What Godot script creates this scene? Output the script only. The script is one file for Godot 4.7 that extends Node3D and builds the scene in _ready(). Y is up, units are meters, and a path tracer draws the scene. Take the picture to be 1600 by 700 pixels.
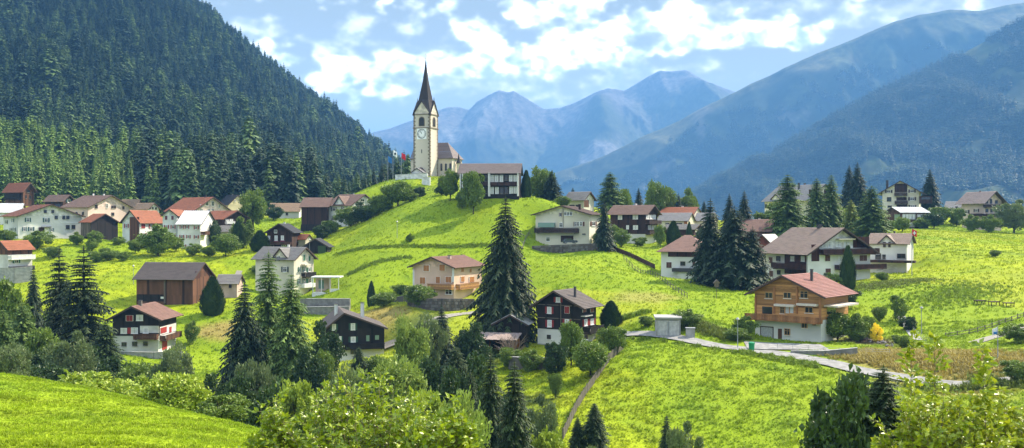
extends Node3D
# An alpine village: a church on its knoll, chalets on green slopes, wooded mountains in haze.
# Order: camera, sky, sun, exposure; ground, mountains, forest; buildings; trees; small things.

class Shape:
	# collects triangles with flat normals and colours and becomes one mesh
	var v := PackedVector3Array()
	var n := PackedVector3Array()
	var c := PackedColorArray()
	var col := Color(1, 1, 1)
	func tri(a: Vector3, b: Vector3, d: Vector3) -> void:
		var m := (d - a).cross(b - a).normalized()
		v.append(a); v.append(b); v.append(d)
		n.append(m); n.append(m); n.append(m)
		c.append(col); c.append(col); c.append(col)
	func quad(a: Vector3, b: Vector3, d: Vector3, e: Vector3) -> void:
		tri(a, b, d)
		tri(a, d, e)
	func box(at: Vector3, s: Vector3, t := Transform3D.IDENTITY) -> void:
		var h := s * 0.5
		var p := []
		for i in 8:
			p.append(t * (at + Vector3(h.x if i & 1 else -h.x, h.y if i & 2 else -h.y, h.z if i & 4 else -h.z)))
		quad(p[4], p[6], p[7], p[5])
		quad(p[1], p[3], p[2], p[0])
		quad(p[5], p[7], p[3], p[1])
		quad(p[0], p[2], p[6], p[4])
		quad(p[6], p[2], p[3], p[7])
		quad(p[0], p[4], p[5], p[1])
	func tube(pts: Array, radii: Array, sides := 6) -> void:
		var rings := []
		for i in pts.size():
			var d: Vector3 = (pts[mini(i + 1, pts.size() - 1)] - pts[maxi(i - 1, 0)]).normalized()
			var a := d.cross(Vector3(0.31, 0.1, 0.95)).normalized()
			var b := d.cross(a)
			var r := []
			for k in sides:
				var f := TAU * k / sides
				r.append(pts[i] + (a * cos(f) + b * sin(f)) * radii[i])
			rings.append(r)
		for i in pts.size() - 1:
			for k in sides:
				var m := (k + 1) % sides
				quad(rings[i][k], rings[i][m], rings[i + 1][m], rings[i + 1][k])
		for k in range(1, sides - 1):
			tri(rings[-1][0], rings[-1][k], rings[-1][k + 1])
	func prism(poly: Array, z0: float, z1: float) -> void:
		# a convex outline in x and y (anticlockwise seen from +z), drawn out along z
		var m := poly.size()
		for i in m:
			var a: Vector2 = poly[i]
			var b: Vector2 = poly[(i + 1) % m]
			quad(Vector3(a.x, a.y, z1), Vector3(a.x, a.y, z0), Vector3(b.x, b.y, z0), Vector3(b.x, b.y, z1))
		for i in range(1, m - 1):
			tri(Vector3(poly[0].x, poly[0].y, z1), Vector3(poly[i + 1].x, poly[i + 1].y, z1), Vector3(poly[i].x, poly[i].y, z1))
			tri(Vector3(poly[0].x, poly[0].y, z0), Vector3(poly[i].x, poly[i].y, z0), Vector3(poly[i + 1].x, poly[i + 1].y, z0))
	func mesh() -> ArrayMesh:
		var a := []
		a.resize(Mesh.ARRAY_MAX)
		a[Mesh.ARRAY_VERTEX] = v
		a[Mesh.ARRAY_NORMAL] = n
		a[Mesh.ARRAY_COLOR] = c
		var m := ArrayMesh.new()
		m.add_surface_from_arrays(Mesh.PRIMITIVE_TRIANGLES, a)
		return m

var rng := RandomNumberGenerator.new()
var M := {}
var names := {}
var unit_box: ArrayMesh
var wobble := FastNoiseLite.new()
var clock0 := 0

const GROUND := [-159.4,-329.3,0.1576,-166.4,-322.4,0.0556,-154.5,-324.4,-0.015,-161.5,-317.5,-0.0254,-149.6,-319.4,-0.0082,-156.7,-312.5,-0.145,-164.6,-380.1,0.2372,-169.1,-371,0.0253,-158.6,-377.1,-0.0269,-163.1,-368,-0.0545,-152.6,-374.1,0.069,-157.1,-365,-0.1033,-138.6,-327.1,0.0775,-141.3,-322.8,0.1006,-136.4,-325.7,-0.0671,-139,-321.4,0.0449,-134.1,-324.3,-0.3657,-136.7,-320,-0.1348,-216.5,-425.6,0.1784,-217.6,-423,-0.0442,-211.6,-423.4,0.1336,-212.7,-420.9,-0.1146,-206.6,-421.3,0.0237,-207.7,-418.8,-0.3475,-189,-403.5,-0.0654,-190,-400.8,-0.2486,-184.6,-401.8,0.1735,-185.6,-399.1,0.0535,-180.2,-400.2,-0.1149,-181.2,-397.5,-0.2363,-166.4,-421.7,0.1915,-162.8,-421.4,-0.0133,-159.2,-421.2,-0.0637,-153.1,-404.2,0.076,-154.5,-401.8,0.0307,-149.3,-402,0.0325,-150.7,-399.7,-0.0382,-145.5,-399.9,-0.0545,-146.9,-397.5,-0.1265,-126.5,-330.3,0.2684,-128.3,-324.5,0.374,-123.3,-329.3,0.0152,-125.1,-323.5,0.0045,-120.1,-328.3,-0.2472,-121.9,-322.5,-0.2737,-113.9,-327.1,0.3314,-113.3,-319.6,0.0709,-109.5,-327.5,0.1843,-108.9,-320,-0.2768,-107.8,-317.6,0,-104.1,-325.7,0.2432,-104.1,-317.5,-0.0908,-100.3,-325.6,0.9061,-100.4,-317.5,0.0313,-130.1,-391.9,-0.1125,-134.9,-385.5,0.0105,-123.1,-386.7,-0.0227,-128,-380.3,0.0021,-116.2,-381.4,0.0088,-121,-375,-0.1189,-122.3,-423.3,0.1264,-125.3,-419.6,-0.0193,-119.5,-421,0.0753,-122.5,-417.3,-0.0676,-116.6,-418.8,0.0356,-119.6,-415,-0.2226,-104.4,-345.8,0.2334,-107.5,-341.2,-0.2664,-99.8,-342.7,0.3406,-102.8,-338.1,-0.3398,-95.1,-339.5,-0.2457,-98.1,-335,-1.5862,-98.9,-332.2,1.0199,-99.2,-327.9,-0.9317,-96.3,-332,0.8601,-96.6,-327.7,-0.5781,-93.7,-331.9,0.6724,-94,-327.5,-0.3867,-74.7,-306.2,0.046,-74.6,-299.9,-0.0753,-70.9,-306.2,0.0271,-70.8,-300,-0.0584,-67.1,-306.2,-0.1645,-67,-300,-0.4798,-67.3,-310.6,0.1834,-63.8,-309.1,0.1751,-62.1,-297.2,0.3297,-61.9,-292.2,-0.1264,-58.6,-297.3,-0.0224,-58.4,-292.3,-0.2069,-55.1,-297.5,0.4352,-54.9,-292.5,0.2798,-74.7,-356.6,-0.0237,-74.5,-348.5,-0.2199,-70.2,-356.7,0.2529,-69.9,-348.6,0.1279,-65.7,-356.9,1.5013,-65.4,-348.8,0.9505,-62.2,-357.9,1.489,-65.9,-352.2,-1.897,-57.6,-355,0.8815,-61.3,-349.2,-1.0137,-53,-352,0.9045,-56.7,-346.2,-0.322,-96.3,-394.4,-0.0326,-95.7,-388.8,-0.0917,-90.6,-395,-0.0292,-90,-389.4,-0.1569,-84.9,-395.6,0.3527,-84.3,-390,0.0731,-66.3,-265.5,0.542,-68.1,-261.7,0.9387,-60.6,-262.8,0.0142,-62.4,-259,0.4531,-54.9,-260.1,0.4591,-56.7,-256.2,-0.0714,-90.5,-244.9,0.3823,-91.3,-239.5,-0.1518,-83.4,-243.9,0.0828,-84.1,-238.5,-0.2342,-76.2,-242.9,0.5373,-77,-237.5,-0.1169,-73.5,-248.4,0.1243,-73.2,-244.7,-0.5004,-68.6,-248.7,0.4265,-68.4,-245,-0.2807,-81,-205.2,0.1797,-81.2,-200.4,0.0266,-76.3,-205,0.0809,-76.5,-200.2,-0.0471,-71.6,-204.8,-0.0775,-71.8,-200,-0.2231,-40.4,-209.9,0.3773,-38.7,-203.2,-0.0608,-34.4,-211.4,-0.1182,-32.7,-204.7,-0.3498,-28.5,-212.9,1.0659,-26.8,-206.2,0.485,-21.2,-249.1,0.6732,-24.4,-242.7,-0.0653,-16,-246.5,0.0452,-19.2,-240.1,-0.2622,-10.8,-243.9,0.4944,-14,-237.5,-0.3114,6.3,-186,0.2176,4.8,-183.4,-0.1122,10.2,-183.7,0.0731,8.6,-181.1,-0.266,14.1,-181.3,0.5318,12.5,-178.8,0.0668,8.9,-292.3,2.173,6.9,-287.5,1.3359,16.5,-289.2,0.0554,14.5,-284.4,-0.5522,24.1,-286,0.0459,22.1,-281.2,-0.1918,20,-334.3,0.1171,18.1,-331.4,0.2822,22.9,-332.3,-0.018,20.9,-329.4,0.0593,25.8,-330.4,-0.0977,23.8,-327.5,-0.2082,33.1,-310.1,0.6624,30.6,-305.7,0.5599,38,-307.2,-0.1509,35.5,-302.8,-0.2882,43,-304.4,0.0772,40.5,-300,-0.1237,57.5,-371.6,0.1248,54.6,-365.4,0.0755,63.2,-368.9,0.142,60.2,-362.7,-0.0873,68.9,-366.2,-0.1532,65.9,-360,-1.2044,52.9,-347.2,0.1487,50.5,-341.4,0.18,57.6,-345.2,-0.05,55.3,-339.4,-0.1592,62.4,-343.3,-0.1687,60,-337.5,-0.25,52.4,-329.3,0.4324,50,-324.9,0.3388,56.9,-326.8,0.0237,54.5,-322.4,-0.2287,61.4,-324.4,0.1054,59,-320,-0.1789,67.5,-357.4,1.0152,65.4,-352.2,0.3007,70.2,-356.3,0.2465,68.2,-351.1,-0.0639,73,-355.2,-0.0492,70.9,-350,-0.1212,40.4,-260.1,0.4408,38.4,-253.5,0.2256,46.1,-258.3,-0.0984,44,-251.8,-0.1796,51.7,-256.6,0.1913,49.7,-250,-0.026,71.9,-306.2,0.1123,69.8,-301,-0.0751,76.1,-304.4,0.057,73.9,-299.2,-0.0699,80.2,-302.7,0.0916,78,-297.5,-0.1381,69.5,-276.5,0.2381,67,-272.9,-0.1229,71.6,-275,0.1495,69.1,-271.5,-0.1353,73.7,-273.6,0.0115,71.2,-270,-0.3098,72,-249.2,0.2014,63.3,-245.4,-0.0363,75,-242.1,-0.0165,66.3,-238.3,-0.1011,78.1,-235,0.0997,69.4,-231.2,-0.141,95.5,-260.4,0.1574,92.2,-254.4,-0.1168,99.5,-258.2,0.0358,96.2,-252.2,-0.2668,103.5,-256,1.2008,100.2,-250,0.1221,47.8,-182.5,0.329,44,-178.2,0.5329,52.4,-178.4,-0.1084,48.6,-174.1,-0.0805,57.1,-174.3,0.0017,53.3,-170,-0.0173,157.3,-416.4,-0.0761,153.6,-408.5,-0.255,163.7,-413.4,0.2853,159.9,-405.5,0.1395,170,-410.4,-0.3699,166.2,-402.5,-0.5301,151.5,-386.2,0.3811,145.7,-384.9,0.0896,152.7,-381.3,-0.034,146.9,-379.9,-0.1048,153.9,-376.4,-0.0434,148.1,-375,-0.0562,187.2,-402.4,0.1314,183,-401,0.6414,189.1,-396.9,-0.2006,185,-395.5,-0.017,191,-391.5,-0.0603,186.9,-390,0.0354,194.1,-439.9,-0.0183,190.8,-434.6,0.0612,196.7,-438.2,0.0264,193.4,-432.9,0.0246,199.4,-436.5,-0.078,196,-431.2,-0.1556,124.1,-455.4,-0.0538,115.7,-450.9,0.0113,130.4,-443.7,-0.0039,122,-439.2,-0.0133,136.7,-432.1,0.1529,128.2,-427.5,-0.0208,-139.8,-273,0.2754,-141.3,-269.4,-0.0722,-135.3,-271.1,0.0939,-136.9,-267.5,-0.3329,-185.4,-353.4,0.0817,-183.6,-347.4,-0.1082,-181.1,-354.7,0.0638,-179.3,-348.7,-0.0502,-176.8,-356,0.072,-175,-350,-0.1245,-38.3,-382.4,0.1641,-38.7,-379.3,-0.2773,-34.1,-381.9,0.2058,-34.4,-378.8,-0.1857,-15.8,-311.7,0.2935,-16.2,-304.8,-1.1803,-6.6,-311.2,0.2558,-7,-304.3,0.1082,2.6,-310.6,0.3171,2.2,-303.8,-0.1917,-39,-75,-0.2124,-31.5,-71.2,-0.1432,-25.8,-66.2,-0.1027,-19.5,-60,-0.2609,-14.3,-53.8,-0.3784,-28.6,-55,0.2014,-20.5,-52.5,0.22,-20.1,-38.8,0.0552,-15.6,-40,-0.0146,-11.3,-42.5,-0.4325,-23.9,-52.5,-0.0512,-15.8,-48.8,0.1952,-50,-102.5,-0.1317,-35,-93.8,0.1903,-20,-85,0.1792,-6.2,-68.8,0.2884,12.5,-56.2,-0.0801,31.2,-56.2,0.0036,56.2,-56.2,0.0718,-75,-118.8,0.0069,-112.5,-118.8,-0.0221,-37.5,-125,0.0525,-62.5,-143.8,0.0491,-12.5,-118.8,0.096,-2.5,0,0.1445,-12.5,-15,-0.1514,10,-15,-0.1406,-31.2,-12.5,-0.0156,31.2,-12.5,-0.0043,0,-27.5,-0.0801,15,-27.5,0.1029,-10,-27.5,0.2544,27.5,-31.2,-0.1248,0,-43.8,0.3812,18.8,-43.8,0.0219,37.5,-43.8,0.0506,6.2,-90,-0.0014,31.2,-90,-0.0195,56.2,-90,0.1124,75,-75,-0.0395,-75,-12.5,0.0757,-62.5,12.5,-0.0536,0,12.5,-0.0962,62.5,12.5,-0.0702,87.5,-37.5,-0.0457,-100,-62.5,0.0337,-112.5,-25,-0.0285,7.7,-118.8,0.3548,23.1,-118.8,0.0821,37.7,-116.2,0.1254,16.6,-127.5,0.0025,32.5,-125,-0.1151,26.5,-136.2,0.0415,39.1,-133.8,-0.0328,18.5,-142.5,-0.0044,29,-148.8,0.0335,15.1,-155,-0.3537,38.9,-157.5,-0.0307,50.3,-146.2,-0.0391,20.6,-176.2,-0.1514,30.5,-167.5,0.1479,5.9,-152.5,0.2429,3.4,-130,-0.0354,0,-115,-0.1986,6.4,-123.8,-0.264,59.6,-141.2,0.1546,64,-135,0.2264,67.5,-130,-0.1833,61.7,-118.8,-0.057,60.4,-150,-0.094,67,-147.5,-0.1567,70.6,-160,0.1017,81.4,-165,-0.0516,89.6,-172.5,-0.0248,75.4,-178.8,0.1168,86.5,-185,0.0193,100.6,-193.8,0.0583,77.9,-200,-0.0895,92.3,-218.8,-0.1162,107.1,-220,0.0642,116.9,-225,-0.0416,108.2,-256.2,-1.1854,125.4,-257.5,0.1482,136.4,-262.5,-0.0352,131.8,-290,-0.0094,149,-337.5,-0.11,140.9,-350,0.0549,160.4,-325,0.0182,170.1,-327.5,0.0579,5,-257.5,-0.3759,25.8,-265,-0.5553,30.2,-232.5,-0.1797,37.6,-222.5,0.0912,15.3,-235,-0.12,21.6,-207.5,-0.1012,28.9,-202.5,0.1051,24,-185,-0.2311,28.4,-182.5,-0.0963,35.6,-182.5,0.0346,39.4,-202.5,-0.0051,39.2,-177.5,-0.5312,44.3,-195,-0.2147,-104.2,-267.5,-0.1273,-100.6,-250,-0.1666,-134.1,-295,-0.002,-92.5,-285,0.0954,-73.9,-277.5,-0.4067,-66.9,-257.5,-1.8538,-65,-222.5,-0.152,-64.3,-206.2,0.3748,-53.1,-215,-0.3326,-51.7,-227.5,-0.0776,-26.3,-225,-0.7674,-35.5,-227.5,-0.4767,-13.1,-202.5,-0.0284,-19.5,-215,-0.6103,-11.4,-220,0.361,-20.5,-197.5,-0.2196,-2.4,-187.5,-0.1223,-6.8,-175,0.0192,-45.5,-175,-0.0121,-85.2,-187.5,-0.0095,-104.5,-206.2,-0.0619,-115.7,-237.5,0.0144,-95,-225,0.0933,-49,-397.5,-0.2032,-37.7,-400,0.0246,-25.6,-395,-0.0522,-56,-375,0.133,-60,-362.5,-2.7447,-21.4,-330,-0.0243,-33.2,-320,-0.0878,-31.1,-342.5,-0.2799,-40.6,-312.5,-0.1213,-43.2,-277.5,-0.162,-28.6,-275,0.045,-14.2,-273.8,0.0919,0,-273.8,0.0762,-30.5,-293.8,-0.1961,-23.4,-300,0.1616,-35.8,-290,-0.0407,-15.6,-300,0.9514,-6.8,-301.2,-0.5995,9.8,-301.2,-1.3235,-18.9,-291.2,0.128,3.7,-287.5,-2.0055,-50.9,-280,-0.3411,-39,-250,-1.2251,-29.8,-255,-0.2615,-41.4,-245,-1.9679,-6.7,-256.2,-0.2385,16,-307.5,-0.46,6.1,-270,0.3755,10.4,-266.2,-0.0266,14.6,-265,0.066,18.9,-265,0.1474,23.2,-265,0.1315,-22.8,-226.2,0.5863,-15.7,-220,-0.5429,-9.5,-225,0.3534,-50.2,-240,0.4654,-46.4,-238.1,-0.0746,-42.4,-237.5,0.2045,-38.9,-237.5,0.7724,-51.9,-250,-0.0887,-41,-247.5,2.2966,-77.4,-372.5,0.282,-90.1,-375,-0.0785,-61.8,-340,0.17,-68.7,-293.8,0.1655,-203.1,-406.2,0.4245,-129.1,-397.5,0.2182,-112.4,-402.5,0.1605,-88.5,-290,0.003,-101.8,-285,-0.0235,-131.7,-260,0.1611,38.3,-327.5,-0.6495,54.1,-277.5,-0.0189,56.1,-240,-0.0956,58.6,-231.2,0.2346,123.9,-397.5,0.0537,138.1,-393.8,-0.0302,99.4,-306.2,-0.0438,109.1,-300,-0.0266,214.3,-412.5,0.0112,80.4,-412.5,-0.0005,40.2,-412.5,0.0463,-300,-500,0.0918,-250,-493.8,0.0831,-187.5,-487.5,-0.0328,-125,-487.5,0.0113,-75,-500,0.1183,-25,-500,-0.0993,37.5,-500,0.0174,112.5,-500,-0.0193,187.5,-500,-0.0303,275,-500,-0.1183,-287.5,-550,-0.1941,-187.5,-550,-0.076,-100,-550,0.0213,0,-550,0.0029,125,-550,0.1689,275,-550,0.1345,-325,-375,-0.0929,300,-375,0.0071,312.5,-250,-0.0442,-312.5,-250,0.0887,-225,-187.5,0.0433,250,-150,0.0334,187.5,-112.5,0.0061,-50,-450,-0.0757,-37.5,-431.2,-0.0561,-18.8,-431.2,-0.0102]
const GROUND_PLANE := [4.32979,-0.05141,-0.0175]
const HILL := [-259.7,-500,-0.1227,-221.6,-525,-0.0394,-182.6,-562.5,-0.0425,-142,-625,-0.0675,-116.9,-750,-0.0082,-91.3,-937.5,-0.1415,-73.1,-1125,-0.0277,-389.6,-750,-0.1486,-336,-862.5,-0.0669,-252.3,-925,0.0532,-192.4,-987.5,0.1731,-430.2,-1250,-0.1034,-389.1,-1275,-0.0055,-344.2,-1325,0.1074,-292,-1362.5,0.1812,-236.4,-1400,-0.039,-186.7,-1437.5,0.0218,-143.7,-1475,-0.0552,-551.9,-1062.5,0.1628,-649.4,-1250,-0.0935,-527.6,-1250,-0.3288,-732.5,-1187.5,-0.0371,-616.9,-1000,0.0201,-424.1,-687.5,0.2048,-308.4,-500,0.1316,-848.2,-1187.5,-0.0155,-625,-875,0.3788,-339.3,-475,0.0305,-431.8,-950,-0.2094,-345,-1062.5,0.0343,-412.5,-1500,-0.1198,-287.5,-1625,-0.0646,-162.5,-1687.5,0.1761,-75,-1750,0.0821,-625,-1437.5,-0.0211]
const HILL_PLANE := [-201.43013,-0.49109,-0.1167]
const RIDGE_NEAR := [[560,29,-3750],[755,141,-3750],[974,253,-3750],[1218,399,-3750],[1461,524,-3750],[1705,645,-3750],[1948,767,-3750],[2313,877,-3750],[2800,901,-3750]]
const TOE_NEAR := [[187,-131,-2875],[357,-89,-2750],[597,-60,-2625],[812,-41,-2500],[1002,-23,-2375],[1169,-7,-2250],[1380,14,-2125],[1558,39,-2000],[1818,65,-2000]]
const RIDGE_MID := [[-71,143,-5500],[250,293,-5500],[500,382,-5500],[714,475,-5500],[929,571,-5500],[1179,704,-5500],[1357,789,-5500],[1571,882,-5500],[1786,979,-5500],[1964,1057,-5500],[2143,1132,-5500],[2286,1161,-5500],[2429,1179,-5500],[2607,1171,-5500],[2857,1221,-5500],[3214,1214,-5500],[3929,1179,-5500]]
const TOE_MID := [[-463,-154,-4750],[0,-120,-4625],[584,-88,-4500],[1169,-58,-4500],[1705,-28,-4375],[2273,0,-4375],[3125,28,-4375]]
const RIDGE_FAR := [[-2679,268,-8250],[-2036,429,-8250],[-1607,562,-8250],[-1286,686,-8250],[-1152,745,-8250],[-857,846,-8250],[-536,964,-8250],[-439,975,-8250],[-359,954,-8250],[-295,1018,-8250],[-188,1071,-8250],[-107,1104,-8250],[-38,1093,-8250],[16,1109,-8250],[107,1061,-8250],[268,959,-8250],[402,964,-8250],[536,1002,-8250],[670,1061,-8250],[804,1114,-8250],[938,1104,-8250],[1045,1179,-8250],[1136,1232,-8250],[1232,1270,-8250],[1339,1254,-8250],[1473,1238,-8250],[1607,1189,-8250],[1768,1125,-8250],[2143,991,-8250],[2679,857,-8250]]
const TOE_FAR := [[-2435,-203,-6250],[-1193,-199,-6125],[0,-175,-6000],[779,-156,-6000],[1948,-136,-6000]]
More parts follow.
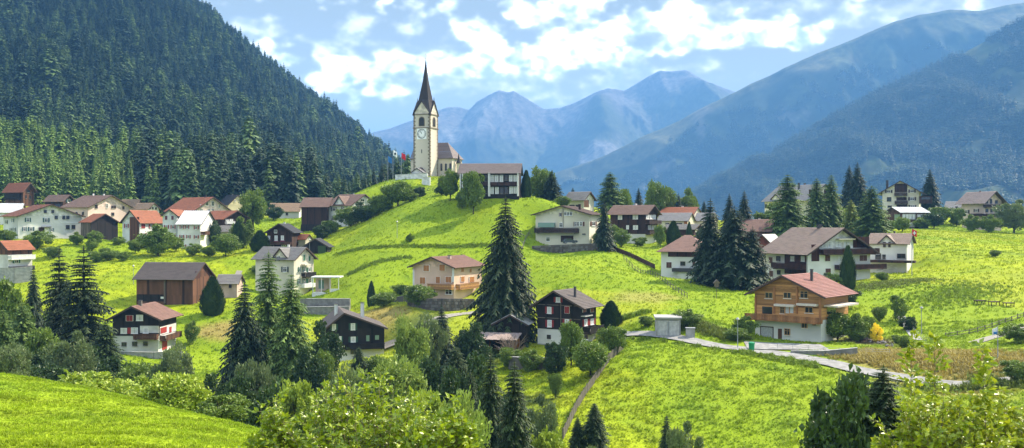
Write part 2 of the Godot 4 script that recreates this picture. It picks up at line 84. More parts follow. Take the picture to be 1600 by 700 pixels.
const HOUSES := [
{"name":"farmhouse","label":"wide white gabled farmhouse with teal shutters beside the dark barn","category":"house","at":[-154.53,-4.46,-324.38],"yaw":-45.4,"size":[13.93,7.1,19.72,3.58],"axis":"x","apex":0,"wall":"white","roof":"tile_brick","over":[1.0,1.2],"windows":[["r",6.96,5.78,0.96,1.31,"w+teal"],["r",1.36,5.7,1.07,1.33,"w+teal"],["r",8.04,2.84,0.72,1.3,"w+teal"],["r",5.98,2.82,1.01,1.31,"w+teal"],["r",-0.4,2.55,0.71,1.16,"w+teal"],["r",1.66,8.5,0.88,1.04,"d"],["r",-0.69,8.51,0.8,1.04,"d"],["r",-1.79,6.61,1,1.12,"d"],["r",-4.17,6.62,0.94,1.12,"d"],["r",-5.42,6.62,1.02,1.14,"d"],["r",-5.41,3.46,1.23,1.34,"d"],["r",-7.25,3.45,1.24,1.35,"d"],["f",-3.8,5.12,1.35,1.16,"w+teal"],["f",2.34,5.64,1.2,1.19,"w+teal"],["f",0.65,2.65,1.21,1.15,"w+teal"],["f",3.77,2.75,1.19,1.15,"w+teal"]],"panels":[["r",2.79,2.14,1.77,2.6,0.08,"darkwood","door"],["r",1.5,3.47,2.92,0.33,1.0,"slate","porch_roof"],["r",-6.38,4.99,6.56,0.3,0.07,"white2","string_course"]]},
{"name":"farmhouse","label":"pale pink farmhouse with brown roof behind the dark gabled barn","category":"house","at":[-158.58,0.47,-377.08],"yaw":-26.7,"size":[13.43,5.93,20.28,4.41],"axis":"x","apex":0,"wall":"pink","roof":"tile_brown","over":[0.9,1.1],"windows":[["r",6.41,6.04,1.16,1.34,"d"],["r",-1.01,6.03,0.96,1.12,"d"],["r",-2.19,6.05,0.9,1.12,"d"],["r",-6.26,5.76,0.93,1.14,"d"],["r",-1.19,3.3,1.33,1.21,"d"],["r",1.52,6.42,1.01,1.7,"w"],["f",0.74,3.35,1.02,1.44,"d"],["f",4.16,3.4,1.02,1.29,"d"]],"chimneys":[[0,-0.35,0.5,0.9,"white"],[0,0.5,0.5,0.7,"white"]]},
{"name":"barn","label":"black timber barn with orange tiled roof and blank gable","category":"barn","at":[-136.36,-4.57,-325.69],"yaw":-31.9,"size":[5.38,5.19,10.06,2.64],"axis":"x","apex":0,"wall":"blackwood","roof":"tile_orange","over":[0.5,0.5],"panels":[["f",0,2.69,4.84,4.42,0.05,"greywood","cladding"]]},
{"name":"chalet","label":"brown chalet with orange roof on the hillside at the far left edge","category":"house","at":[-211.56,7.89,-423.4],"yaw":-23.6,"size":[10.72,6.53,5.47,3.1],"axis":"x","apex":0,"wall":"brownwood","roof":"tile_orange","over":[1.0,1.2],"windows":[["f",-2.46,3.9,1.15,1.64,"w"],["f",0.6,3.8,1.15,1.52,"w"],["r",1.4,3.7,0.76,1.36,"d"],["r",-0.62,3.62,0.96,1.64,"d"],["r",0.34,6.05,1.61,1.09,"d"]],"balconies":[["f",-0.26,4,8.96,2.46,1.0,"blackwood"]]},
{"name":"chalet","label":"small brown-roofed chalet between the hillside chalet and the pink farmhouse","category":"house","at":[-184.59,6.71,-401.82],"yaw":-20.5,"size":[9.38,2.71,5.72,2.27],"axis":"x","apex":0,"wall":"darkwood","roof":"tile_brown","over":[0.7,0.9],"windows":[["r",-0.15,2.73,1.35,1.4,"w+teal"],["f",2.03,0.79,2.68,1.04,"d"]],"chimneys":[[0,-0.2,0.4,0.7,"stone"]]},
{"name":"cottage","label":"low tan-roofed cottage right behind the pink farmhouse's ridge end","category":"house","at":[-162.81,4.08,-421.44],"yaw":-4.2,"size":[7.3,3.53,4.87,2.78],"axis":"x","apex":0,"wall":"cream","roof":"tile_tan","over":[0.5,0.5],"windows":[["f",0.14,3.08,0.84,0.71,"d"]]},
{"name":"cottage","label":"cream cottage with tan roof and small white gable above the red-shuttered row","category":"house","at":[-149.32,3.1,-402.03],"yaw":-29.7,"size":[8.76,3.1,5.44,2.24],"axis":"x","apex":0,"wall":"white","roof":"tile_tan","over":[0.6,0.7],"windows":[["r",1.68,3.29,0.83,0.88,"d"],["r",0.4,3.31,0.83,0.89,"d"],["r",-1.17,3.2,0.78,0.94,"d"]]},
{"name":"farmhouse","label":"white farmhouse with orange roof and brown plank gable facing the meadow","category":"house","at":[-123.29,-6.07,-329.33],"yaw":-17.3,"size":[6.75,6.91,12.2,3.57],"axis":"z","apex":0,"wall":"white","roof":"tile_orange","over":[0.7,0.8],"windows":[["f",-1.74,5.49,0.95,1.35,"w+red"],["r",4.5,5.38,2.19,1.56,"x+red"],["r",0.47,5.39,1.19,1.36,"w+red"],["r",-1.65,5.39,1.2,1.38,"w+red"],["r",-3.66,5.39,1.21,1.38,"w+red"],["r",4.24,2.42,1.41,1.39,"w+red"],["r",-0.06,2.45,1.33,1.27,"w+red"],["r",-2.71,2.42,1.34,1.29,"w+red"]],"panels":[["f",1.34,4.29,3.69,8.19,0.08,"brownwood","plank_cladding"]]},
{"name":"gable_house","label":"tall narrow white house with red shutters and small gable in the row","category":"house","at":[-111.73,-7.27,-327.29],"yaw":4.8,"size":[4.46,10.08,15,1.87],"axis":"z","apex":0,"wall":"white","roof":"tile_orange","over":[0.5,0.7],"windows":[["f",-1.1,9.29,0.81,1.38,"x+maroon"],["f",0.89,9.29,0.81,1.38,"x+maroon"],["f",-1.01,6.34,0.81,1.2,"w+red"],["f",1.05,6.34,0.81,1.2,"w+red"],["f",-1.01,3.39,0.81,0.95,"w+red"],["f",1.05,3.39,0.81,0.95,"w+red"]]},
{"name":"row_house","label":"white house with pale metal roof and arched red shutters","category":"house","at":[-104.06,-7.42,-325.65],"yaw":-0.5,"size":[7.44,7.42,16.25,4.23],"axis":"x","apex":0,"wall":"white","roof":"metal_white","over":[0.6,0.5],"seam":1,"windows":[["f",-2.24,6.44,0.75,1.07,"w+red"],["f",-0.56,6.44,0.7,1.07,"w+red"],["f",2.4,6.23,0.83,1.07,"w+red"],["f",-2.27,3.34,0.83,1.07,"w+red"],["f",-0.16,3.34,0.75,1.07,"w+red"],["f",2.4,3.26,0.83,1.07,"w+red"],["f",-1.65,0.41,0.83,0.83,"w+red"]],"balconies":[["r",5.8,4.61,4.39,1.04,1.5,"brownwood"]]},
{"name":"guesthouse","label":"pinkish house with broad orange roof and white window frames","category":"house","at":[-123.12,1.95,-386.68],"yaw":-37.1,"size":[17.45,3.41,16.09,4.92],"axis":"x","apex":0,"wall":"pink","roof":"tile_orange","over":[1.0,1.1],"windows":[["r",2.31,5.94,1.16,1.77,"w"],["r",-0.3,5.89,1.17,1.79,"w"],["r",-3.4,5.06,0.89,1.25,"w"],["r",4.91,5.09,1.15,1.12,"w"],["r",7.25,3.23,0.8,1.36,"w"],["r",4.85,3.25,1.26,1.38,"w"],["r",1.45,3.49,1.16,0.69,"w"],["r",-0.3,3.5,1.17,0.7,"w"]],"chimneys":[[0,0.55,0.5,0.9,"darkwood"]]},
{"name":"gable_house","label":"pale yellow house with steep dark slate roof","category":"house","at":[-119.46,3.5,-421.05],"yaw":-38.9,"size":[7.3,4.58,9.65,4.15],"axis":"x","apex":0,"wall":"yellow","roof":"slate_dark","over":[0.3,0.4],"windows":[["r",1.33,6.47,0.64,0.65,"w"],["r",0.36,2.42,0.64,0.65,"w"],["r",-3.52,2.11,0.65,0.83,"w"]],"chimneys":[[0,0,0.4,0.7,"stone"]]},
{"name":"chalet","label":"dark timber house with orange roof in front of the pinkish guesthouse","category":"house","at":[-99.76,-2.18,-342.66],"yaw":-33.7,"size":[11.25,4.02,10.92,2.67],"axis":"x","apex":0,"wall":"darkwood","roof":"tile_orange","over":[0.8,0.9],"windows":[["r",3.95,3.52,1.38,0.61,"ct"],["r",2.16,3.54,1.44,0.61,"ct"]],"balconies":[["r",3.12,2.75,3.59,0.79,1.0,"white2"]]},
{"name":"shed","label":"low beige shed with grey sloping roof beside the round-topped orchard tree","category":"shed","at":[-96.3,-5.32,-332.05],"yaw":-4,"size":[5.23,2.76,8.75,1.91],"axis":"x","apex":0,"wall":"cream","roof":"slate_grey","over":[0.4,0.4]},
{"name":"chalet","label":"dark brown chalet with flower boxes and white windows below the green knoll","category":"house","at":[-70.87,-7.21,-306.21],"yaw":0.6,"size":[7.58,4.87,12.5,2.34],"axis":"z","apex":0,"wall":"darkwood","roof":"slate_dark","over":[0.9,0.9],"windows":[["f",-3.16,3,0.7,1.25,"ct"],["f",-1.02,2.92,0.94,1.56,"ct"],["f",0.91,3,0.94,1.4,"ct"],["f",-1.15,4.96,0.85,0.98,"w"],["f",-2.24,0.51,1.16,0.78,"w"],["f",1.26,0.55,1.16,0.7,"w"]],"balconies":[["f",-0.1,1.44,7.39,0.78,0.8,"brownwood"]],"panels":[["f",-3.16,2.09,1.01,0.35,0.3,"flower","flower_box"],["f",-1.02,1.89,1.24,0.35,0.3,"flower","flower_box"],["f",0.91,2.05,1.24,0.35,0.3,"flower","flower_box"]],"chimneys":[[0,-0.1,0.5,0.6,"white"]]},
{"name":"cottage","label":"small cream cottage with orange roof right of the flower-box chalet","category":"house","at":[-65.58,-7.39,-309.84],"yaw":-23.2,"size":[3.84,2.7,3.44,1.38],"axis":"x","apex":0,"wall":"cream","roof":"tile_orange","over":[0.4,0.4],"windows":[["f",-1.2,1.34,0.96,1.12,"brown"]]},
{"name":"shed","label":"low black gabled shed behind the green-shuttered white house","category":"shed","at":[-58.6,-8.93,-297.33],"yaw":2.6,"size":[6.97,2.28,10,2.19],"axis":"z","apex":0,"wall":"blackwood","roof":"slate_dark","over":[0.7,0.5],"panels":[["f",1.98,1.24,2.26,2.46,0.5,"hedge","ivy"]]},
{"name":"barn","label":"tall dark brown plank barn joined to the white house with dormer","category":"barn","at":[-70.18,-2.26,-356.74],"yaw":1.6,"size":[9.01,8.38,16.25,3.27],"axis":"x","apex":0,"wall":"darkwood","roof":"tile_brown","over":[0.8,0.7],"levels":[[3.43,"darkwood"]],"panels":[["f",-0.33,0.99,8.58,2.33,0.9,"blackwood","lean_to"]]},
{"name":"villa","label":"white villa with central dormer and glazed veranda by the brown barn","category":"house","at":[-57.56,-0.22,-354.97],"yaw":-32.7,"size":[10.93,6.97,13.71,3.77],"axis":"x","apex":0,"wall":"white","roof":"tile_brown","over":[0.8,0.8],"windows":[["f",-2.41,5.49,1.41,1.4,"w+grey"],["f",2.59,5.65,1.55,1.56,"w+grey"],["f",-2.17,2.34,1.41,1.64,"w+grey"],["f",2.59,2.46,1.55,1.56,"w+grey"],["r",0.86,8.64,2.2,1,"w"],["r",4.14,5.81,0.51,1.27,"w+red"],["r",2.54,5.8,0.61,1.34,"w+red"],["r",1.23,5.79,0.61,1.29,"w+red"],["r",-0.28,5.72,0.61,1.35,"w+red"],["r",-1.69,5.65,0.62,1.41,"w+red"],["r",-3.16,5.55,0.54,1.42,"w+red"],["r",4.05,2.64,0.69,1.34,"w+red"]],"panels":[["r",-1.96,2.76,9.61,2.01,1.6,"glass_green","veranda"]],"dormers":[["f",0.25,4.69,7.25,2.78,4.38]],"chimneys":[[-0.1,0.0,0.5,0.4,"white"]]},
{"name":"cottage","label":"low white cottage with tan roof on the green knoll","category":"house","at":[-90.61,2.53,-394.98],"yaw":6.2,"size":[11.41,2.53,11.25,3.16],"axis":"x","apex":0,"wall":"white","roof":"tile_tan","over":[0.6,0.5],"windows":[["f",-3.02,1.2,1.72,1.24,"d"],["f",1.01,1.46,0.89,1.1,"d"]]},
{"name":"villa","label":"white villa with green shutters, grey roof and balcony above the concrete wall","category":"house","at":[-60.63,-18.64,-262.77],"yaw":-25.5,"size":[12.63,9.65,8.42,2.74],"axis":"x","apex":0,"wall":"cream2","roof":"slate_grey","over":[0.8,0.9],"windows":[["f",1.07,9.57,0.75,1.21,"w+greydark"],["f",3.5,6.76,1.25,1.4,"w+greydark"],["r",0.01,9.72,0.93,1.62,"x+green"],["r",-2.19,9.45,0.94,1.36,"x+green"],["r",1.93,6.76,0.64,1.34,"w+green"],["r",2.06,3.6,0.8,1.44,"w+green"],["r",-0.12,6.69,0.88,1.25,"w+green"],["r",-2.19,6.55,0.94,1.16,"w+green"],["r",-0.16,3.16,0.93,2.16,"w+green"],["r",-2.4,3.51,1.39,1.23,"w+green"]],"balconies":[["r",-1.19,5.36,4.71,1.12,1.3,"blackwood"]],"panels":[["r",-2.65,0.45,1.11,1.46,0.08,"brownwood","basement_door"],["r",-1.33,2.38,5.21,1.05,1.2,"white2","terrace_rail"],["r",-0.14,7.92,2.61,0.34,1.3,"awning","awning"]],"dormers":[["f",2.05,3.98,10.22,1.98,5]],"chimneys":[[-0.2,0.1,0.5,0.8,"white"]]},
{"name":"barn","label":"long brown plank barn with dark ribbed roof standing alone on the meadow","category":"barn","at":[-83.37,-19.12,-243.88],"yaw":-8,"size":[14.49,6.17,10.84,3.33],"axis":"x","apex":0,"wall":"brownwood","roof":"tile_dark","over":[1.0,0.6],"panels":[["f",0.12,2.89,0.4,5.83,0.25,"greywood","downpipe"],["f",-3.6,1.2,6.94,1.71,0.05,"blackwood","lower_cladding"],["f",-0.58,1.27,0.76,0.5,0.1,"white2","notice"],["r",2.88,6.76,2.39,1.77,0.06,"brownwood2","hay_door"]]},
{"name":"shed","label":"small pale shed with grey tiled roof right of the brown barn","category":"shed","at":[-71.06,-17.82,-248.59],"yaw":3.6,"size":[4.85,3.02,7.5,1.95],"axis":"x","apex":0,"wall":"peach2","roof":"slate_grey","over":[0.5,0.5],"windows":[["f",0.79,2.44,0.66,1.05,"d"]]},
{"name":"chalet","label":"black-timbered chalet on white base with red shutters and long balcony","category":"house","at":[-76.32,-25.84,-204.97],"yaw":-2.2,"size":[9.38,6.75,9.57,2.32],"axis":"z","apex":-0.38,"wall":"white3","roof":"tile_rust","over":[1.1,1.2],"levels":[[3.11,"blackwood"]],"windows":[["f",-1.19,6.7,1.46,1.21,"x+red"],["f",0.89,6.8,1.42,1.17,"ct"],["f",-2.38,4.16,1.31,1.14,"ct"],["f",-0.18,4.2,1.35,1.21,"ct"],["f",2.16,4.21,1.11,1.05,"ct"],["f",-2.34,1.42,0.99,0.83,"d"],["f",-0.16,1.5,0.99,0.86,"d"],["f",2.07,1.55,0.95,0.78,"d"]],"balconies":[["f",2.41,3.15,4.79,1.01,1.2,"brownwood"],["r",-0.12,2.69,8.62,1.04,1.3,"brownwood"]],"panels":[["f",-1.27,4.17,0.75,1.25,0.07,"redpaint","shutter_panel"],["f",2.88,4.45,3.88,1.44,0.05,"white3","plaster_panel"],["r",-0.33,4,8.65,1.64,0.05,"white3","plaster_panel"],["r",2.19,4.03,3.21,1.15,0.12,"redpaint","door"],["r",-1.42,3.74,1.15,1.2,0.12,"redpaint","door"],["r",1.54,0.86,2.52,1.79,0.08,"redpaint","lower_door"]],"chimneys":[[0,0.5,0.6,1.0,"stone"]]},
{"name":"chalet","label":"black timber house with green shutters half hidden behind bright bushes","category":"house","at":[-34.43,-28.12,-211.38],"yaw":14.4,"size":[12.26,6.43,13.75,3.2],"axis":"z","apex":-2.21,"wall":"white3","roof":"tile_dark","over":[0.6,1.1],"levels":[[2.14,"blackwood"]],"windows":[["f",-4.22,6.8,0.84,1.27,"ct+greendark"],["f",-0.33,6.8,0.9,1.35,"ct+greendark"],["f",-3.05,4.29,0.68,1.21,"ct+greendark"],["f",-0.28,4.16,1,1.14,"ct+greendark"],["f",-0.28,1.55,1.11,0.8,"d"]],"balconies":[["f",1.89,2.84,8.47,1.12,1.0,"blackwood"]],"panels":[["f",2.74,4.3,0.66,1.23,0.06,"glass_green","veranda_window"],["f",4.66,4.4,0.8,0.94,0.06,"glass_green","veranda_window"]],"chimneys":[[-0.55,0.2,0.7,1.5,"white"],[0.35,0.2,0.7,1.6,"white"]]},
{"name":"villa","label":"peach villa with closed orange shutters above a dark stone wall","category":"house","at":[-16.03,-17.89,-246.49],"yaw":-26.6,"size":[11.63,7.56,14.28,2.23],"axis":"z","apex":0,"wall":"peach","roof":"tile_rust","over":[1.0,1.1],"windows":[["f",-1.89,7.09,1.76,1.55,"x+orange"],["f",2.62,7.31,1.72,1.62,"x+orange"],["f",-2.94,4.05,1.65,1.65,"x+orange"],["f",1.44,4.31,1.3,1.64,"x+orange"],["f",4.38,4.45,1.77,1.57,"x+orange"],["f",-0.16,1.25,1.69,1.31,"w"],["f",4.44,1.46,1.88,1.16,"w"],["r",3.09,6.67,1.62,0.94,"x+orange"],["r",-0.93,6.36,1.38,0.95,"x+orange"],["r",2.99,4.41,2,1.41,"x+orange"],["r",-1.71,4.14,2.76,1.44,"x+orange"]],"balconies":[["f",2.52,2.89,6.75,1.16,1.3,"logwood"],["r",1.61,2.84,9.43,1.33,1.3,"logwood"]],"panels":[["f",-4.42,0.74,1.89,1.98,0.1,"white2","arch_surround"],["f",-4.42,0.55,1.23,1.6,0.16,"darkwood","arched_door"],["f",-5.59,4.34,0.45,4.72,0.05,"white2","corner_quoin"],["f",5.64,5.66,0.54,3.47,0.05,"white2","corner_quoin"]],"chimneys":[[0.3,0.3,0.7,0.3,"peach2"]]},
{"name":"chalet","label":"black timber house with bright red shutters on white base by the orchard","category":"house","at":[10.2,-22.05,-183.67],"yaw":-31,"size":[9.07,7.2,6.04,2.49],"axis":"z","apex":-0.63,"wall":"white3","roof":"tile_dark","over":[1.2,1.1],"levels":[[2.65,"blackwood"]],"windows":[["f",-0.14,8.14,0.94,0.91,"ct+red"],["f",-1.98,6.14,0.91,1.23,"ct+red"],["f",-1.93,3.67,0.91,1.27,"ct+red"],["f",1.71,4.04,0.93,1.17,"ct+red"],["f",1.71,6.35,1.02,1.31,"x+red"],["f",-2.09,1.17,0.81,0.83,"brown"],["f",5.61,1.62,0.7,0.81,"brown"],["r",1.91,6.41,1.39,0.94,"x+rust"],["r",-1.23,6.21,1.44,1,"x+rust"],["r",1.35,4.07,1.3,1.24,"ct+red"],["r",-1.23,3.98,1.44,1.09,"ct+red"]],"balconies":[["r",-0.25,2.81,5.53,1.14,1.6,"blackwood"]],"panels":[["f",0.4,5.61,0.16,4.7,0.1,"greywood","timber_post"],["f",-0.06,7.12,8.94,0.14,0.09,"greywood","timber_beam"],["f",-0.06,4.68,8.94,0.14,0.09,"greywood","timber_beam"],["f",0,-0.34,9.06,0.35,0.1,"concrete","plinth"],["r",1.56,5.31,3.1,0.19,0.9,"metal_pale","canopy"]],"chimneys":[[0.45,0.2,0.35,0.7,"metal_dark"]]},
{"name":"chalet","label":"cream house with long brown balcony and garage above the stone wall","category":"house","at":[16.48,-5.48,-289.18],"yaw":-22.5,"size":[16.44,8.31,10.36,2.34],"axis":"z","apex":0,"wall":"cream2","roof":"tile_darkbrown","over":[1.1,1.2],"windows":[["f",-0.5,8.18,0.47,1.11,"w+brown"],["f",4.07,5.44,0.58,1.25,"w+brown"],["f",0.99,8.41,0.78,1.07,"w"],["f",1.85,8.41,0.78,1.06,"w"],["f",2.7,8.4,0.78,1.06,"w"],["f",4.88,5.51,0.78,1.25,"w"],["f",5.72,5.51,0.78,1.25,"w"],["f",-0.34,5.2,1.1,1.29,"w"],["f",-4.33,1.06,1.19,1.19,"w"],["f",6.59,2.55,0.96,0.36,"brown"],["f",6.54,5.51,0.69,1.39,"x+brown"],["r",1.6,5.58,3.14,1.29,"w+brown"]],"balconies":[["f",-1.5,3.74,13.29,1.4,1.4,"darkwood"]],"panels":[["f",1.49,1.2,3.83,1.91,0.06,"darkwood","garage_door"],["f",-4.55,5.19,4.95,1.34,1.2,"glass_green","greenhouse"],["f",0.29,7.14,0.16,5.17,0.1,"greywood","downpipe"]],"chimneys":[[0.5,0.3,0.6,0.5,"darkwood"]]},
{"name":"chalet","label":"cream house with grey roof and wooden end gable behind the stone-walled house","category":"house","at":[22.89,4.04,-332.31],"yaw":-34.2,"size":[6.94,4.25,6.91,2.43],"axis":"x","apex":0,"wall":"cream2","roof":"slate_grey","over":[0.8,0.8],"windows":[["f",-0.98,2.05,1.99,0.69,"brown"],["f",1.21,2.03,1.39,0.69,"brown"]],"panels":[["f",-4.4,2.86,1.66,2.41,0.06,"brownwood","plank_cladding"],["r",1.66,2.8,3.25,2.39,0.06,"brownwood","plank_cladding"]]},
{"name":"chalet","label":"dark brown timber chalet with two end balconies and white chimney","category":"house","at":[38.04,-5.65,-307.21],"yaw":-29.7,"size":[11.46,8.86,10.08,2.52],"axis":"x","apex":0,"wall":"white","roof":"tile_brown","over":[1.0,1.2],"levels":[[2.61,"darkwood"]],"windows":[["f",-2.46,7.7,1.38,1.26,"ct+blackwood"],["f",2.59,7.76,1.69,1.25,"ct+blackwood"],["f",2.65,4.62,1.56,1.25,"ct+blackwood"],["f",0.05,4.66,0.85,1.17,"ct+blackwood"],["r",3.17,7.8,2.5,1.34,"ct"],["r",0.34,7.82,2.33,1.34,"ct"],["r",-2.34,7.84,2.15,1.35,"ct"],["r",1.6,4.62,2.31,1.26,"ct"],["r",-2.12,4.61,3.86,1.27,"ct"]],"balconies":[["r",-0.05,6.29,10.19,1.11,1.4,"darkwood"],["r",-0.28,3.2,10.62,1.11,1.4,"darkwood"]],"chimneys":[[-0.3,0,0.6,0.7,"white"]]},
{"name":"house","label":"long house with orange roof behind the grey-roofed building","category":"house","at":[63.19,0,-368.9],"yaw":-25.4,"size":[12.56,3.27,13.75,2.91],"axis":"x","apex":0,"wall":"cream","roof":"tile_orange","over":[0.5,0.5],"panels":[["r",5.96,1.64,5.35,1.88,0.05,"brownwood","cladding"]],"chimneys":[[-0.35,0,0.7,0.6,"white"]]},
{"name":"house","label":"long cream house with pale grey roof and orange end boards","category":"house","at":[57.64,-1.31,-345.22],"yaw":-22.1,"size":[10.26,2.41,12.5,2.69],"axis":"x","apex":0,"wall":"cream2","roof":"slate_pale","over":[0.5,0.5],"windows":[["f",2.25,1.45,2.23,0.44,"d"],["f",-1.76,1.45,1.35,0.44,"d"]],"panels":[["f",4.62,1.8,1.19,0.96,0.06,"orangewood","end_boards"]]},
{"name":"house","label":"dark low house with grey roof and gabled end beside the thuja columns","category":"house","at":[56.89,-3.53,-326.84],"yaw":-28.4,"size":[10.25,1.77,10,1.56],"axis":"x","apex":0,"wall":"darkwood","roof":"slate_grey","over":[0.6,0.6],"windows":[["r",2.66,1.4,2.01,0.93,"w"]]},
{"name":"house","label":"small grey-roofed cream house partly hidden by the pointed spruces","category":"house","at":[70.21,-2.73,-356.32],"yaw":-21.5,"size":[5.92,3.86,11.25,2.79],"axis":"x","apex":0,"wall":"cream","roof":"slate_pale","over":[0.5,0.4]},
{"name":"house","label":"white house with broad brown hipped roof and wood band beside the spruce cluster","category":"house","at":[46.05,-13.96,-258.32],"yaw":-17.2,"size":[11.85,7.14,13.75,3.82],"axis":"x","apex":0,"wall":"white","roof":"tile_redbrown","over":[1.3,1.0],"hip":1,"windows":[["f",-3.88,3.44,1.47,1.54,"x+brown"],["f",-0.36,3.84,1.3,1.15,"brown"],["f",3.77,5.24,1.1,0.39,"brown"],["f",3.77,3.88,1.74,1.17,"ct"],["f",2.42,3.85,0.71,1.17,"x+brown"]],"panels":[["f",0.34,6.3,8.92,1.47,0.08,"brownwood2","wood_band"],["f",1.2,2.26,8.16,0.89,2.0,"metal_dark","canopy_roof"],["f",1.25,0.35,5.5,2.81,1.4,"white","ground_floor"]],"chimneys":[[-0.3,0.3,0.3,-0.3,"metal_dark"],[0.1,0.3,0.3,-0.3,"metal_dark"]]},
{"name":"house","label":"brown-roofed house behind the pointed spruces with white chimney","category":"house","at":[76.08,-5.02,-304.42],"yaw":-22.7,"size":[8.97,2.9,11.25,3.4],"axis":"x","apex":0,"wall":"brownwood3","roof":"tile_redbrown","over":[0.5,0.5],"chimneys":[[-0.45,0,0.6,0.5,"white"]]},
{"name":"gable_house","label":"small brick-red gabled house with pale roof beside the spruces","category":"house","at":[71.58,-8.42,-275.05],"yaw":-34.8,"size":[5.11,2.98,8.75,2.44],"axis":"z","apex":0,"wall":"redpaint2","roof":"metal_pale","over":[0.6,0.7],"windows":[["f",-1.36,3.29,0.55,0.71,"w"]]},
{"name":"apartment_house","label":"large white and brown chalet block with balconies and ribbed brown roof","category":"house","at":[75.05,-13.51,-242.1],"yaw":-66.7,"size":[15.44,7.06,19,5.39],"axis":"x","apex":0,"wall":"white","roof":"tile_tanbrown","over":[1.6,1.8],"windows":[["f",-5.72,4.58,1.69,1.61,"x+brown"],["f",-5.55,1.27,1.64,1.57,"x+brown"],["f",-2.88,5.04,1.46,1.19,"brown"],["f",-2.68,1.66,1.26,1.06,"brown"],["f",2.46,5.24,1.4,1.23,"ct+brown"],["f",6.19,5.32,1.26,1.27,"ct+brown"],["r",4.61,8.68,1.45,1.39,"ct"],["r",3.05,8.66,1.39,1.4,"ct"],["r",0.35,8.68,1.55,1.31,"ct"],["r",-2.1,8.66,1.8,1.44,"ct"],["r",3.67,5.41,1.65,1.51,"x+brown"],["r",3.52,2.2,1.72,1.64,"x+brown"],["r",-7.21,5.3,2.59,1.49,"x+brown"],["r",-0.34,5.39,1.75,1.46,"ct"],["r",-1.7,2,2.15,1.47,"ct"],["r",-4.54,1.95,1.98,1.47,"ct"]],"balconies":[["f",1.64,3.52,11.26,1.41,1.4,"brownwood2"],["r",-2.4,7.08,17,1.35,1.6,"brownwood2"],["r",-5.81,3.38,14.62,1.17,1.6,"brownwood2"]],"panels":[["f",3.38,4.09,7.77,5.1,0.08,"brownwood2","wood_cladding"],["r",-6.62,9.11,4.95,2.62,0.08,"brownwood2","wood_cladding"],["r",7.24,6.72,2.27,3.93,0.08,"brownwood2","wood_cladding"],["r",-1.41,9.9,5.06,0.36,1.2,"awning","awning"]],"chimneys":[[0,0.1,0.9,0.9,"metal_dark"]]},
{"name":"house","label":"white house with small front gable and wide deck beside the chalet block","category":"house","at":[99.49,-12.18,-258.22],"yaw":-28.8,"size":[9.12,7.14,13.75,2.46],"axis":"x","apex":0,"wall":"white","roof":"tile_tanbrown","over":[0.6,0.7],"windows":[["f",-0.78,6.92,0.69,1.31,"d"],["f",0.43,6.94,0.61,1.31,"d"],["f",-2.29,3.74,1.4,1.21,"d"],["f",-0.89,3.76,0.78,1.21,"d"],["f",3.26,4.04,1.99,1.17,"d"]],"panels":[["f",1.29,2.68,11.06,0.59,3.2,"darkwood","deck"],["f",-0.2,0.95,4.95,1.8,0.07,"metal_white","garage_shutter"]],"dormers":[["f",-0.2,3.71,7.41,1.82,5.62]],"chimneys":[[-0.3,0.1,0.4,0.6,"metal_dark"]]},
{"name":"log_chalet","label":"honey-coloured log chalet with red roof, long balcony and white garage floor","category":"house","at":[52.43,-20.2,-178.4],"yaw":-41.4,"size":[12.45,8.06,11.42,2.97],"axis":"z","apex":-0.5,"wall":"white","roof":"tile_redsmooth","over":[1.4,1.3],"levels":[[3.54,"logwood"]],"windows":[["f",-3.49,7.44,1.54,1.15,"wood"],["f",0.05,7.61,1.47,1.12,"wood"],["f",3.16,7.88,1.46,1.25,"wood"],["f",-0.93,4.92,0.9,1.23,"wood"],["f",4.07,5.26,1.52,1.11,"wood"],["f",0.03,1.14,1.09,1.23,"wood"],["f",3.25,2.55,1.06,1.1,"wood"],["f",5.01,2.94,0.59,0.54,"d"]],"balconies":[["f",-0.46,3.67,14.07,1,1.5,"logwood2"]],"panels":[["f",-3.83,4.74,1.96,1.29,0.06,"glassdark","balcony_door"],["f",0.04,5.01,0.62,1.17,0.1,"curtain","curtain"],["f",0.86,5.07,0.62,1.12,0.1,"curtain","curtain"],["f",-0.22,5.84,3.75,0.39,1.0,"awning","awning"],["f",3.95,6.18,3.64,0.36,1.0,"awning","awning"],["f",-3.91,0.56,2.61,2.58,0.05,"frame_dark","garage_frame"],["f",-3.9,0.5,2.26,2.36,0.09,"door_grey","garage_door"],["f",-1.38,0.61,0.74,2,0.07,"brownwood","front_door"],["f",-6.08,4.88,0.3,4.28,0.25,"logwood2","log_post"],["f",-2.44,6.62,0.33,4.79,0.25,"logwood2","log_post"],["f",1.86,6.84,0.34,4.71,0.25,"logwood2","log_post"],["f",6.12,5.79,0.35,4.53,0.25,"logwood2","log_post"],["r",0.19,6,8.96,0.28,2.6,"awning","pergola_roof"],["r",1.47,5.07,3.76,1.24,0.06,"glassdark","terrace_window"]],"chimneys":[[0.35,0.1,0.4,1.0,"metal_dark"]]},
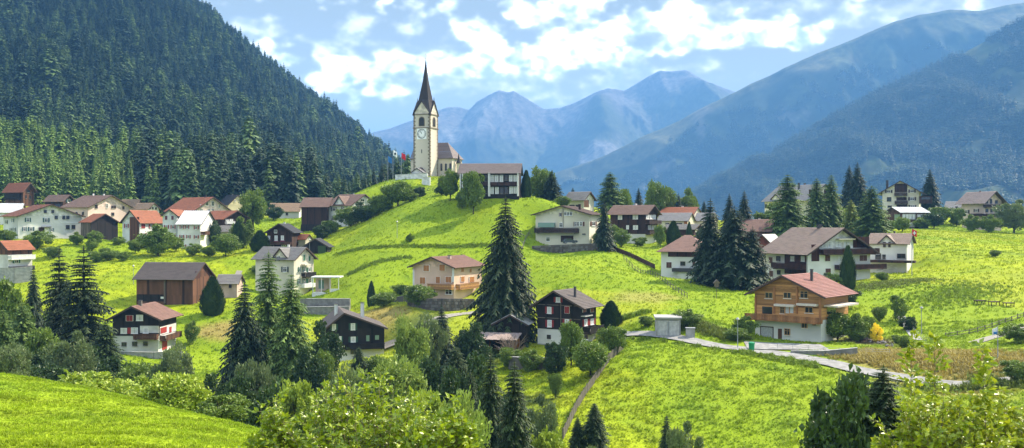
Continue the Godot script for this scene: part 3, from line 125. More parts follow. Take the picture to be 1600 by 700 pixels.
{"name":"apartment_house","label":"cream hotel with dark balconies and wide brown gable on the upper right terrace","category":"house","at":[163.67,6.01,-413.41],"yaw":-25.4,"size":[13.99,7.45,17.5,4.18],"axis":"z","apex":0,"wall":"cream2","roof":"tile_darkbrown","over":[2.2,1.2],"windows":[["f",-4.51,7.45,1.49,1.21,"w+dark"],["f",4.42,7.51,1.46,1.26,"w+dark"],["f",4.47,4.31,1.56,1.36,"w+dark"],["f",4.58,1.33,1.55,0.84,"w+dark"],["f",-4.39,4.2,1.74,1.8,"d"],["f",-4.14,1.26,1.74,0.79,"d"]],"balconies":[["f",0.16,6.36,4.91,1.38,1.3,"darkwood"],["f",0.31,3.01,5,1.42,1.3,"darkwood"]],"panels":[["f",0.16,8.86,4.91,3.43,0.07,"darkwood","balcony_recess"],["f",0.41,4.39,3.93,1.31,0.07,"darkwood","balcony_recess"],["f",0.54,1.41,4.17,1.16,0.07,"darkwood","balcony_recess"],["f",9.57,3.84,4.86,3.02,1.0,"darkwood","side_wing"],["f",9.65,4.41,3.36,1.04,1.05,"glassdark","wing_window"]],"chimneys":[[-0.8,0.3,0.9,0.6,"metal_dark"]]},
{"name":"garage_building","label":"low brown building with white sloping roof and glazed upper floor","category":"building","at":[152.7,-1.46,-381.32],"yaw":-76.5,"size":[10.13,5.84,11.98,2.03],"axis":"z","apex":0,"wall":"brownwood3","roof":"metal_white","over":[0.5,0.6],"seam":1,"windows":[["r",4,4.29,2.66,1.95,"ct"],["r",1.21,4.3,2.68,1.95,"ct"],["r",-2.74,4.22,3.46,1.81,"ct"]],"panels":[["r",2.55,1.21,5.55,1.85,0.06,"metal_white","roller_door"],["r",-2.91,1.16,3.35,1.76,0.06,"metal_white","roller_door"],["f",2.75,3.99,3.36,2.3,0.05,"glass_green","window_wall"]]},
{"name":"chalet","label":"pink chalet with three rows of dark balconies at the upper right","category":"house","at":[189.11,-2.53,-396.94],"yaw":-70.6,"size":[11.62,11.78,8.79,3.59],"axis":"x","apex":0,"wall":"pink","roof":"tile_pinkish","over":[1.6,2.0],"windows":[["f",-3.6,11.07,1.69,1.35,"w+dark"],["f",1.9,11,1.31,1.27,"w+dark"],["f",-3.34,7.5,1.82,1.45,"w+dark"],["f",1.96,7.97,1.45,1.17,"w+dark"],["r",3.1,11.54,1.3,1.77,"d"],["r",0.93,11.55,1.1,1.77,"d"],["r",-1.77,11.31,1.3,1.27,"d"],["r",3.04,7.91,1.42,1.42,"d"],["r",0.74,7.91,1.1,1.42,"d"],["r",-2.26,7.88,2.29,1.33,"d"],["r",2.78,4.74,1.94,1.16,"d"]],"balconies":[["r",0.16,9.78,9.76,1.06,1.4,"darkwood"],["r",0.16,6.14,9.76,1.11,1.4,"darkwood"],["f",2.52,6.21,6.56,1.02,1.0,"darkwood"]],"panels":[["r",2.88,2.64,4.07,1.01,0.3,"cream2","balcony_base"]],"chimneys":[[0.0,-0.1,0.4,0.5,"brownwood"]]},
{"name":"house","label":"pale grey-roofed house behind the pink chalet","category":"house","at":[196.75,3.92,-438.19],"yaw":-32.4,"size":[6.23,2.52,12.5,3.48],"axis":"x","apex":0,"wall":"greywood","roof":"slate_pale","over":[0.4,0.4],"windows":[["f",1.82,3.38,1.04,0.9,"d"]]},
{"name":"apartment_house","label":"cream apartment house half hidden by the tall larches on the terrace","category":"house","at":[130.4,1.39,-443.75],"yaw":-61.7,"size":[26.57,9.44,19.2,6.57],"axis":"x","apex":0,"wall":"cream2","roof":"slate_pale","over":[1.2,1.2],"windows":[["f",-12.2,6.79,1.66,1.75,"d"],["f",-12.2,3.29,1.66,1.75,"d"],["f",-7.91,6.57,1.64,1.45,"d"]],"balconies":[["r",1.96,10.65,13.76,1.12,1.2,"darkwood"]],"panels":[["r",6.57,12.4,4.54,2.51,0.08,"darkwood","balcony_recess"],["r",-2.6,12.54,4.64,2.54,0.08,"darkwood","balcony_recess"]],"dormers":[["f",-5.89,5.69,9.93,2.25,5]],"chimneys":[[-0.2,0,0.7,0.9,"stone"],[0.3,0.1,0.7,0.9,"metal_dark"]]},
{"name":"chalet","label":"chalet with orange roof and white balcony at the left edge above the conifers","category":"house","at":[-137.58,-13.2,-272.07],"yaw":-22.9,"size":[4.85,6.43,7.88,2.07],"axis":"z","apex":0,"wall":"white3","roof":"tile_orange","over":[0.6,0.6],"levels":[[4.86,"brownwood"]],"windows":[["r",1.29,3.09,1.24,1.16,"w+green"]],"balconies":[["r",-0.04,4.19,7.8,1.12,1.2,"white2"]],"panels":[["r",0.06,1.09,7.59,1.12,1.3,"metal_dark","lower_railing"]]},
{"name":"house","label":"pale-roofed white house at the far left edge behind the teal-shuttered farmhouse","category":"house","at":[-181.1,0,-354.71],"yaw":16.6,"size":[9.02,4.09,12.5,3.19],"axis":"x","apex":0,"wall":"white","roof":"metal_white","over":[0.5,0.5]},
{"name":"chapel","label":"small white churchyard chapel with pale roof beside the tower","category":"chapel","at":[-36.18,17.95,-382.11],"yaw":-6.8,"size":[4.26,1.97,6.25,1.49],"axis":"z","apex":0,"wall":"white","roof":"slate_pale","over":[0.4,0.4]},
{"name":"holiday_house","label":"long dark two-storey building with white pillars and curtains on the hilltop","category":"building","at":[-6.62,8.09,-311.16],"yaw":-3.4,"size":[18.43,7.79,13.75,3.08],"axis":"x","apex":0,"wall":"blackwood","roof":"slate_purple","over":[1.0,0.6],"windows":[["f",0.86,5.99,1.12,2.07,"ct"],["f",2.25,5.99,1.19,2.07,"ct"],["f",3.77,5.99,1.12,2.07,"ct"],["f",6.67,6.05,1.12,1.93,"ct"],["f",8.04,6.05,1.12,1.93,"ct"],["f",0.86,2.29,1.12,2.07,"ct"],["f",2.38,2.29,1.07,2.07,"ct"],["f",6.76,2.42,1.06,2.07,"ct"],["f",8.07,2.42,1.06,2.07,"ct"],["f",-7.48,5.86,0.9,1.77,"ct"],["f",-6.21,5.86,1.04,1.77,"ct"],["f",-2.11,2.29,0.89,2.07,"ct"],["f",5.25,6.2,1.01,1.62,"d"],["f",3.86,2.27,1.19,2.07,"d"],["f",5.29,2.27,1.12,2.07,"d"],["f",-1,6,1.04,2.07,"d"],["f",-0.86,2.29,0.89,2.07,"d"],["f",-4.65,5.86,1.19,1.77,"d"],["f",-3.38,5.85,1.04,1.77,"d"],["f",-3.25,2.23,1.01,1.93,"d"],["f",-7.1,2.15,1.04,2.07,"d"]],"panels":[["f",4.54,4.26,8.38,1.01,0.9,"darkwood2","balcony_band"],["f",-4.21,4.2,7.71,0.95,0.9,"darkwood2","balcony_band"],["f",-8.88,3.88,0.36,7.43,1.0,"white","pillar"],["f",-8.22,3.88,0.36,7.43,1.0,"white","pillar"],["f",0.03,4.06,0.65,7.24,1.0,"white","pillar"],["f",8.9,4.07,0.47,7.16,1.0,"white","pillar"]]}]
const TREES := [
["spruce_giant",-1.2,-187.5,27.7,12.7,"giant dark spruce in the middle beside the peach villa"],
["spruce",47.3,-235,20.8,9.5,"tall spruce, leftmost of the cluster in front of the brown hipped roof"],
["spruce",52,-230,19.7,13.1,"broadest dark spruce in the cluster left of the chalet block"],
["spruce",55.9,-228.8,14.8,8.3,"shorter spruce at the foot of the cluster nearest the chalet block"],
["spruce",72.5,-307.5,15.9,6.8,"pointed spruce on the skyline left of the cream apartment house"],
["spruce",69.5,-315,14.7,6.1,"slim spruce on the skyline behind the spruce cluster"],
["larch",83.3,-297.5,20.8,12.4,"large airy larch in front of the cream apartment house"],
["larch",97.4,-315,18.8,8.6,"slender larch, second from the left on the terrace"],
["larch",102.9,-317.5,19.7,8.7,"slender larch, third from the left on the terrace"],
["larch_yellow",105.8,-307.5,11.6,6.8,"small yellowish larch between the two green ones on the terrace"],
["larch",108.6,-297.5,16.6,11.2,"full green larch left of the low brown building"],
["spruce",142.9,-417.5,22,9.2,"dark spruce, left of the pair rising above the terrace larches"],
["spruce",144.6,-412.5,22.3,10.7,"dark spruce, right of the pair rising above the terrace larches"],
["spruce",179.2,-422.5,20.4,9.9,"dark spruce beside the cream hotel"],
["spruce",25.5,-272.5,13.8,5.7,"dark spruce standing at the corner of the stone-walled cream house"],
["larch",33.8,-340,15.7,10.6,"bright pointed larch behind the stone-walled cream house"],
["round",39.4,-345,12,5.4,"slim leafy tree right of the bright pointed larch"],
["spruce",46.6,-362.5,13.1,5.6,"small spruce on the skyline above the dark brown chalet"],
["round",54.7,-372.5,16.6,8.2,"leafy tree on the skyline above the dark brown chalet"],
["round",59.4,-375,15.3,7.3,"smaller leafy tree beside the one above the dark brown chalet"],
["round",69,-382.5,14,9.4,"pale green leafy tree on the skyline above the orange roof"],
["round",9.8,-327.5,13.2,9.4,"rounded leafy tree right of the hilltop building"],
["spruce",12.9,-320,11.9,8.3,"blue-green spruce right of the hilltop building"],
["thuja",4.5,-312.5,9.1,3.2,"columnar tree against the right end of the hilltop building"],
["round",-19.4,-308.8,9.8,7.2,"leafy tree at the left end of the hilltop building"],
["round",-11.5,-295,13.8,6.1,"leafy tree in front of the hilltop building"],
["bush",-15.2,-300,5.8,4.3,"round shrub below the left end of the hilltop building"],
["round",-37.9,-327.5,6.7,10.6,"large leafy tree on the slope below the church"],
["bush",-42.5,-327.5,3.5,9.8,"wide shrub at the foot of the tree below the church"],
["bush",-54.4,-332.5,2,11.2,"broad green shrub in front of the white villa with dormer"],
["bush",-46.8,-327.5,0.2,8.5,"dark shrub right of the white villa with dormer"],
["bush",-60.9,-330,3.1,7.7,"shrub in front of the tall brown barn"],
["bush",-34,-327.5,1.8,6.4,"low shrub at the hedge line below the church"],
["round",-91.2,-347.5,15,10.4,"tall mixed tree behind the orchard next to the yellow house"],
["spruce",-145.7,-418.8,10.4,5.4,"single dark spruce above the orange roof of the guesthouse"],
["round",-105,-292.5,5.6,11.8,"broad orchard tree in front of the red-shuttered row"],
["round",-113.8,-297.5,4.1,5.4,"small orchard tree left of the broad one"],
["round",-83.6,-287.5,7.2,8.6,"light green orchard tree right of the red-shuttered row"],
["round",-83.7,-307.5,9.9,8.8,"round-topped yellow-green tree behind the orchard"],
["thuja",-84.6,-303.8,8.6,4.3,"dark columnar conifer leaning on the round-topped tree"],
["thuja",-75.5,-295,6.1,5.4,"dense dark conifer left of the flower-box chalet"],
["bush",-94.6,-292.5,3.6,6.1,"pale shrub between the two orchard trees"],
["bush",-89.4,-290,3.1,5.6,"rounded shrub beside the light green orchard tree"],
["bush",-70.7,-273.8,2.8,4.6,"little round tree by the path left of the white villa"],
["bush",-144.5,-300,5,9,"yellow-green shrub in front of the teal-shuttered farmhouse"],
["bush",-135.2,-290,3.1,6.4,"olive shrub in the garden below the teal-shuttered farmhouse"],
["bush",-130.2,-307.5,5.2,5.2,"shrub in front of the black barn gable"],
["bush",-128,-300,3.8,3.9,"clipped dark hedge block below the black barn"],
["bush",-119.8,-290,3.4,3.4,"round dark shrub on the meadow below the black barn"],
["bush",-119.2,-282.5,2.4,5.5,"light green shrub above the tall conifers at the left"],
["bush",-111.5,-282.5,2.7,4.4,"bluish shrub on the meadow edge"],
["bush",-116.2,-285,1.9,5.6,"pale shrub next to the bluish one"],
["bush",-157.1,-306.2,3.6,6.8,"dark shrub at the left frame edge by the farmhouse"],
["spruce_open",-81.6,-177.5,22.6,6.2,"open-branched conifer, left of the tall pair at the left"],
["spruce_open",-75,-172.5,22.9,9.2,"open-branched conifer, right of the tall pair at the left"],
["spruce",-91.1,-187.5,17.5,4.9,"narrow dark conifer beside the chalet at the left edge"],
["round",-85.7,-167.5,15.9,9.4,"bushy green tree filling the left frame edge"],
["larch",-79.6,-160,13.1,6.2,"green larch in front of the bushy tree at the left edge"],
["willow",-58.4,-130,10.7,7.4,"grey-green willow below the tall pair of conifers"],
["willow",-55,-107.5,8,5.3,"silvery willow at the left frame edge above the near meadow"],
["fir",-64.4,-156.2,11.5,6.1,"dark young spruce next to the black-timbered chalet"],
["round",-74.3,-156.2,10.2,6.1,"shaded leafy tree behind the grey-green willow"],
["bush_bright",-38,-90,6.2,8.2,"wide bright green bush at the crest of the near meadow"],
["bush",-52.2,-137.5,8.1,8,"dark hedge-like shrub below the black-timbered chalet"],
["bush_bright",-26.3,-77.5,5.3,6,"full yellow-green bush casting shade on the near meadow"],
["bush",-19.9,-67.5,2.4,3.7,"low bush right of the full yellow-green one"],
["willow",-45,-131.2,10,4.3,"upright pale shrub in front of the black-timbered chalet"],
["spruce",-40.7,-150,18.9,8.2,"dark spruce left of the two tall larches"],
["larch",-38.9,-157.5,23.3,7.6,"tall larch, left of the pair in front of the green-shuttered villa"],
["larch",-33.6,-150,20,7.4,"tall larch, right of the pair in front of the green-shuttered villa"],
["thuja",-69.1,-227.5,8.7,5,"egg-shaped dense conifer beside the brown barn"],
["willow",-32,-122.5,10.8,5.2,"silver-green bush in front of the dark spruce"],
["round_dark",-31.5,-165,10.3,6.2,"dark rounded tree beside the black timber house"],
["willow_bright",-15.8,-152.5,13,6.3,"yellow-green feathery tree right of the black timber house"],
["willow_bright",-14,-115,12.5,9.7,"large bright feathery bush below the black timber house"],
["willow",-13.5,-162.5,10.7,4.6,"pale slim tree on the slope below the peach villa"],
["spruce",-11.8,-165,12,5.6,"narrow bluish spruce below the peach villa"],
["round_dark",-10.7,-125,10.6,4.9,"shaded round bush left of the creek conifers"],
["fir",-7.1,-125,11.1,5.7,"squat dark spruce at the creek"],
["fir",-1.9,-87.5,13.8,3.5,"dark spruce, left of the pair at the bottom centre"],
["fir",0.2,-82.5,13,3.9,"dark spruce, right of the pair at the bottom centre"],
["round_dark",-6.7,-167.5,7.7,6.5,"shaded shrubbery under the giant spruce"],
["round",9.5,-157.5,7.6,4.3,"small tree in front of the red-shuttered black house"],
["round_dark",6.8,-155,5.7,4,"dark bush left of the small tree at the red-shuttered house"],
["round",11.8,-148.8,5.6,6.4,"spreading apple tree by the winding board fence"],
["round",16.6,-160,4.8,5.2,"leafy apple tree right of the red-shuttered house"],
["thuja",18.8,-187.5,5,3.7,"dark pointed thuja behind the red-shuttered house"],
["bush",6.2,-140,4.3,1.3,"tiny sapling on the meadow below the apple tree"],
["bush",-0.4,-165,3.7,4.7,"green shrub in front of the lean-to"],
["bush",3.1,-160,3.7,4.2,"low shrub by the stone bank"],
["fir",9.4,-112.5,6.9,3.5,"small spruce, right of the two beside the winding fence"],
["fir",7.5,-112.5,5.1,2.2,"small spruce, left of the two beside the winding fence"],
["bush_bright",3,-92.5,7.5,3.7,"feathery green bush at the lower end of the winding fence"],
["fir",15.7,-100,7.7,2.1,"young spruce at the lower edge of the big meadow"],
["willow",16.5,-95,7.6,4.3,"feathery bush at the lower edge of the big meadow"],
["willow",6.5,-87.5,6.3,4.5,"pale bush at the bottom edge under the winding fence"],
["fir",19.5,-56.2,10.2,5.5,"bushy dark fir at the lower right"],
["fir",19.3,-51.2,9.9,5,"second bushy fir, right of the broad dark bush at the lower right"],
["round_dark",19.3,-53.8,10.5,5.9,"broad dark leafy bush between the firs at the lower right"],
["round_dark",16.9,-50,8.7,4.9,"dark leafy shrub left of the bushy fir"],
["thuja",73.3,-215,9.6,3.1,"small upright tree in front of the chalet block"],
["bush",69.8,-215,4.2,4.7,"dark shrub beside the log chalet roof"],
["bush",85.4,-227.5,2.5,3.8,"shrub at the end of the chalet block lawn"],
["round",57.1,-172.5,5.4,6.5,"green shrub against the right side of the log chalet"],
["round",60.3,-172.5,4.9,4.9,"second shrub in the log chalet garden"],
["bush",63.1,-175,4.8,4.1,"bluish garden shrub beside the rock garden"],
["bush_yellow",62.9,-170,3.5,2.2,"small yellow shrub in the rock garden"],
["bush",73.8,-187.5,4.4,3.4,"round dark shrub at the top of the garden steps"],
["bush",70,-187.5,3.5,2.9,"garden shrub below the green slope"],
["bush",65.7,-167.5,1.7,2.8,"low green cushion shrub in the rock garden"],
["bush",40.9,-172.5,3.6,4.5,"dark shrub left of the log chalet"],
["bush",38.1,-167.5,1.8,4.4,"low shrub at the roadside left of the log chalet"],
["bush",24.5,-180,1.9,3.5,"shrub beside the concrete garage"],
["bush",31.2,-175,1.7,5.7,"low shrubs on the bank right of the concrete garage"],
["bush",125,-255,1.5,3.6,"lone round bush on the sunny right slope"],
["willow",188.4,-370,11.5,15.9,"large grey-green tree at the right frame edge"],
["round",170.6,-365,6.1,8.1,"leafy tree below the pink chalet"],
["bush",169.7,-390,7.7,11.1,"bright shrubs between the hotel and the pink chalet"],
["bush",176,-390,8,7.6,"rounded shrub left of the pink chalet"],
["bush",155.8,-375,2.9,7.3,"shrub right of the low brown building"],
["bush",139.8,-365,2.1,6.6,"shrub left of the low brown building"],
["round",106.3,-327.5,5.7,12.8,"pale green undergrowth tree behind the terrace larches"],
["round",84.2,-312.5,4.1,14.2,"bright leafy tree under the large airy larch"],
["bush",24.8,-282.5,4,4.4,"flowering shrub by the dark brown chalet"],
["bush",31.8,-285,5.5,5.6,"garden shrub below the dark brown chalet"],
["thuja",48.3,-295,7.3,4.2,"dark thuja column, left of the two below the grey roof"],
["thuja",53.5,-297.5,6.8,1.9,"thin thuja column, right of the two below the grey roof"],
["round",43.7,-290,7.2,3.4,"light green bush beside the thuja columns"],
["thuja",-33.9,-237.5,6.1,1.9,"dark pencil cypress above the black timber house"],
["bush",-27.7,-245,2.4,4.8,"hedge shrub left of the peach villa"],
["bush",68,-132.5,1.9,5.2,"dark bush at the right frame edge"],
["bush",82.1,-160,2.9,5.2,"tall dark shrubs at the right frame edge by the path"],
["bush",63.9,-160,2.7,2.5,"dark shrub at the foot of the garden steps"],
["bush",76.9,-197.5,2.3,2.6,"shrub on the slope above the garden steps"],
["round",-29.1,-280,0.9,2.9,"small roadside bush on the terrace above the peach villa"],
["bush_bright",-38.7,-105,6.9,5.5,"bright bush between the willow and the full yellow-green bush"],
["round_dark",-60.1,-125,6.6,7.3,"shaded clump behind the silvery willow"],
["bush",-40.1,-87.5,3.5,4,"low bush at the left end of the near meadow crest"],
["round_dark",-34.7,-115,7.6,4.5,"dark bush below the lawn of the black-timbered chalet"],
["bush_bright",-22.5,-105,10.1,4.8,"bright bush at the foot of the right tall larch"],
["round_dark",-25.5,-107.5,8.7,4.9,"dark bush at the foot of the left tall larch"],
["willow",-16.9,-100,10.8,4.5,"pale feathery bush in front of the black timber house"],
["bush_bright",-7.7,-95,11,4.9,"bright bush left of the squat dark spruce"],
["willow_bright",-4.2,-80,10.4,4.2,"yellow-green feathery bush at the creek left of the dark spruce pair"],
["round_dark",-4.5,-107.5,11.7,4.2,"shaded bush above the dark spruce pair"],
["willow",3.4,-105,8.6,3.4,"pale feathery bush on the meadow side of the dark spruce pair"],
["fir",-4.1,-97.5,11.7,2.9,"young fir left of the dark spruce pair"],
["round",-28.7,-150,8.1,3.9,"green bush at the left end of the black timber house"],
["round",-22.2,-162.5,5,5.3,"green bush at the right end of the black timber house"],
["round_dark",-57.5,-147.5,6.7,5.7,"dark bush under the terrace wall of the black-timbered chalet"],
["larch",-71,-137.5,13.1,5.4,"green larch cut by the left frame edge"],
["round",-91.9,-200,9.3,7.8,"leafy tree behind the tall pair of conifers"],
["bush",-68.2,-210,5.1,3.3,"low juniper beside the steps of the black-timbered chalet"],
["bush",-30.2,-232.5,2.3,6.6,"dark clipped hedge above the black timber house"],
["bush",-21.7,-230,1.9,9,"long clipped hedge below the garden of the peach villa"],
["round_dark",-70,-140,7.4,8.2,"dark leafy tree left of the grey-green willow"],
["round_dark",-59.1,-140,8.4,7.3,"dark leafy tree right of the grey-green willow"],
["round_dark",-42.8,-118.8,7.2,5.4,"dark bush behind the full yellow-green bush"],
["round_dark",-30.4,-110,9,4.3,"dark bush below the silver-green bush"],
["round_dark",-29.1,-140,9.5,5.5,"dark bush beside the right tall larch"],
["round_dark",-14.4,-92.5,10.2,4.8,"dark bush behind the big sunlit bush at the bottom centre"],
["round_dark",-14,-135,8.3,6.1,"dark bush under the yellow-green feathery tree"],
["round_dark",-6.8,-105,10.6,4.8,"dark bush at the foot of the squat dark spruce"],
["round_dark",-1.2,-92.5,10.6,3.6,"dark undergrowth bush between the dark spruce pair"],
["fir",-24.9,-160,6.9,3.7,"young fir in front of the black timber house"],
["round_dark",-22.2,-87.5,7.3,4.5,"dark bush in front of the silver-green bush"],
["bush",-26.8,-82.5,4.9,3.8,"green bush at the shaded edge of the near meadow"],
["round",-135.8,-307.5,2.8,5.2,"leafy garden tree below the pale pink farmhouse gable"],
["round_dark",-114.2,-307.5,1.3,4.8,"dark garden tree in front of the brown plank gable"],
["round",-103.1,-302.5,1.7,5.9,"green garden tree in front of the tall narrow white house"],
["bush",-124.8,-312.5,0.9,4.5,"hedge at the corner of the black timber barn"],
["round_dark",-98.9,-327.5,7.3,5.5,"dark tree beside the low beige shed"],
["round",-66.9,-290,1.9,3.8,"small garden tree below the flower-box chalet"],
["round_dark",-62.8,-322.5,2.3,6.3,"dark tree under the tall brown barn"],
["round_dark",-49.8,-327.5,1.5,8.5,"dark clump right below the white villa with dormer"],
["round",-44.2,-327.5,1.1,8.5,"leafy tree between the white villa and the church hill"],
["round_dark",-31.3,-332.5,2,4.8,"dark tree in the hedge line below the church"],
["round_dark",-23.4,-327.5,3.4,5.1,"dark tree beside the steps to the church"],
["bush",16.2,-312.5,1.1,6.1,"shrub on the crest behind the stone-walled cream house"],
["round_dark",26.1,-287.5,5.3,4.1,"dark garden tree right of the stone-walled cream house"],
["round",30.5,-290,5.9,4.5,"green garden tree in front of the dark brown chalet"],
["bush",37.7,-290,2.4,4.9,"low shrub in front of the dark brown chalet basement"],
["round_dark",55,-282.5,7.7,4.8,"dark tree behind the brown hipped roof"],
["round_dark",66,-257.5,5.2,4.3,"dark bush beside the brick-red gabled house"],
["round",94.5,-320,3.6,8.3,"leafy tree between the two left larches of the terrace"],
["round_dark",111.5,-315,3.4,7,"dark undergrowth at the foot of the full green larch"],
["round",133.7,-337.5,2.3,6.6,"leafy shrub below the low brown building"],
["round_dark",160.7,-375,4.7,8.3,"dark trees right of the cream hotel wing"],
["round",175.4,-362.5,4.3,8.5,"leafy tree under the pink chalet balconies"],
["round_dark",70.8,-222.5,2.8,3.8,"dark shrub below the chalet block balcony"],
["spruce",63.3,-375,12.2,4.9,"small spruce behind the long orange roof"],
["spruce",73.1,-375,9.5,4.4,"slim spruce left of the skyline pair behind the cluster"],
["spruce",22,-356.2,8,4.6,"small dark spruce on the crest left of the wooden end gable"],
["spruce",-35.1,-337.5,1.1,3.5,"small dark spruce on the slope under the churchyard"],
["spruce",-133.9,-412.5,8.4,5.4,"dark spruce rising behind the tan-roofed cottages"],
["round_dark",-92.1,-381.2,3.3,7.4,"dark tree left of the low white cottage on the knoll"],
["round_dark",67.3,-197.5,2.4,5.1,"dark shrub on the slope behind the log chalet"],
["round_dark",73,-181.2,1.8,3.5,"dark shrub beside the railing of the garden steps"],
["bush",60,-171.2,2.8,4.4,"green bush under the log chalet terrace"]]
const NEAR_SHRUBS := [
[-3.47,-23.75,4.04,5.55,"big sunlit leafy bush at the bottom centre"],
[-1.52,-21.25,3.06,2.07,"smaller leafy bush right of the big sunlit one"],
[-5.71,-23.75,3.41,1.85,"smaller leafy bush left of the big sunlit one"],
[9.25,-21.25,3.43,3.04,"yellow-green leafy bush at the bottom right corner"],
[11.25,-22.5,3.84,2.48,"sunlit leafy bush at the right frame edge"],
[9.64,-23.75,5.11,0.93,"tall thin sapling with yellow leaves, leftmost at the lower right"],
[9.67,-22.5,4.61,0.88,"tall thin sapling with sparse leaves, middle at the lower right"],
[10.28,-21.25,4.08,0.97,"tall thin sapling with yellow tip, rightmost at the lower right"]]
const ROADS := [["road","asphalt",3.6,[[19.3,-180],[20.7,-177.5],[26.7,-171.2],[30.5,-167.5],[34.8,-162.5],[39.3,-159.4],[44.3,-155],[48.5,-149.4],[51.1,-145.6],[56.6,-140.6],[61.9,-136.2],[69.5,-133.8]]],
["forecourt","asphalt",7.5,[[38.8,-163.8],[44,-163.1],[51.7,-162.5]]],
["footpath","gravel",2.2,[[76.8,-163.8],[83.3,-168.8],[90.9,-175],[101.9,-182.5]]],
["lane","gravel",3.2,[[-33.3,-213.8],[-27.8,-213.8],[-22.2,-213.8],[-15.5,-217.5],[-9.4,-223.8],[-4.3,-222.5]]],
["garden_steps","concrete",1.6,[[75,-190],[73.2,-181.2],[70.7,-171.2]]],
["orchard_path","gravel",1.6,[[-75.7,-273.8],[-75.4,-267.5],[-75,-262.5]]]]
const WALLS := [["retaining_wall","concrete_dark",0.5,5.0,[[-52.23,-18.68,-243.75],[-50.44,-18.33,-241.25],[-39.22,-18.14,-238.75]],"grey concrete retaining wall below the white villa with green shutters"],
["retaining_wall","concrete_dark",0.6,4.0,[[-50.67,-20.21,-239.38],[-38.97,-19.79,-236.25]],"lower concrete terrace wall below the white villa with green shutters"],
["terrace_wall","concrete",0.4,4.0,[[-78.74,-25.65,-197.5],[-70.45,-25.29,-193.75],[-65.34,-25.2,-195]],"pale grey terrace wall below the black-timbered chalet"],
["roadside_wall","concrete_dark",0.5,2.6,[[44.59,-20.35,-157.5],[49.32,-19.98,-155],[53.91,-19.37,-153.75]],"dark roadside retaining wall below the log chalet"],
["garden_wall","stone",0.5,2.0,[[-0.43,-22.12,-163.75],[7.01,-21.65,-158.75]],"low stone garden wall below the red-shuttered black house"],
["garden_wall","stone",0.6,3.0,[[-31.48,-18.7,-240],[-27.45,-17.58,-237.5],[-24.55,-17.03,-236.25]],"rising stone garden wall left of the peach villa"],
["churchyard_wall","white",0.5,3.5,[[-45.2,19.12,-382.5],[-39.35,19.18,-378.75],[-32.25,19.3,-376.25]],"white churchyard wall at the foot of the church tower"],
["churchyard_wall","white",0.6,4.0,[[-33.41,17.42,-367.5],[-30.34,17.3,-365]],"short white wall block on the slope below the church"],
["house_terrace_wall","concrete",0.4,4.0,[[-137.41,-11.71,-261.25],[-130.09,-11.54,-257.5],[-126.62,-11.31,-260]],"grey terrace wall below the chalet at the left edge"]]
const STONE_WALLS := [["stone_wall",[[-24.33,-17.42,-231.25],[-16.07,-16.95,-225],[-8.96,-17.47,-230]],3.07,"dark stone wall under the peach villa"],
["stone_wall",[[5.74,-6.1,-276.25],[14.09,-5.64,-271.25],[24.13,-5.28,-271.25]],2.82,"grey stone wall under the cream house with the garage"]]
const FENCES := [["board_fence","board",1.35,[[19.5,-170],[18.5,-163.8],[16.4,-157.5],[14.3,-151.9],[12.3,-146.2],[11,-141.9],[9.8,-137.5],[8.8,-133.1],[8,-129.4],[7.1,-125],[6.2,-120.6]],"winding weathered board fence along the big meadow"],
["rail_fence","rail",1.2,[[30.1,-265],[32.5,-252.5],[33.6,-243.8],[34.4,-236.2],[35.3,-226.2],[36.3,-215],[36.9,-207.5]],"wooden rail fence running down the slope to the spruce cluster"],
["rail_fence","rail",1.1,[[5.3,-290],[4,-282.5],[2.8,-273.8]],"short rail fence at the left of the stone-walled cream house"],
["rail_fence","metal",1.0,[[75,-188.8],[73.7,-181.9],[71.9,-173.8],[70.4,-167.5]],"thin railing beside the garden steps"],
["rail_fence","metal",1.0,[[43.3,-160.6],[46,-159.1],[48.6,-157.5],[51.2,-156.2],[54.3,-154.8],[58.7,-153.1]],"wire fence along the wall below the log chalet"],
["rail_fence","rail",0.9,[[75.9,-172.5],[81.2,-173.8],[88.2,-178.8],[96.1,-185]],"rail fence along the footpath at the right"],
["plank_fence","plank",1.3,[[25.3,-276.2],[29.9,-271.2],[34.7,-267.5],[38.4,-265]],"brown plank fence below the dark brown chalet"],
["rail_fence","rail",1.0,[[-35.9,-356.2],[-31,-346.2],[-24.3,-340],[-21.9,-337.5]],"rail fence on the slope below the church"]]
const PATCHES := [[62.8,-148.8,12,"dry"],[67.3,-140,13.5,"dry"],[73.1,-142.5,10.5,"olive"],[59.9,-153.8,6,"dry"],[-29.2,-225,7.5,"dry"],[-34.7,-222.5,6.8,"dry"],[27.3,-210,6.8,"straw"],[-64.3,-217.5,6,"dry"],[-19.8,-217.5,7.5,"olive"],[62.3,-171.2,5.2,"soil"],[33.4,-177.5,4.5,"olive"],[31.4,-210,4.5,"straw"],[-63.3,-125,16.5,"thicket_shade"],[-61.4,-131.2,16.5,"thicket_shade"],[-52.8,-125,16.5,"thicket_shade"],[-78.1,-162.5,18,"thicket_shade"],[-69,-156.2,13.5,"thicket_shade"],[-46.9,-122.5,12,"thicket_shade"],[-39.4,-112.5,13.5,"thicket_shade"],[-36.2,-118.8,12,"thicket_shade"],[-34.9,-131.2,15,"thicket_shade"],[-29.8,-131.2,15,"thicket_shade"],[-26.8,-137.5,12,"thicket_shade"],[-24.7,-100,13.5,"thicket_shade"],[-19.3,-106.2,12,"thicket_shade"],[-15.4,-118.8,15,"thicket_shade"],[-11.9,-131.2,13.5,"thicket_shade"],[-6.9,-106.2,13.5,"thicket_shade"],[-5.4,-137.5,10.5,"thicket_shade"],[-6.8,-175,7.5,"thicket_shade"],[-2.4,-93.8,10.5,"thicket_shade"],[0,-90,9,"thicket_shade"],[-11.2,-156.2,9,"thicket_shade"]]  # the gully entries paint tree shade onto the ground
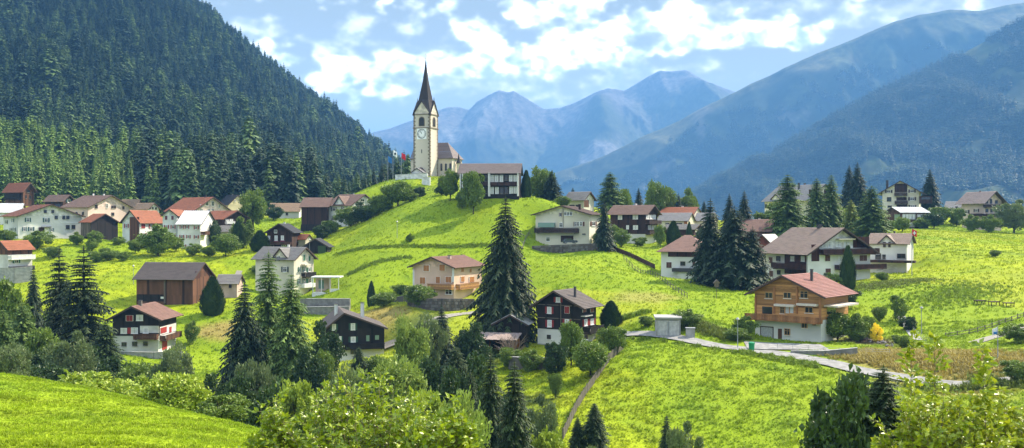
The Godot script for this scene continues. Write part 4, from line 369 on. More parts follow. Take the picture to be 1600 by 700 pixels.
const BANKS := [[[[-49.7,-278.1],[-36,-276.9],[-17.9,-276.2],[0,-275.6]],1500,0.7,0.55,"green","grass strip coloured dark as the shade of the bank across the hill below the church"],  # tufts coloured darker to paint the shade of the bank
[[[-43.5,-262.5],[-36.3,-266.2],[-27.9,-268.8]],500,0.7,0.6,"green","short grass strip coloured dark as bank shade on the slope left of the peach villa"],  # darker tufts here too paint bank shade onto the slope
[[[17.8,-188.8],[22.4,-191.2],[26.2,-192.5]],700,0.6,0.8,"green","dark grassy bank behind the red-shuttered house"],
[[[29.2,-180],[33.2,-176.2],[36.7,-171.2],[39.2,-167.5]],1500,1.2,0.8,"olive","rough grass on the roadside bank below the spruce cluster"],
[[[55,-151.2],[60.9,-151.2],[67,-147.5],[71.9,-143.8]],6000,3.0,0.7,"dry","tall dry grass at the right beside the road"],
[[[58,-137.5],[63.4,-133.8],[68.2,-131.2]],1500,1.5,1.0,"olive","tall rough grass at the right frame edge"],
[[[20.9,-173.8],[30,-165],[38.7,-156.9],[47.7,-146.9]],2200,0.8,0.6,"green","long grass along the lower edge of the road"],
[[[82.1,-197.5],[93.8,-206.2],[103.3,-215]],1200,4.0,0.6,"green","rough darker grass on the sunny right slope"],
[[[75.4,-215],[85.7,-220],[93.5,-225]],1200,2.5,0.6,"olive","rough grass above the log chalet garden"]]

# ---------------------------------------------------------------- helpers
func stage(what: String) -> void:
	print(what, " ", Time.get_ticks_msec() - clock0)

func numbered(called: String) -> String:
	var k: int = names.get(called, 0)
	names[called] = k + 1
	return called if k == 0 else "%s_%03d" % [called, k]

func thing(called: String, label: String, category: String, at := Vector3.ZERO, yaw := 0.0, group := "") -> Node3D:
	var o := Node3D.new()
	o.name = numbered(called)
	o.position = at
	o.rotation_degrees.y = yaw
	o.set_meta("label", label)
	o.set_meta("category", category)
	if group:
		o.set_meta("group", group)
	add_child(o)
	return o

func piece(called: String, mesh: Mesh, m: Material, parent: Node, t := Transform3D.IDENTITY) -> MeshInstance3D:
	var o := MeshInstance3D.new()
	o.name = called
	o.mesh = mesh
	o.material_override = m
	o.transform = t
	parent.add_child(o, true)
	return o

func block(called: String, at: Vector3, s: Vector3, m: Material, parent: Node, face := Transform3D.IDENTITY) -> MeshInstance3D:
	return piece(called, unit_box, m, parent, face * Transform3D(Basis.from_scale(s), at))

func setting(called: String, mesh: Mesh, m: Material) -> MeshInstance3D:
	var o := piece(numbered(called), mesh, m, self)
	o.set_meta("kind", "structure")
	return o

# ---------------------------------------------------------------- materials
var tex := {}

func noise_image(size: int, freq: float, octaves: int, s: int, type := FastNoiseLite.TYPE_SIMPLEX_SMOOTH) -> Image:
	var f := FastNoiseLite.new()
	f.seed = s
	f.noise_type = type
	f.frequency = freq
	f.fractal_octaves = octaves
	return f.get_seamless_image(size, size)

func toned(img: Image, lo: float, hi: float) -> ImageTexture:
	var o := Image.create(img.get_width(), img.get_height(), false, Image.FORMAT_RGB8)
	for y in img.get_height():
		for x in img.get_width():
			var k: float = lerpf(lo, hi, img.get_pixel(x, y).r)
			o.set_pixel(x, y, Color(k, k, k))
	return ImageTexture.create_from_image(o)

func boards(size: int, n: int, across: bool, s: int) -> ImageTexture:
	# weathered planks: streaks along the grain, each plank a little different, dark joints
	var g := FastNoiseLite.new()
	g.seed = s
	g.frequency = 0.05
	var r := RandomNumberGenerator.new()
	r.seed = s
	var tone := []
	for i in n:
		tone.append(r.randf_range(0.72, 1.0))
	var o := Image.create(size, size, false, Image.FORMAT_RGB8)
	for y in size:
		for x in size:
			var a := y if across else x
			var b := x if across else y
			var i := a * n / size
			var k: float = tone[i] * (0.86 + 0.22 * g.get_noise_3d(a * 5.0, b * 0.35, i * 40.0))
			if a * n % size < n * 1.2:
				k *= 0.55
			o.set_pixel(x, y, Color(k, k * 0.98, k * 0.95))
	return ImageTexture.create_from_image(o)

func make_textures() -> void:
	tex.grain = toned(noise_image(256, 0.06, 4, 3), 0.80, 1.0)
	tex.stain = toned(noise_image(256, 0.02, 5, 4), 0.72, 1.04)
	tex.mottle = toned(noise_image(256, 0.09, 3, 5), 0.55, 1.0)
	tex.rock = toned(noise_image(256, 0.03, 6, 6, FastNoiseLite.TYPE_PERLIN), 0.45, 1.0)
	tex.planks = boards(128, 8, false, 11)
	tex.logs = boards(128, 6, true, 12)
	tex.relief = ImageTexture.create_from_image(noise_image(256, 0.08, 4, 9))
	tex.turf = toned(noise_image(512, 0.05, 5, 21), 0.62, 1.06)

func surface(called: String, col: Color, rough := 0.85, t := "", scale := 0.3, bump := 0.0, spec := 0.4) -> StandardMaterial3D:
	# col: base colour in linear values
	var m := StandardMaterial3D.new()
	m.resource_name = called
	m.albedo_color = col.linear_to_srgb()
	m.roughness = rough
	m.metallic_specular = spec
	m.vertex_color_use_as_albedo = true
	if t:
		m.albedo_texture = tex[t]
		m.uv1_triplanar = true
		m.uv1_scale = Vector3.ONE * scale
		if bump > 0.0:
			m.heightmap_enabled = true
			m.heightmap_texture = tex.relief
			m.heightmap_scale = bump
	M[called] = m
	return m

func leafy(called: String, col: Color, through := 0.5, rough := 0.55, spec := 0.4) -> void:
	var m := surface(called, col, rough, "", 0.3, 0.0, spec)
	m.cull_mode = BaseMaterial3D.CULL_DISABLED
	if through > 0.0:
		m.backlight_enabled = true
		m.backlight = Color(through, through, through * 0.6).linear_to_srgb()

func make_materials() -> void:
	make_textures()
	# plaster
	surface("white", Color(0.82, 0.81, 0.77), 0.9, "stain", 0.12)
	surface("white2", Color(0.84, 0.84, 0.81), 0.8, "grain", 0.3)
	surface("white3", Color(0.78, 0.765, 0.71), 0.9, "stain", 0.15)
	surface("cream", Color(0.66, 0.60, 0.48), 0.9, "stain", 0.15)
	surface("cream2", Color(0.80, 0.74, 0.59), 0.9, "stain", 0.12)
	surface("pink", Color(0.80, 0.62, 0.55), 0.9, "stain", 0.12)
	surface("peach", Color(0.80, 0.56, 0.42), 0.9, "stain", 0.12)
	surface("peach2", Color(0.64, 0.48, 0.40), 0.9, "stain", 0.2)
	surface("yellow", Color(0.74, 0.66, 0.40), 0.9, "stain", 0.15)
	surface("church", Color(0.74, 0.655, 0.545), 0.92, "stain", 0.08)
	surface("clock_white", Color(0.88, 0.88, 0.87), 0.6)
	surface("quoin", Color(0.34, 0.27, 0.19), 0.9, "mottle", 0.6)
	# timber
	surface("blackwood", Color(0.028, 0.021, 0.018), 0.8, "planks", 0.45, 1.0)
	surface("darkwood", Color(0.070, 0.032, 0.022), 0.8, "planks", 0.45, 1.0)
	surface("darkwood2", Color(0.085, 0.036, 0.028), 0.8, "planks", 0.5)
	surface("brownwood", Color(0.20, 0.092, 0.05), 0.8, "planks", 0.4, 1.0)
	surface("brownwood2", Color(0.105, 0.036, 0.026), 0.75, "planks", 0.5)
	surface("brownwood3", Color(0.16, 0.085, 0.065), 0.8, "planks", 0.4)
	surface("greywood", Color(0.24, 0.20, 0.165), 0.9, "planks", 0.4, 1.0)
	surface("logwood", Color(0.80, 0.42, 0.155), 0.65, "logs", 0.42, 2.0)
	surface("logwood2", Color(0.62, 0.29, 0.11), 0.65, "planks", 0.5)
	surface("orangewood", Color(0.52, 0.20, 0.05), 0.7, "planks", 0.5)
	surface("fencewood", Color(0.26, 0.24, 0.20), 0.9, "planks", 0.6)
	# paint
	surface("redpaint", Color(0.30, 0.03, 0.028), 0.6)
	surface("redpaint2", Color(0.30, 0.09, 0.065), 0.8, "planks", 0.5)
	for s in [["teal", Color(0.035, 0.10, 0.12)], ["red", Color(0.30, 0.030, 0.028)], ["maroon", Color(0.14, 0.028, 0.04)], ["green", Color(0.06, 0.17, 0.10)], ["greendark", Color(0.03, 0.09, 0.06)], ["grey", Color(0.16, 0.15, 0.15)], ["greydark", Color(0.08, 0.09, 0.09)], ["brown", Color(0.12, 0.045, 0.03)], ["dark", Color(0.05, 0.03, 0.027)], ["orange", Color(0.48, 0.20, 0.065)], ["rust", Color(0.30, 0.10, 0.06)]]:
		surface("shutter_" + s[0], s[1], 0.6, "grain", 0.9)
	surface("frame_white", Color(0.78, 0.77, 0.74), 0.5)
	surface("frame_dark", Color(0.07, 0.045, 0.035), 0.6)
	surface("frame_wood", Color(0.48, 0.29, 0.13), 0.6)
	surface("glassdark", Color(0.022, 0.026, 0.03), 0.06, "", 0.3, 0.0, 0.6)
	surface("curtain", Color(0.74, 0.75, 0.74), 0.6, "grain", 0.8)
	surface("glass_green", Color(0.16, 0.25, 0.22), 0.12, "", 0.3, 0.0, 0.6)
	surface("awning", Color(0.75, 0.66, 0.56), 0.85, "grain", 0.5)
	surface("flower", Color(0.42, 0.05, 0.10), 0.8, "mottle", 1.4)
	# roofs
	for s in [["tile_orange", Color(0.46, 0.155, 0.070)], ["tile_brick", Color(0.34, 0.13, 0.075)], ["tile_brown", Color(0.29, 0.175, 0.13)], ["tile_tan", Color(0.42, 0.28, 0.17)], ["tile_darkbrown", Color(0.17, 0.105, 0.085)], ["tile_dark", Color(0.16, 0.125, 0.112)], ["tile_rust", Color(0.31, 0.165, 0.12)], ["tile_redbrown", Color(0.36, 0.20, 0.15)], ["tile_redsmooth", Color(0.38, 0.15, 0.12)], ["tile_tanbrown", Color(0.40, 0.29, 0.23)], ["tile_pinkish", Color(0.5, 0.38, 0.33)], ["slate_grey", Color(0.30, 0.28, 0.26)], ["slate_dark", Color(0.045, 0.045, 0.052)], ["slate_pale", Color(0.34, 0.33, 0.33)], ["slate_purple", Color(0.28, 0.22, 0.205)], ["spire", Color(0.062, 0.046, 0.044)]]:
		surface(s[0], s[1], 0.75, "mottle", 0.35)
	surface("metal_white", Color(0.70, 0.70, 0.70), 0.45, "grain", 0.2)
	surface("metal_pale", Color(0.50, 0.49, 0.48), 0.4, "grain", 0.2)
	surface("door_grey", Color(0.52, 0.53, 0.54), 0.5, "grain", 0.4)
	surface("metal_dark", Color(0.05, 0.045, 0.05), 0.5)
	surface("metal_grey", Color(0.30, 0.31, 0.32), 0.45)
	surface("slate", Color(0.2, 0.17, 0.15), 0.8, "mottle", 0.5)
	# stone and ground
	surface("concrete", Color(0.42, 0.41, 0.39), 0.9, "stain", 0.18, 2.0)
	surface("concrete_dark", Color(0.26, 0.25, 0.235), 0.9, "stain", 0.15, 2.0)
	surface("stone", Color(0.24, 0.215, 0.19), 0.95, "mottle", 0.5, 4.0)
	for i in 4:
		surface("stone_%d" % i, [Color(0.17, 0.15, 0.135), Color(0.25, 0.225, 0.20), Color(0.21, 0.17, 0.145), Color(0.30, 0.28, 0.26)][i], 0.95, "mottle", 1.0, 3.0)
	surface("mortar", Color(0.16, 0.145, 0.13), 0.95, "mottle", 0.6)
	surface("asphalt", Color(0.30, 0.29, 0.275), 0.95, "stain", 0.12, 1.0)
	surface("gravel", Color(0.42, 0.385, 0.33), 0.95, "mottle", 0.4, 2.0)
	var t := surface("turf", Color(1, 1, 1), 0.9, "turf", 0.10, 6.0, 0.2)
	t.uv1_world_triplanar = true
	t = surface("slope", Color(1, 1, 1), 0.95, "rock", 0.004, 0.0, 0.2)
	t.uv1_world_triplanar = true
	leafy("blade", Color(1, 1, 1), 0.55, 0.6, 0.3)
	leafy("needle", Color(1, 1, 1), 0.25, 0.65, 0.35)
	leafy("leaf", Color(1, 1, 1), 0.38, 0.5, 0.45)
	leafy("leaf_near", Color(1, 1, 1), 0.6, 0.38, 0.55)
	leafy("hedge", Color(0.035, 0.07, 0.018), 0.3)
	surface("bark", Color(0.10, 0.075, 0.055), 0.95, "mottle", 0.8, 2.0)
	surface("twig", Color(0.17, 0.13, 0.10), 0.9)
	surface("paint_black", Color(0.02, 0.02, 0.022), 0.6)
	surface("gold", Color(0.55, 0.40, 0.12), 0.4)
	surface("flag_red", Color(0.55, 0.02, 0.03), 0.8)
	surface("flag_blue", Color(0.03, 0.16, 0.42), 0.8)
	surface("flag_white", Color(0.8, 0.8, 0.8), 0.8)
	surface("bin_green", Color(0.02, 0.26, 0.10), 0.4)
	surface("car_blue", Color(0.05, 0.065, 0.085), 0.25, "", 0.3, 0.0, 0.6)
	surface("car_red", Color(0.30, 0.02, 0.03), 0.3, "", 0.3, 0.0, 0.6)
	surface("tyre", Color(0.02, 0.02, 0.02), 0.9)

# ---------------------------------------------------------------- sky
func cloud(img: Image, az: float, el: float, rx: float, ry: float, thick: float, f: FastNoiseLite) -> void:
	# a cumulus of noise lobes, az and el in degrees, drawn on the panorama
	var w := img.get_width()
	var h := img.get_height()
	var k := w / 360.0
	var x0 := int((az - rx * 1.4) * k)
	var x1 := int((az + rx * 1.4) * k)
	var y0 := maxi(0, int((90.0 - el - ry * 1.6) * k))
	var y1 := mini(h / 2 - 2, int((90.0 - el + ry * 1.3) * k))
	for y in range(y0, y1):
		var e := 90.0 - y / k
		for x in range(x0, x1):
			var a := x / k
			var dx := (a - az) / rx
			var dy := (e - el) / ry
			var flat := dy if dy > 0.0 else dy * 1.5
			var q := f.get_noise_3d(a * 3.0, e * 5.5, 7.0)
			var d := 0.96 - sqrt(dx * dx + flat * flat) + q * 1.05
			if d <= 0.0:
				continue
			var al := clampf(d * 2.2, 0.0, 1.0) * thick * 0.9
			var puff := clampf(0.70 + 0.22 * dy + 0.95 * f.get_noise_3d(a * 6.0 + 9.0, e * 10.0 + 4.0, 31.0), 0.25, 1.0)
			var white := Color(0.42, 0.46, 0.50).lerp(Color(1.0, 0.995, 0.985), puff * puff)
			var px := posmod(x, w)
			img.set_pixel(px, y, img.get_pixel(px, y).lerp(white, al * al * (3.0 - 2.0 * al)))

func make_sky() -> Sky:
	var w := 4096
	var h := 2048
	var img := Image.create(w, h, false, Image.FORMAT_RGB8)
	var low := Color(0.50, 0.505, 0.49)
	var mid := Color(0.345, 0.36, 0.35)
	var top := Color(0.33, 0.42, 0.55)
	for y in h:
		var e := 90.0 - (y + 0.5) * 180.0 / h
		var c := Color(0.42, 0.47, 0.42)
		if e > 0.0:
			c = low.lerp(mid, smoothstep(2.0, 15.0, e)).lerp(top, smoothstep(14.0, 80.0, e))
		img.fill_rect(Rect2i(0, y, w, 1), c)
	var f := FastNoiseLite.new()
	f.seed = 5
	f.frequency = 0.11
	f.fractal_octaves = 5
	f.fractal_gain = 0.52
	# thin veil first, then the cumulus banks
	var banks := [[-4, 8.6, 17, 4.2, 0.42], [9, 11.2, 15, 2.4, 0.35], [-16, 6, 9, 2.2, 0.35], [6, 6.0, 10, 1.6, 0.32], [22, 11.0, 6, 1.6, 0.3],
		[-5.6, 9.2, 4.6, 1.15, 0.95], [-1.2, 9.5, 4.6, 2.2, 1.0], [2.4, 9.6, 4.4, 1.9, 1.0], [5.4, 9.2, 3.2, 1.2, 0.95], [-8.6, 8.6, 3.6, 1.1, 0.8],
		[3.0, 12.4, 5.6, 1.3, 0.9], [7.8, 11.4, 4.6, 1.3, 0.9], [13.6, 10.8, 3.8, 1.2, 1.0], [16.0, 10.2, 3.2, 1.0, 1.0], [10.8, 10.2, 3.4, 0.9, 0.9],
		[-13.0, 9.4, 2.6, 1.1, 0.85], [-10.2, 8.0, 2.8, 1.3, 1.0], [-8.2, 7.6, 2.0, 1.0, 0.95], [-14.8, 8.0, 2.6, 1.0, 0.6], [19.0, 12.6, 1.6, 0.8, 0.8], [21.8, 12.3, 1.5, 0.6, 0.7], [-1.0, 13.6, 6, 0.8, 0.6]]
	for b in banks:
		cloud(img, b[0], b[1], b[2], b[3], b[4], f)
	var r := RandomNumberGenerator.new()
	r.seed = 77
	var a := 34.0
	while a < 326.0:
		cloud(img, a, r.randf_range(7, 20), r.randf_range(4, 9), r.randf_range(1.2, 2.8), r.randf_range(0.6, 1.0), f)
		a += r.randf_range(5, 10)
	# broken cumulus overhead, unseen, added and thickened to brighten the shaded walls
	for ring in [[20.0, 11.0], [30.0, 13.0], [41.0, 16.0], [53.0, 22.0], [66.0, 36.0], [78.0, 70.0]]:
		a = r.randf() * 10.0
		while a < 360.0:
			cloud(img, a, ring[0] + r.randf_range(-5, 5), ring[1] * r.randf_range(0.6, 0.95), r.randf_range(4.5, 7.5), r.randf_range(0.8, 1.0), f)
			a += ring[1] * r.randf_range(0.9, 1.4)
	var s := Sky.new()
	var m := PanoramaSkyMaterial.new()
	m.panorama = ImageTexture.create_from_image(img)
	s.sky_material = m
	return s

# ---------------------------------------------------------------- ground
const STEP := 2.5
const NX := 264
const NZ := 232
const X0 := -330.0
const Z0 := 22.5      # rows run away from the camera
var HG := PackedFloat32Array()
var busy := PackedByteArray()

func spread(tbl: Array, plane: Array, c2: float, x: float, z: float) -> float:
	var s: float = plane[0] + plane[1] * x + plane[2] * z
	for i in range(0, tbl.size(), 3):
		var dx: float = x - tbl[i]
		var dz: float = z - tbl[i + 1]
		s += tbl[i + 2] * sqrt(dx * dx + dz * dz + c2)
	return s

func make_heights() -> void:
	var px := PackedFloat32Array()
	var pz := PackedFloat32Array()
	var pw := PackedFloat32Array()
	for i in range(0, GROUND.size(), 3):
		px.append(GROUND[i]); pz.append(GROUND[i + 1]); pw.append(GROUND[i + 2])
	var cnt := px.size()
	var cx := NX / 2 + 1
	var cz := NZ / 2 + 1
	var co := PackedFloat32Array()
	co.resize(cx * cz)
	for j in cz:
		var z := Z0 - j * STEP * 2.0
		var reach := maxf(60.0, -z * 0.56 + 45.0)
		var first := -1
		var last := -1
		for i in cx:
			var x := X0 + i * STEP * 2.0
			if absf(x) > reach:
				continue
			if first < 0:
				first = i
			last = i
			var s: float = GROUND_PLANE[0] + GROUND_PLANE[1] * x + GROUND_PLANE[2] * z
			for k in cnt:
				var dx := x - px[k]
				var dz := z - pz[k]
				s += pw[k] * sqrt(dx * dx + dz * dz + 56.25)
			co[j * cx + i] = s
		for i in first:
			co[j * cx + i] = co[j * cx + first]
		for i in range(last + 1, cx):
			co[j * cx + i] = co[j * cx + last]
	HG.resize((NX + 1) * (NZ + 1))
	busy.resize((NX + 1) * (NZ + 1))
	for j in NZ + 1:
		var fj := j * 0.5
		var j1 := mini(int(fj), cz - 2)
		var tj := fj - j1
		for i in NX + 1:
			var fi := i * 0.5
			var i1 := mini(int(fi), cx - 2)
			var ti := fi - i1
			var rows := [0.0, 0.0, 0.0, 0.0]
			for q in 4:
				var jj := clampi(j1 + q - 1, 0, cz - 1) * cx
				rows[q] = cubic_interpolate(co[jj + i1], co[jj + mini(i1 + 1, cx - 1)], co[jj + maxi(i1 - 1, 0)], co[jj + mini(i1 + 2, cx - 1)], ti)
			var y: float = cubic_interpolate(rows[1], rows[2], rows[0], rows[3], tj)
			y += 0.16 * wobble.get_noise_2d((X0 + i * STEP) * 3.0, (Z0 - j * STEP) * 3.0)
			HG[j * (NX + 1) + i] = y

func ground(x: float, z: float) -> float:
	var fi := clampf((x - X0) / STEP, 0.0, NX - 0.001)
	var fj := clampf((Z0 - z) / STEP, 0.0, NZ - 0.001)
	var i := int(fi)
	var j := int(fj)
	fi -= i
	fj -= j
	var k := j * (NX + 1) + i
	return lerpf(lerpf(HG[k], HG[k + 1], fi), lerpf(HG[k + NX + 1], HG[k + NX + 2], fi), fj)

func mark(x: float, z: float, r: float) -> void:
	for j in range(int((Z0 - z - r) / STEP), int((Z0 - z + r) / STEP) + 2):
		for i in range(int((x - r - X0) / STEP), int((x + r - X0) / STEP) + 2):
			if i >= 0 and j >= 0 and i <= NX and j <= NZ and Vector2(X0 + i * STEP - x, Z0 - j * STEP - z).length() < r + 0.6:
				busy[j * (NX + 1) + i] = 1

func taken(x: float, z: float) -> bool:
	var i := clampi(roundi((x - X0) / STEP), 0, NX)
	var j := clampi(roundi((Z0 - z) / STEP), 0, NZ)
	return busy[j * (NX + 1) + i] == 1

var fields := FastNoiseLite.new()

const SOIL := {"dry": Color(0.36, 0.29, 0.08), "olive": Color(0.15, 0.19, 0.035), "straw": Color(0.36, 0.36, 0.07), "soil": Color(0.13, 0.10, 0.07), "thicket_shade": Color(0.045, 0.075, 0.016)}  # last entry: shade between the gully trees, painted as a dark ground colour

func turf_colour(x: float, z: float) -> Color:
	var a := wobble.get_noise_2d(x * 0.9, z * 0.9)
	var b := wobble.get_noise_2d(x * 4.0 + 300.0, z * 4.0)
	var c := Color(0.285, 0.370, 0.011).lerp(Color(0.400, 0.460, 0.013), clampf(0.5 + a * 0.9, 0, 1))
	c = c.lerp(Color(0.115, 0.205, 0.014), clampf(b * 1.1, 0.0, 0.75))
	# fields cut at different times, some still showing the mower's swaths
	var field := fields.get_noise_2d(x + 9.0 * wobble.get_noise_2d(x, z), z)
	if field > 0.25:
		c = c.lerp(Color(0.205, 0.330, 0.012), 0.5)
	elif field < -0.45:
		c = c.lerp(Color(0.40, 0.44, 0.03), 0.45)
	if absf(field) < 0.5:
		c *= 1.0 + 0.13 * signf(sin((x * 0.35 + z * 1.0) * 1.15 + a * 2.0))
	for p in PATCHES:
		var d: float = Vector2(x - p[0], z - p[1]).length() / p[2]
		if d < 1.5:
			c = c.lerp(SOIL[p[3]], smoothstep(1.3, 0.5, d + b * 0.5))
	return c

func make_ground() -> void:
	var v := PackedVector3Array()
	var n := PackedVector3Array()
	var c := PackedColorArray()
	var idx := PackedInt32Array()
	var w := NX + 1
	for j in NZ + 1:
		for i in w:
			var x := X0 + i * STEP
			var z := Z0 - j * STEP
			v.append(Vector3(x, HG[j * w + i], z))
			var dx := HG[j * w + mini(i + 1, NX)] - HG[j * w + maxi(i - 1, 0)]
			var dz := HG[mini(j + 1, NZ) * w + i] - HG[maxi(j - 1, 0) * w + i]
			n.append(Vector3(-dx, 2.0 * STEP, dz).normalized())
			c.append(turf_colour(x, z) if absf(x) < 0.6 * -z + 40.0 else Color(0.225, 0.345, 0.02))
	for j in NZ:
		for i in NX:
			var k := j * w + i
			idx.append_array(PackedInt32Array([k, k + w, k + 1, k + 1, k + w, k + w + 1]))
	var a := []
	a.resize(Mesh.ARRAY_MAX)
	a[Mesh.ARRAY_VERTEX] = v
	a[Mesh.ARRAY_NORMAL] = n
	a[Mesh.ARRAY_COLOR] = c
	a[Mesh.ARRAY_INDEX] = idx
	var m := ArrayMesh.new()
	m.add_surface_from_arrays(Mesh.PRIMITIVE_TRIANGLES, a)
	setting("meadow_ground", m, M.turf)
	# the wide land under and beyond it
	var s := Shape.new()
	s.col = Color(0.06, 0.09, 0.02)
	s.quad(Vector3(-14000, -90, 4000), Vector3(-14000, -90, -14000), Vector3(14000, -90, -14000), Vector3(14000, -90, 4000))
	setting("valley_floor", s.mesh(), M.slope)

func make_roads() -> void:
	for r in ROADS:
		var cv := Curve2D.new()
		var q: Array = r[3]
		for i in q.size():
			var t := (Vector2(q[mini(i + 1, q.size() - 1)][0], q[mini(i + 1, q.size() - 1)][1]) - Vector2(q[maxi(i - 1, 0)][0], q[maxi(i - 1, 0)][1])) * 0.17
			cv.add_point(Vector2(q[i][0], q[i][1]), -t, t)
		cv.bake_interval = 1.2
		var pts := cv.get_baked_points()
		var s := Shape.new()
		var half: float = r[2] * 0.5
		var rows := []
		for i in pts.size():
			var d := (pts[mini(i + 1, pts.size() - 1)] - pts[maxi(i - 1, 0)]).normalized()
			var side := Vector2(-d.y, d.x)
			var line := []
			for k in 5:
				var o := pts[i] + side * half * (k / 2.0 - 1.0) * (1.0 + 0.05 * wobble.get_noise_1d(i * 20.0 + k * 50.0))
				line.append(Vector3(o.x, ground(o.x, o.y) + 0.09, o.y))
			# a road lies level across
			var y: float = (line[0].y + line[2].y + line[4].y) / 3.0 + 0.03
			for k in 5:
				line[k].y = maxf(line[k].y, lerpf(line[k].y, y, 0.5))
			rows.append(line)
			mark(pts[i].x, pts[i].y, half)
		for i in pts.size() - 1:
			for k in 4:
				s.quad(rows[i][k], rows[i + 1][k], rows[i + 1][k + 1], rows[i][k + 1])
		setting(r[0], s.mesh(), M[r[1]])

func tuft_mesh(blades: int, s: int) -> ArrayMesh:
	var r := RandomNumberGenerator.new()
	r.seed = s
	var sh := Shape.new()
	for i in blades:
		var f := r.randf() * TAU
		var lean := r.randf_range(0.15, 0.75)
		var root := Vector3(r.randf_range(-0.4, 0.4), -0.06, r.randf_range(-0.4, 0.4))
		var out := Vector3(cos(f), 0, sin(f))
		var wide := Vector3(-sin(f), 0, cos(f)) * 0.075
		var hgt := r.randf_range(0.5, 1.0)
		var k := r.randf_range(0.8, 1.15)
		sh.col = Color(k, k, k)
		var midp := root + out * lean * 0.35 + Vector3.UP * hgt * 0.65
		sh.tri(root - wide, midp + wide * 0.8, root + wide)
		sh.tri(root - wide, midp - wide * 0.8, midp + wide * 0.8)
		sh.tri(midp - wide * 0.8, root + out * lean + Vector3.UP * hgt, midp + wide * 0.8)
	return sh.mesh()

func scatter_grass(called: String, label: String, near: float, far: float, count: int, size: float, s: int, xr := Vector2(-1, 1)) -> void:
	var r := RandomNumberGenerator.new()
	r.seed = s
	var buf := PackedFloat32Array()
	buf.resize(count * 16)
	var k := 0
	var tries := 0
	while k < count and tries < count * 3:
		tries += 1
		var d := sqrt(lerpf(near * near, far * far, r.randf()))
		var x := d * lerpf(xr.x, xr.y, r.randf()) * 0.60
		if taken(x, -d):
			continue
		var lush := wobble.get_noise_2d(x * 9.0, -d * 9.0)
		if size > 0.2 and lush < -0.25 and r.randf() < 0.6:
			continue
		var y := ground(x, -d)
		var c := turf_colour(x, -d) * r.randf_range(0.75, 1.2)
		var g := size * r.randf_range(0.6, 1.25) * (1.0 + lush)
		var t := r.randf() * TAU
		var cs := cos(t) * g
		var sn := sin(t) * g
		var o := k * 16
		buf[o] = cs; buf[o + 2] = sn; buf[o + 3] = x
		buf[o + 5] = g * r.randf_range(0.6, 1.1); buf[o + 7] = y
		buf[o + 8] = -sn; buf[o + 10] = cs; buf[o + 11] = -d
		buf[o + 12] = c.r; buf[o + 13] = c.g; buf[o + 14] = c.b; buf[o + 15] = 1.0
		k += 1
	buf.resize(k * 16)
	var mm := MultiMesh.new()
	mm.transform_format = MultiMesh.TRANSFORM_3D
	mm.use_colors = true
	mm.mesh = tuft_mesh(7, s)
	mm.instance_count = k
	mm.buffer = buf
	var o := MultiMeshInstance3D.new()
	o.name = numbered(called)
	o.multimesh = mm
	o.material_override = M.blade
	o.set_meta("kind", "stuff")
	o.set_meta("label", label)
	o.set_meta("category", "grass")
	add_child(o)

func tall_grass(line: Array, count: int, wide: float, size: float, col: Color, label: String, s: int) -> void:
	var r := RandomNumberGenerator.new()
	r.seed = s
	var cv := Curve2D.new()
	for q in line:
		cv.add_point(Vector2(q[0], q[1]))
	var length := cv.get_baked_length()
	var buf := PackedFloat32Array()
	for k in count:
		var p := cv.sample_baked(length * r.randf()) + Vector2(r.randfn() * wide, r.randfn() * wide)
		if taken(p.x, p.y):
			continue
		var g := size * r.randf_range(0.5, 1.3)
		var f := r.randf() * TAU
		var c := col * r.randf_range(0.6, 1.4)
		buf.append_array(PackedFloat32Array([cos(f) * g, 0, sin(f) * g, p.x, 0, g * r.randf_range(0.7, 1.2), 0, ground(p.x, p.y), -sin(f) * g, 0, cos(f) * g, p.y, c.r, c.g, c.b, 1]))
	var mm := MultiMesh.new()
	mm.transform_format = MultiMesh.TRANSFORM_3D
	mm.use_colors = true
	mm.mesh = tuft_mesh(9, s)
	mm.instance_count = buf.size() / 16
	mm.buffer = buf
	var o := MultiMeshInstance3D.new()
	o.name = numbered("tall_grass")
	o.multimesh = mm
	o.material_override = M.blade
	o.set_meta("kind", "stuff")
	o.set_meta("label", label)
	o.set_meta("category", "grass")
	add_child(o)

# ---------------------------------------------------------------- mountains
func along(line: Array, u: float) -> Vector3:
	var f := clampf(u, 0.0, 1.0) * (line.size() - 1)
	var i := mini(int(f), line.size() - 2)
	var a := Vector3(line[i][0], line[i][1], line[i][2])
	var b := Vector3(line[i + 1][0], line[i + 1][1], line[i + 1][2])
	return a.lerp(b, f - i)

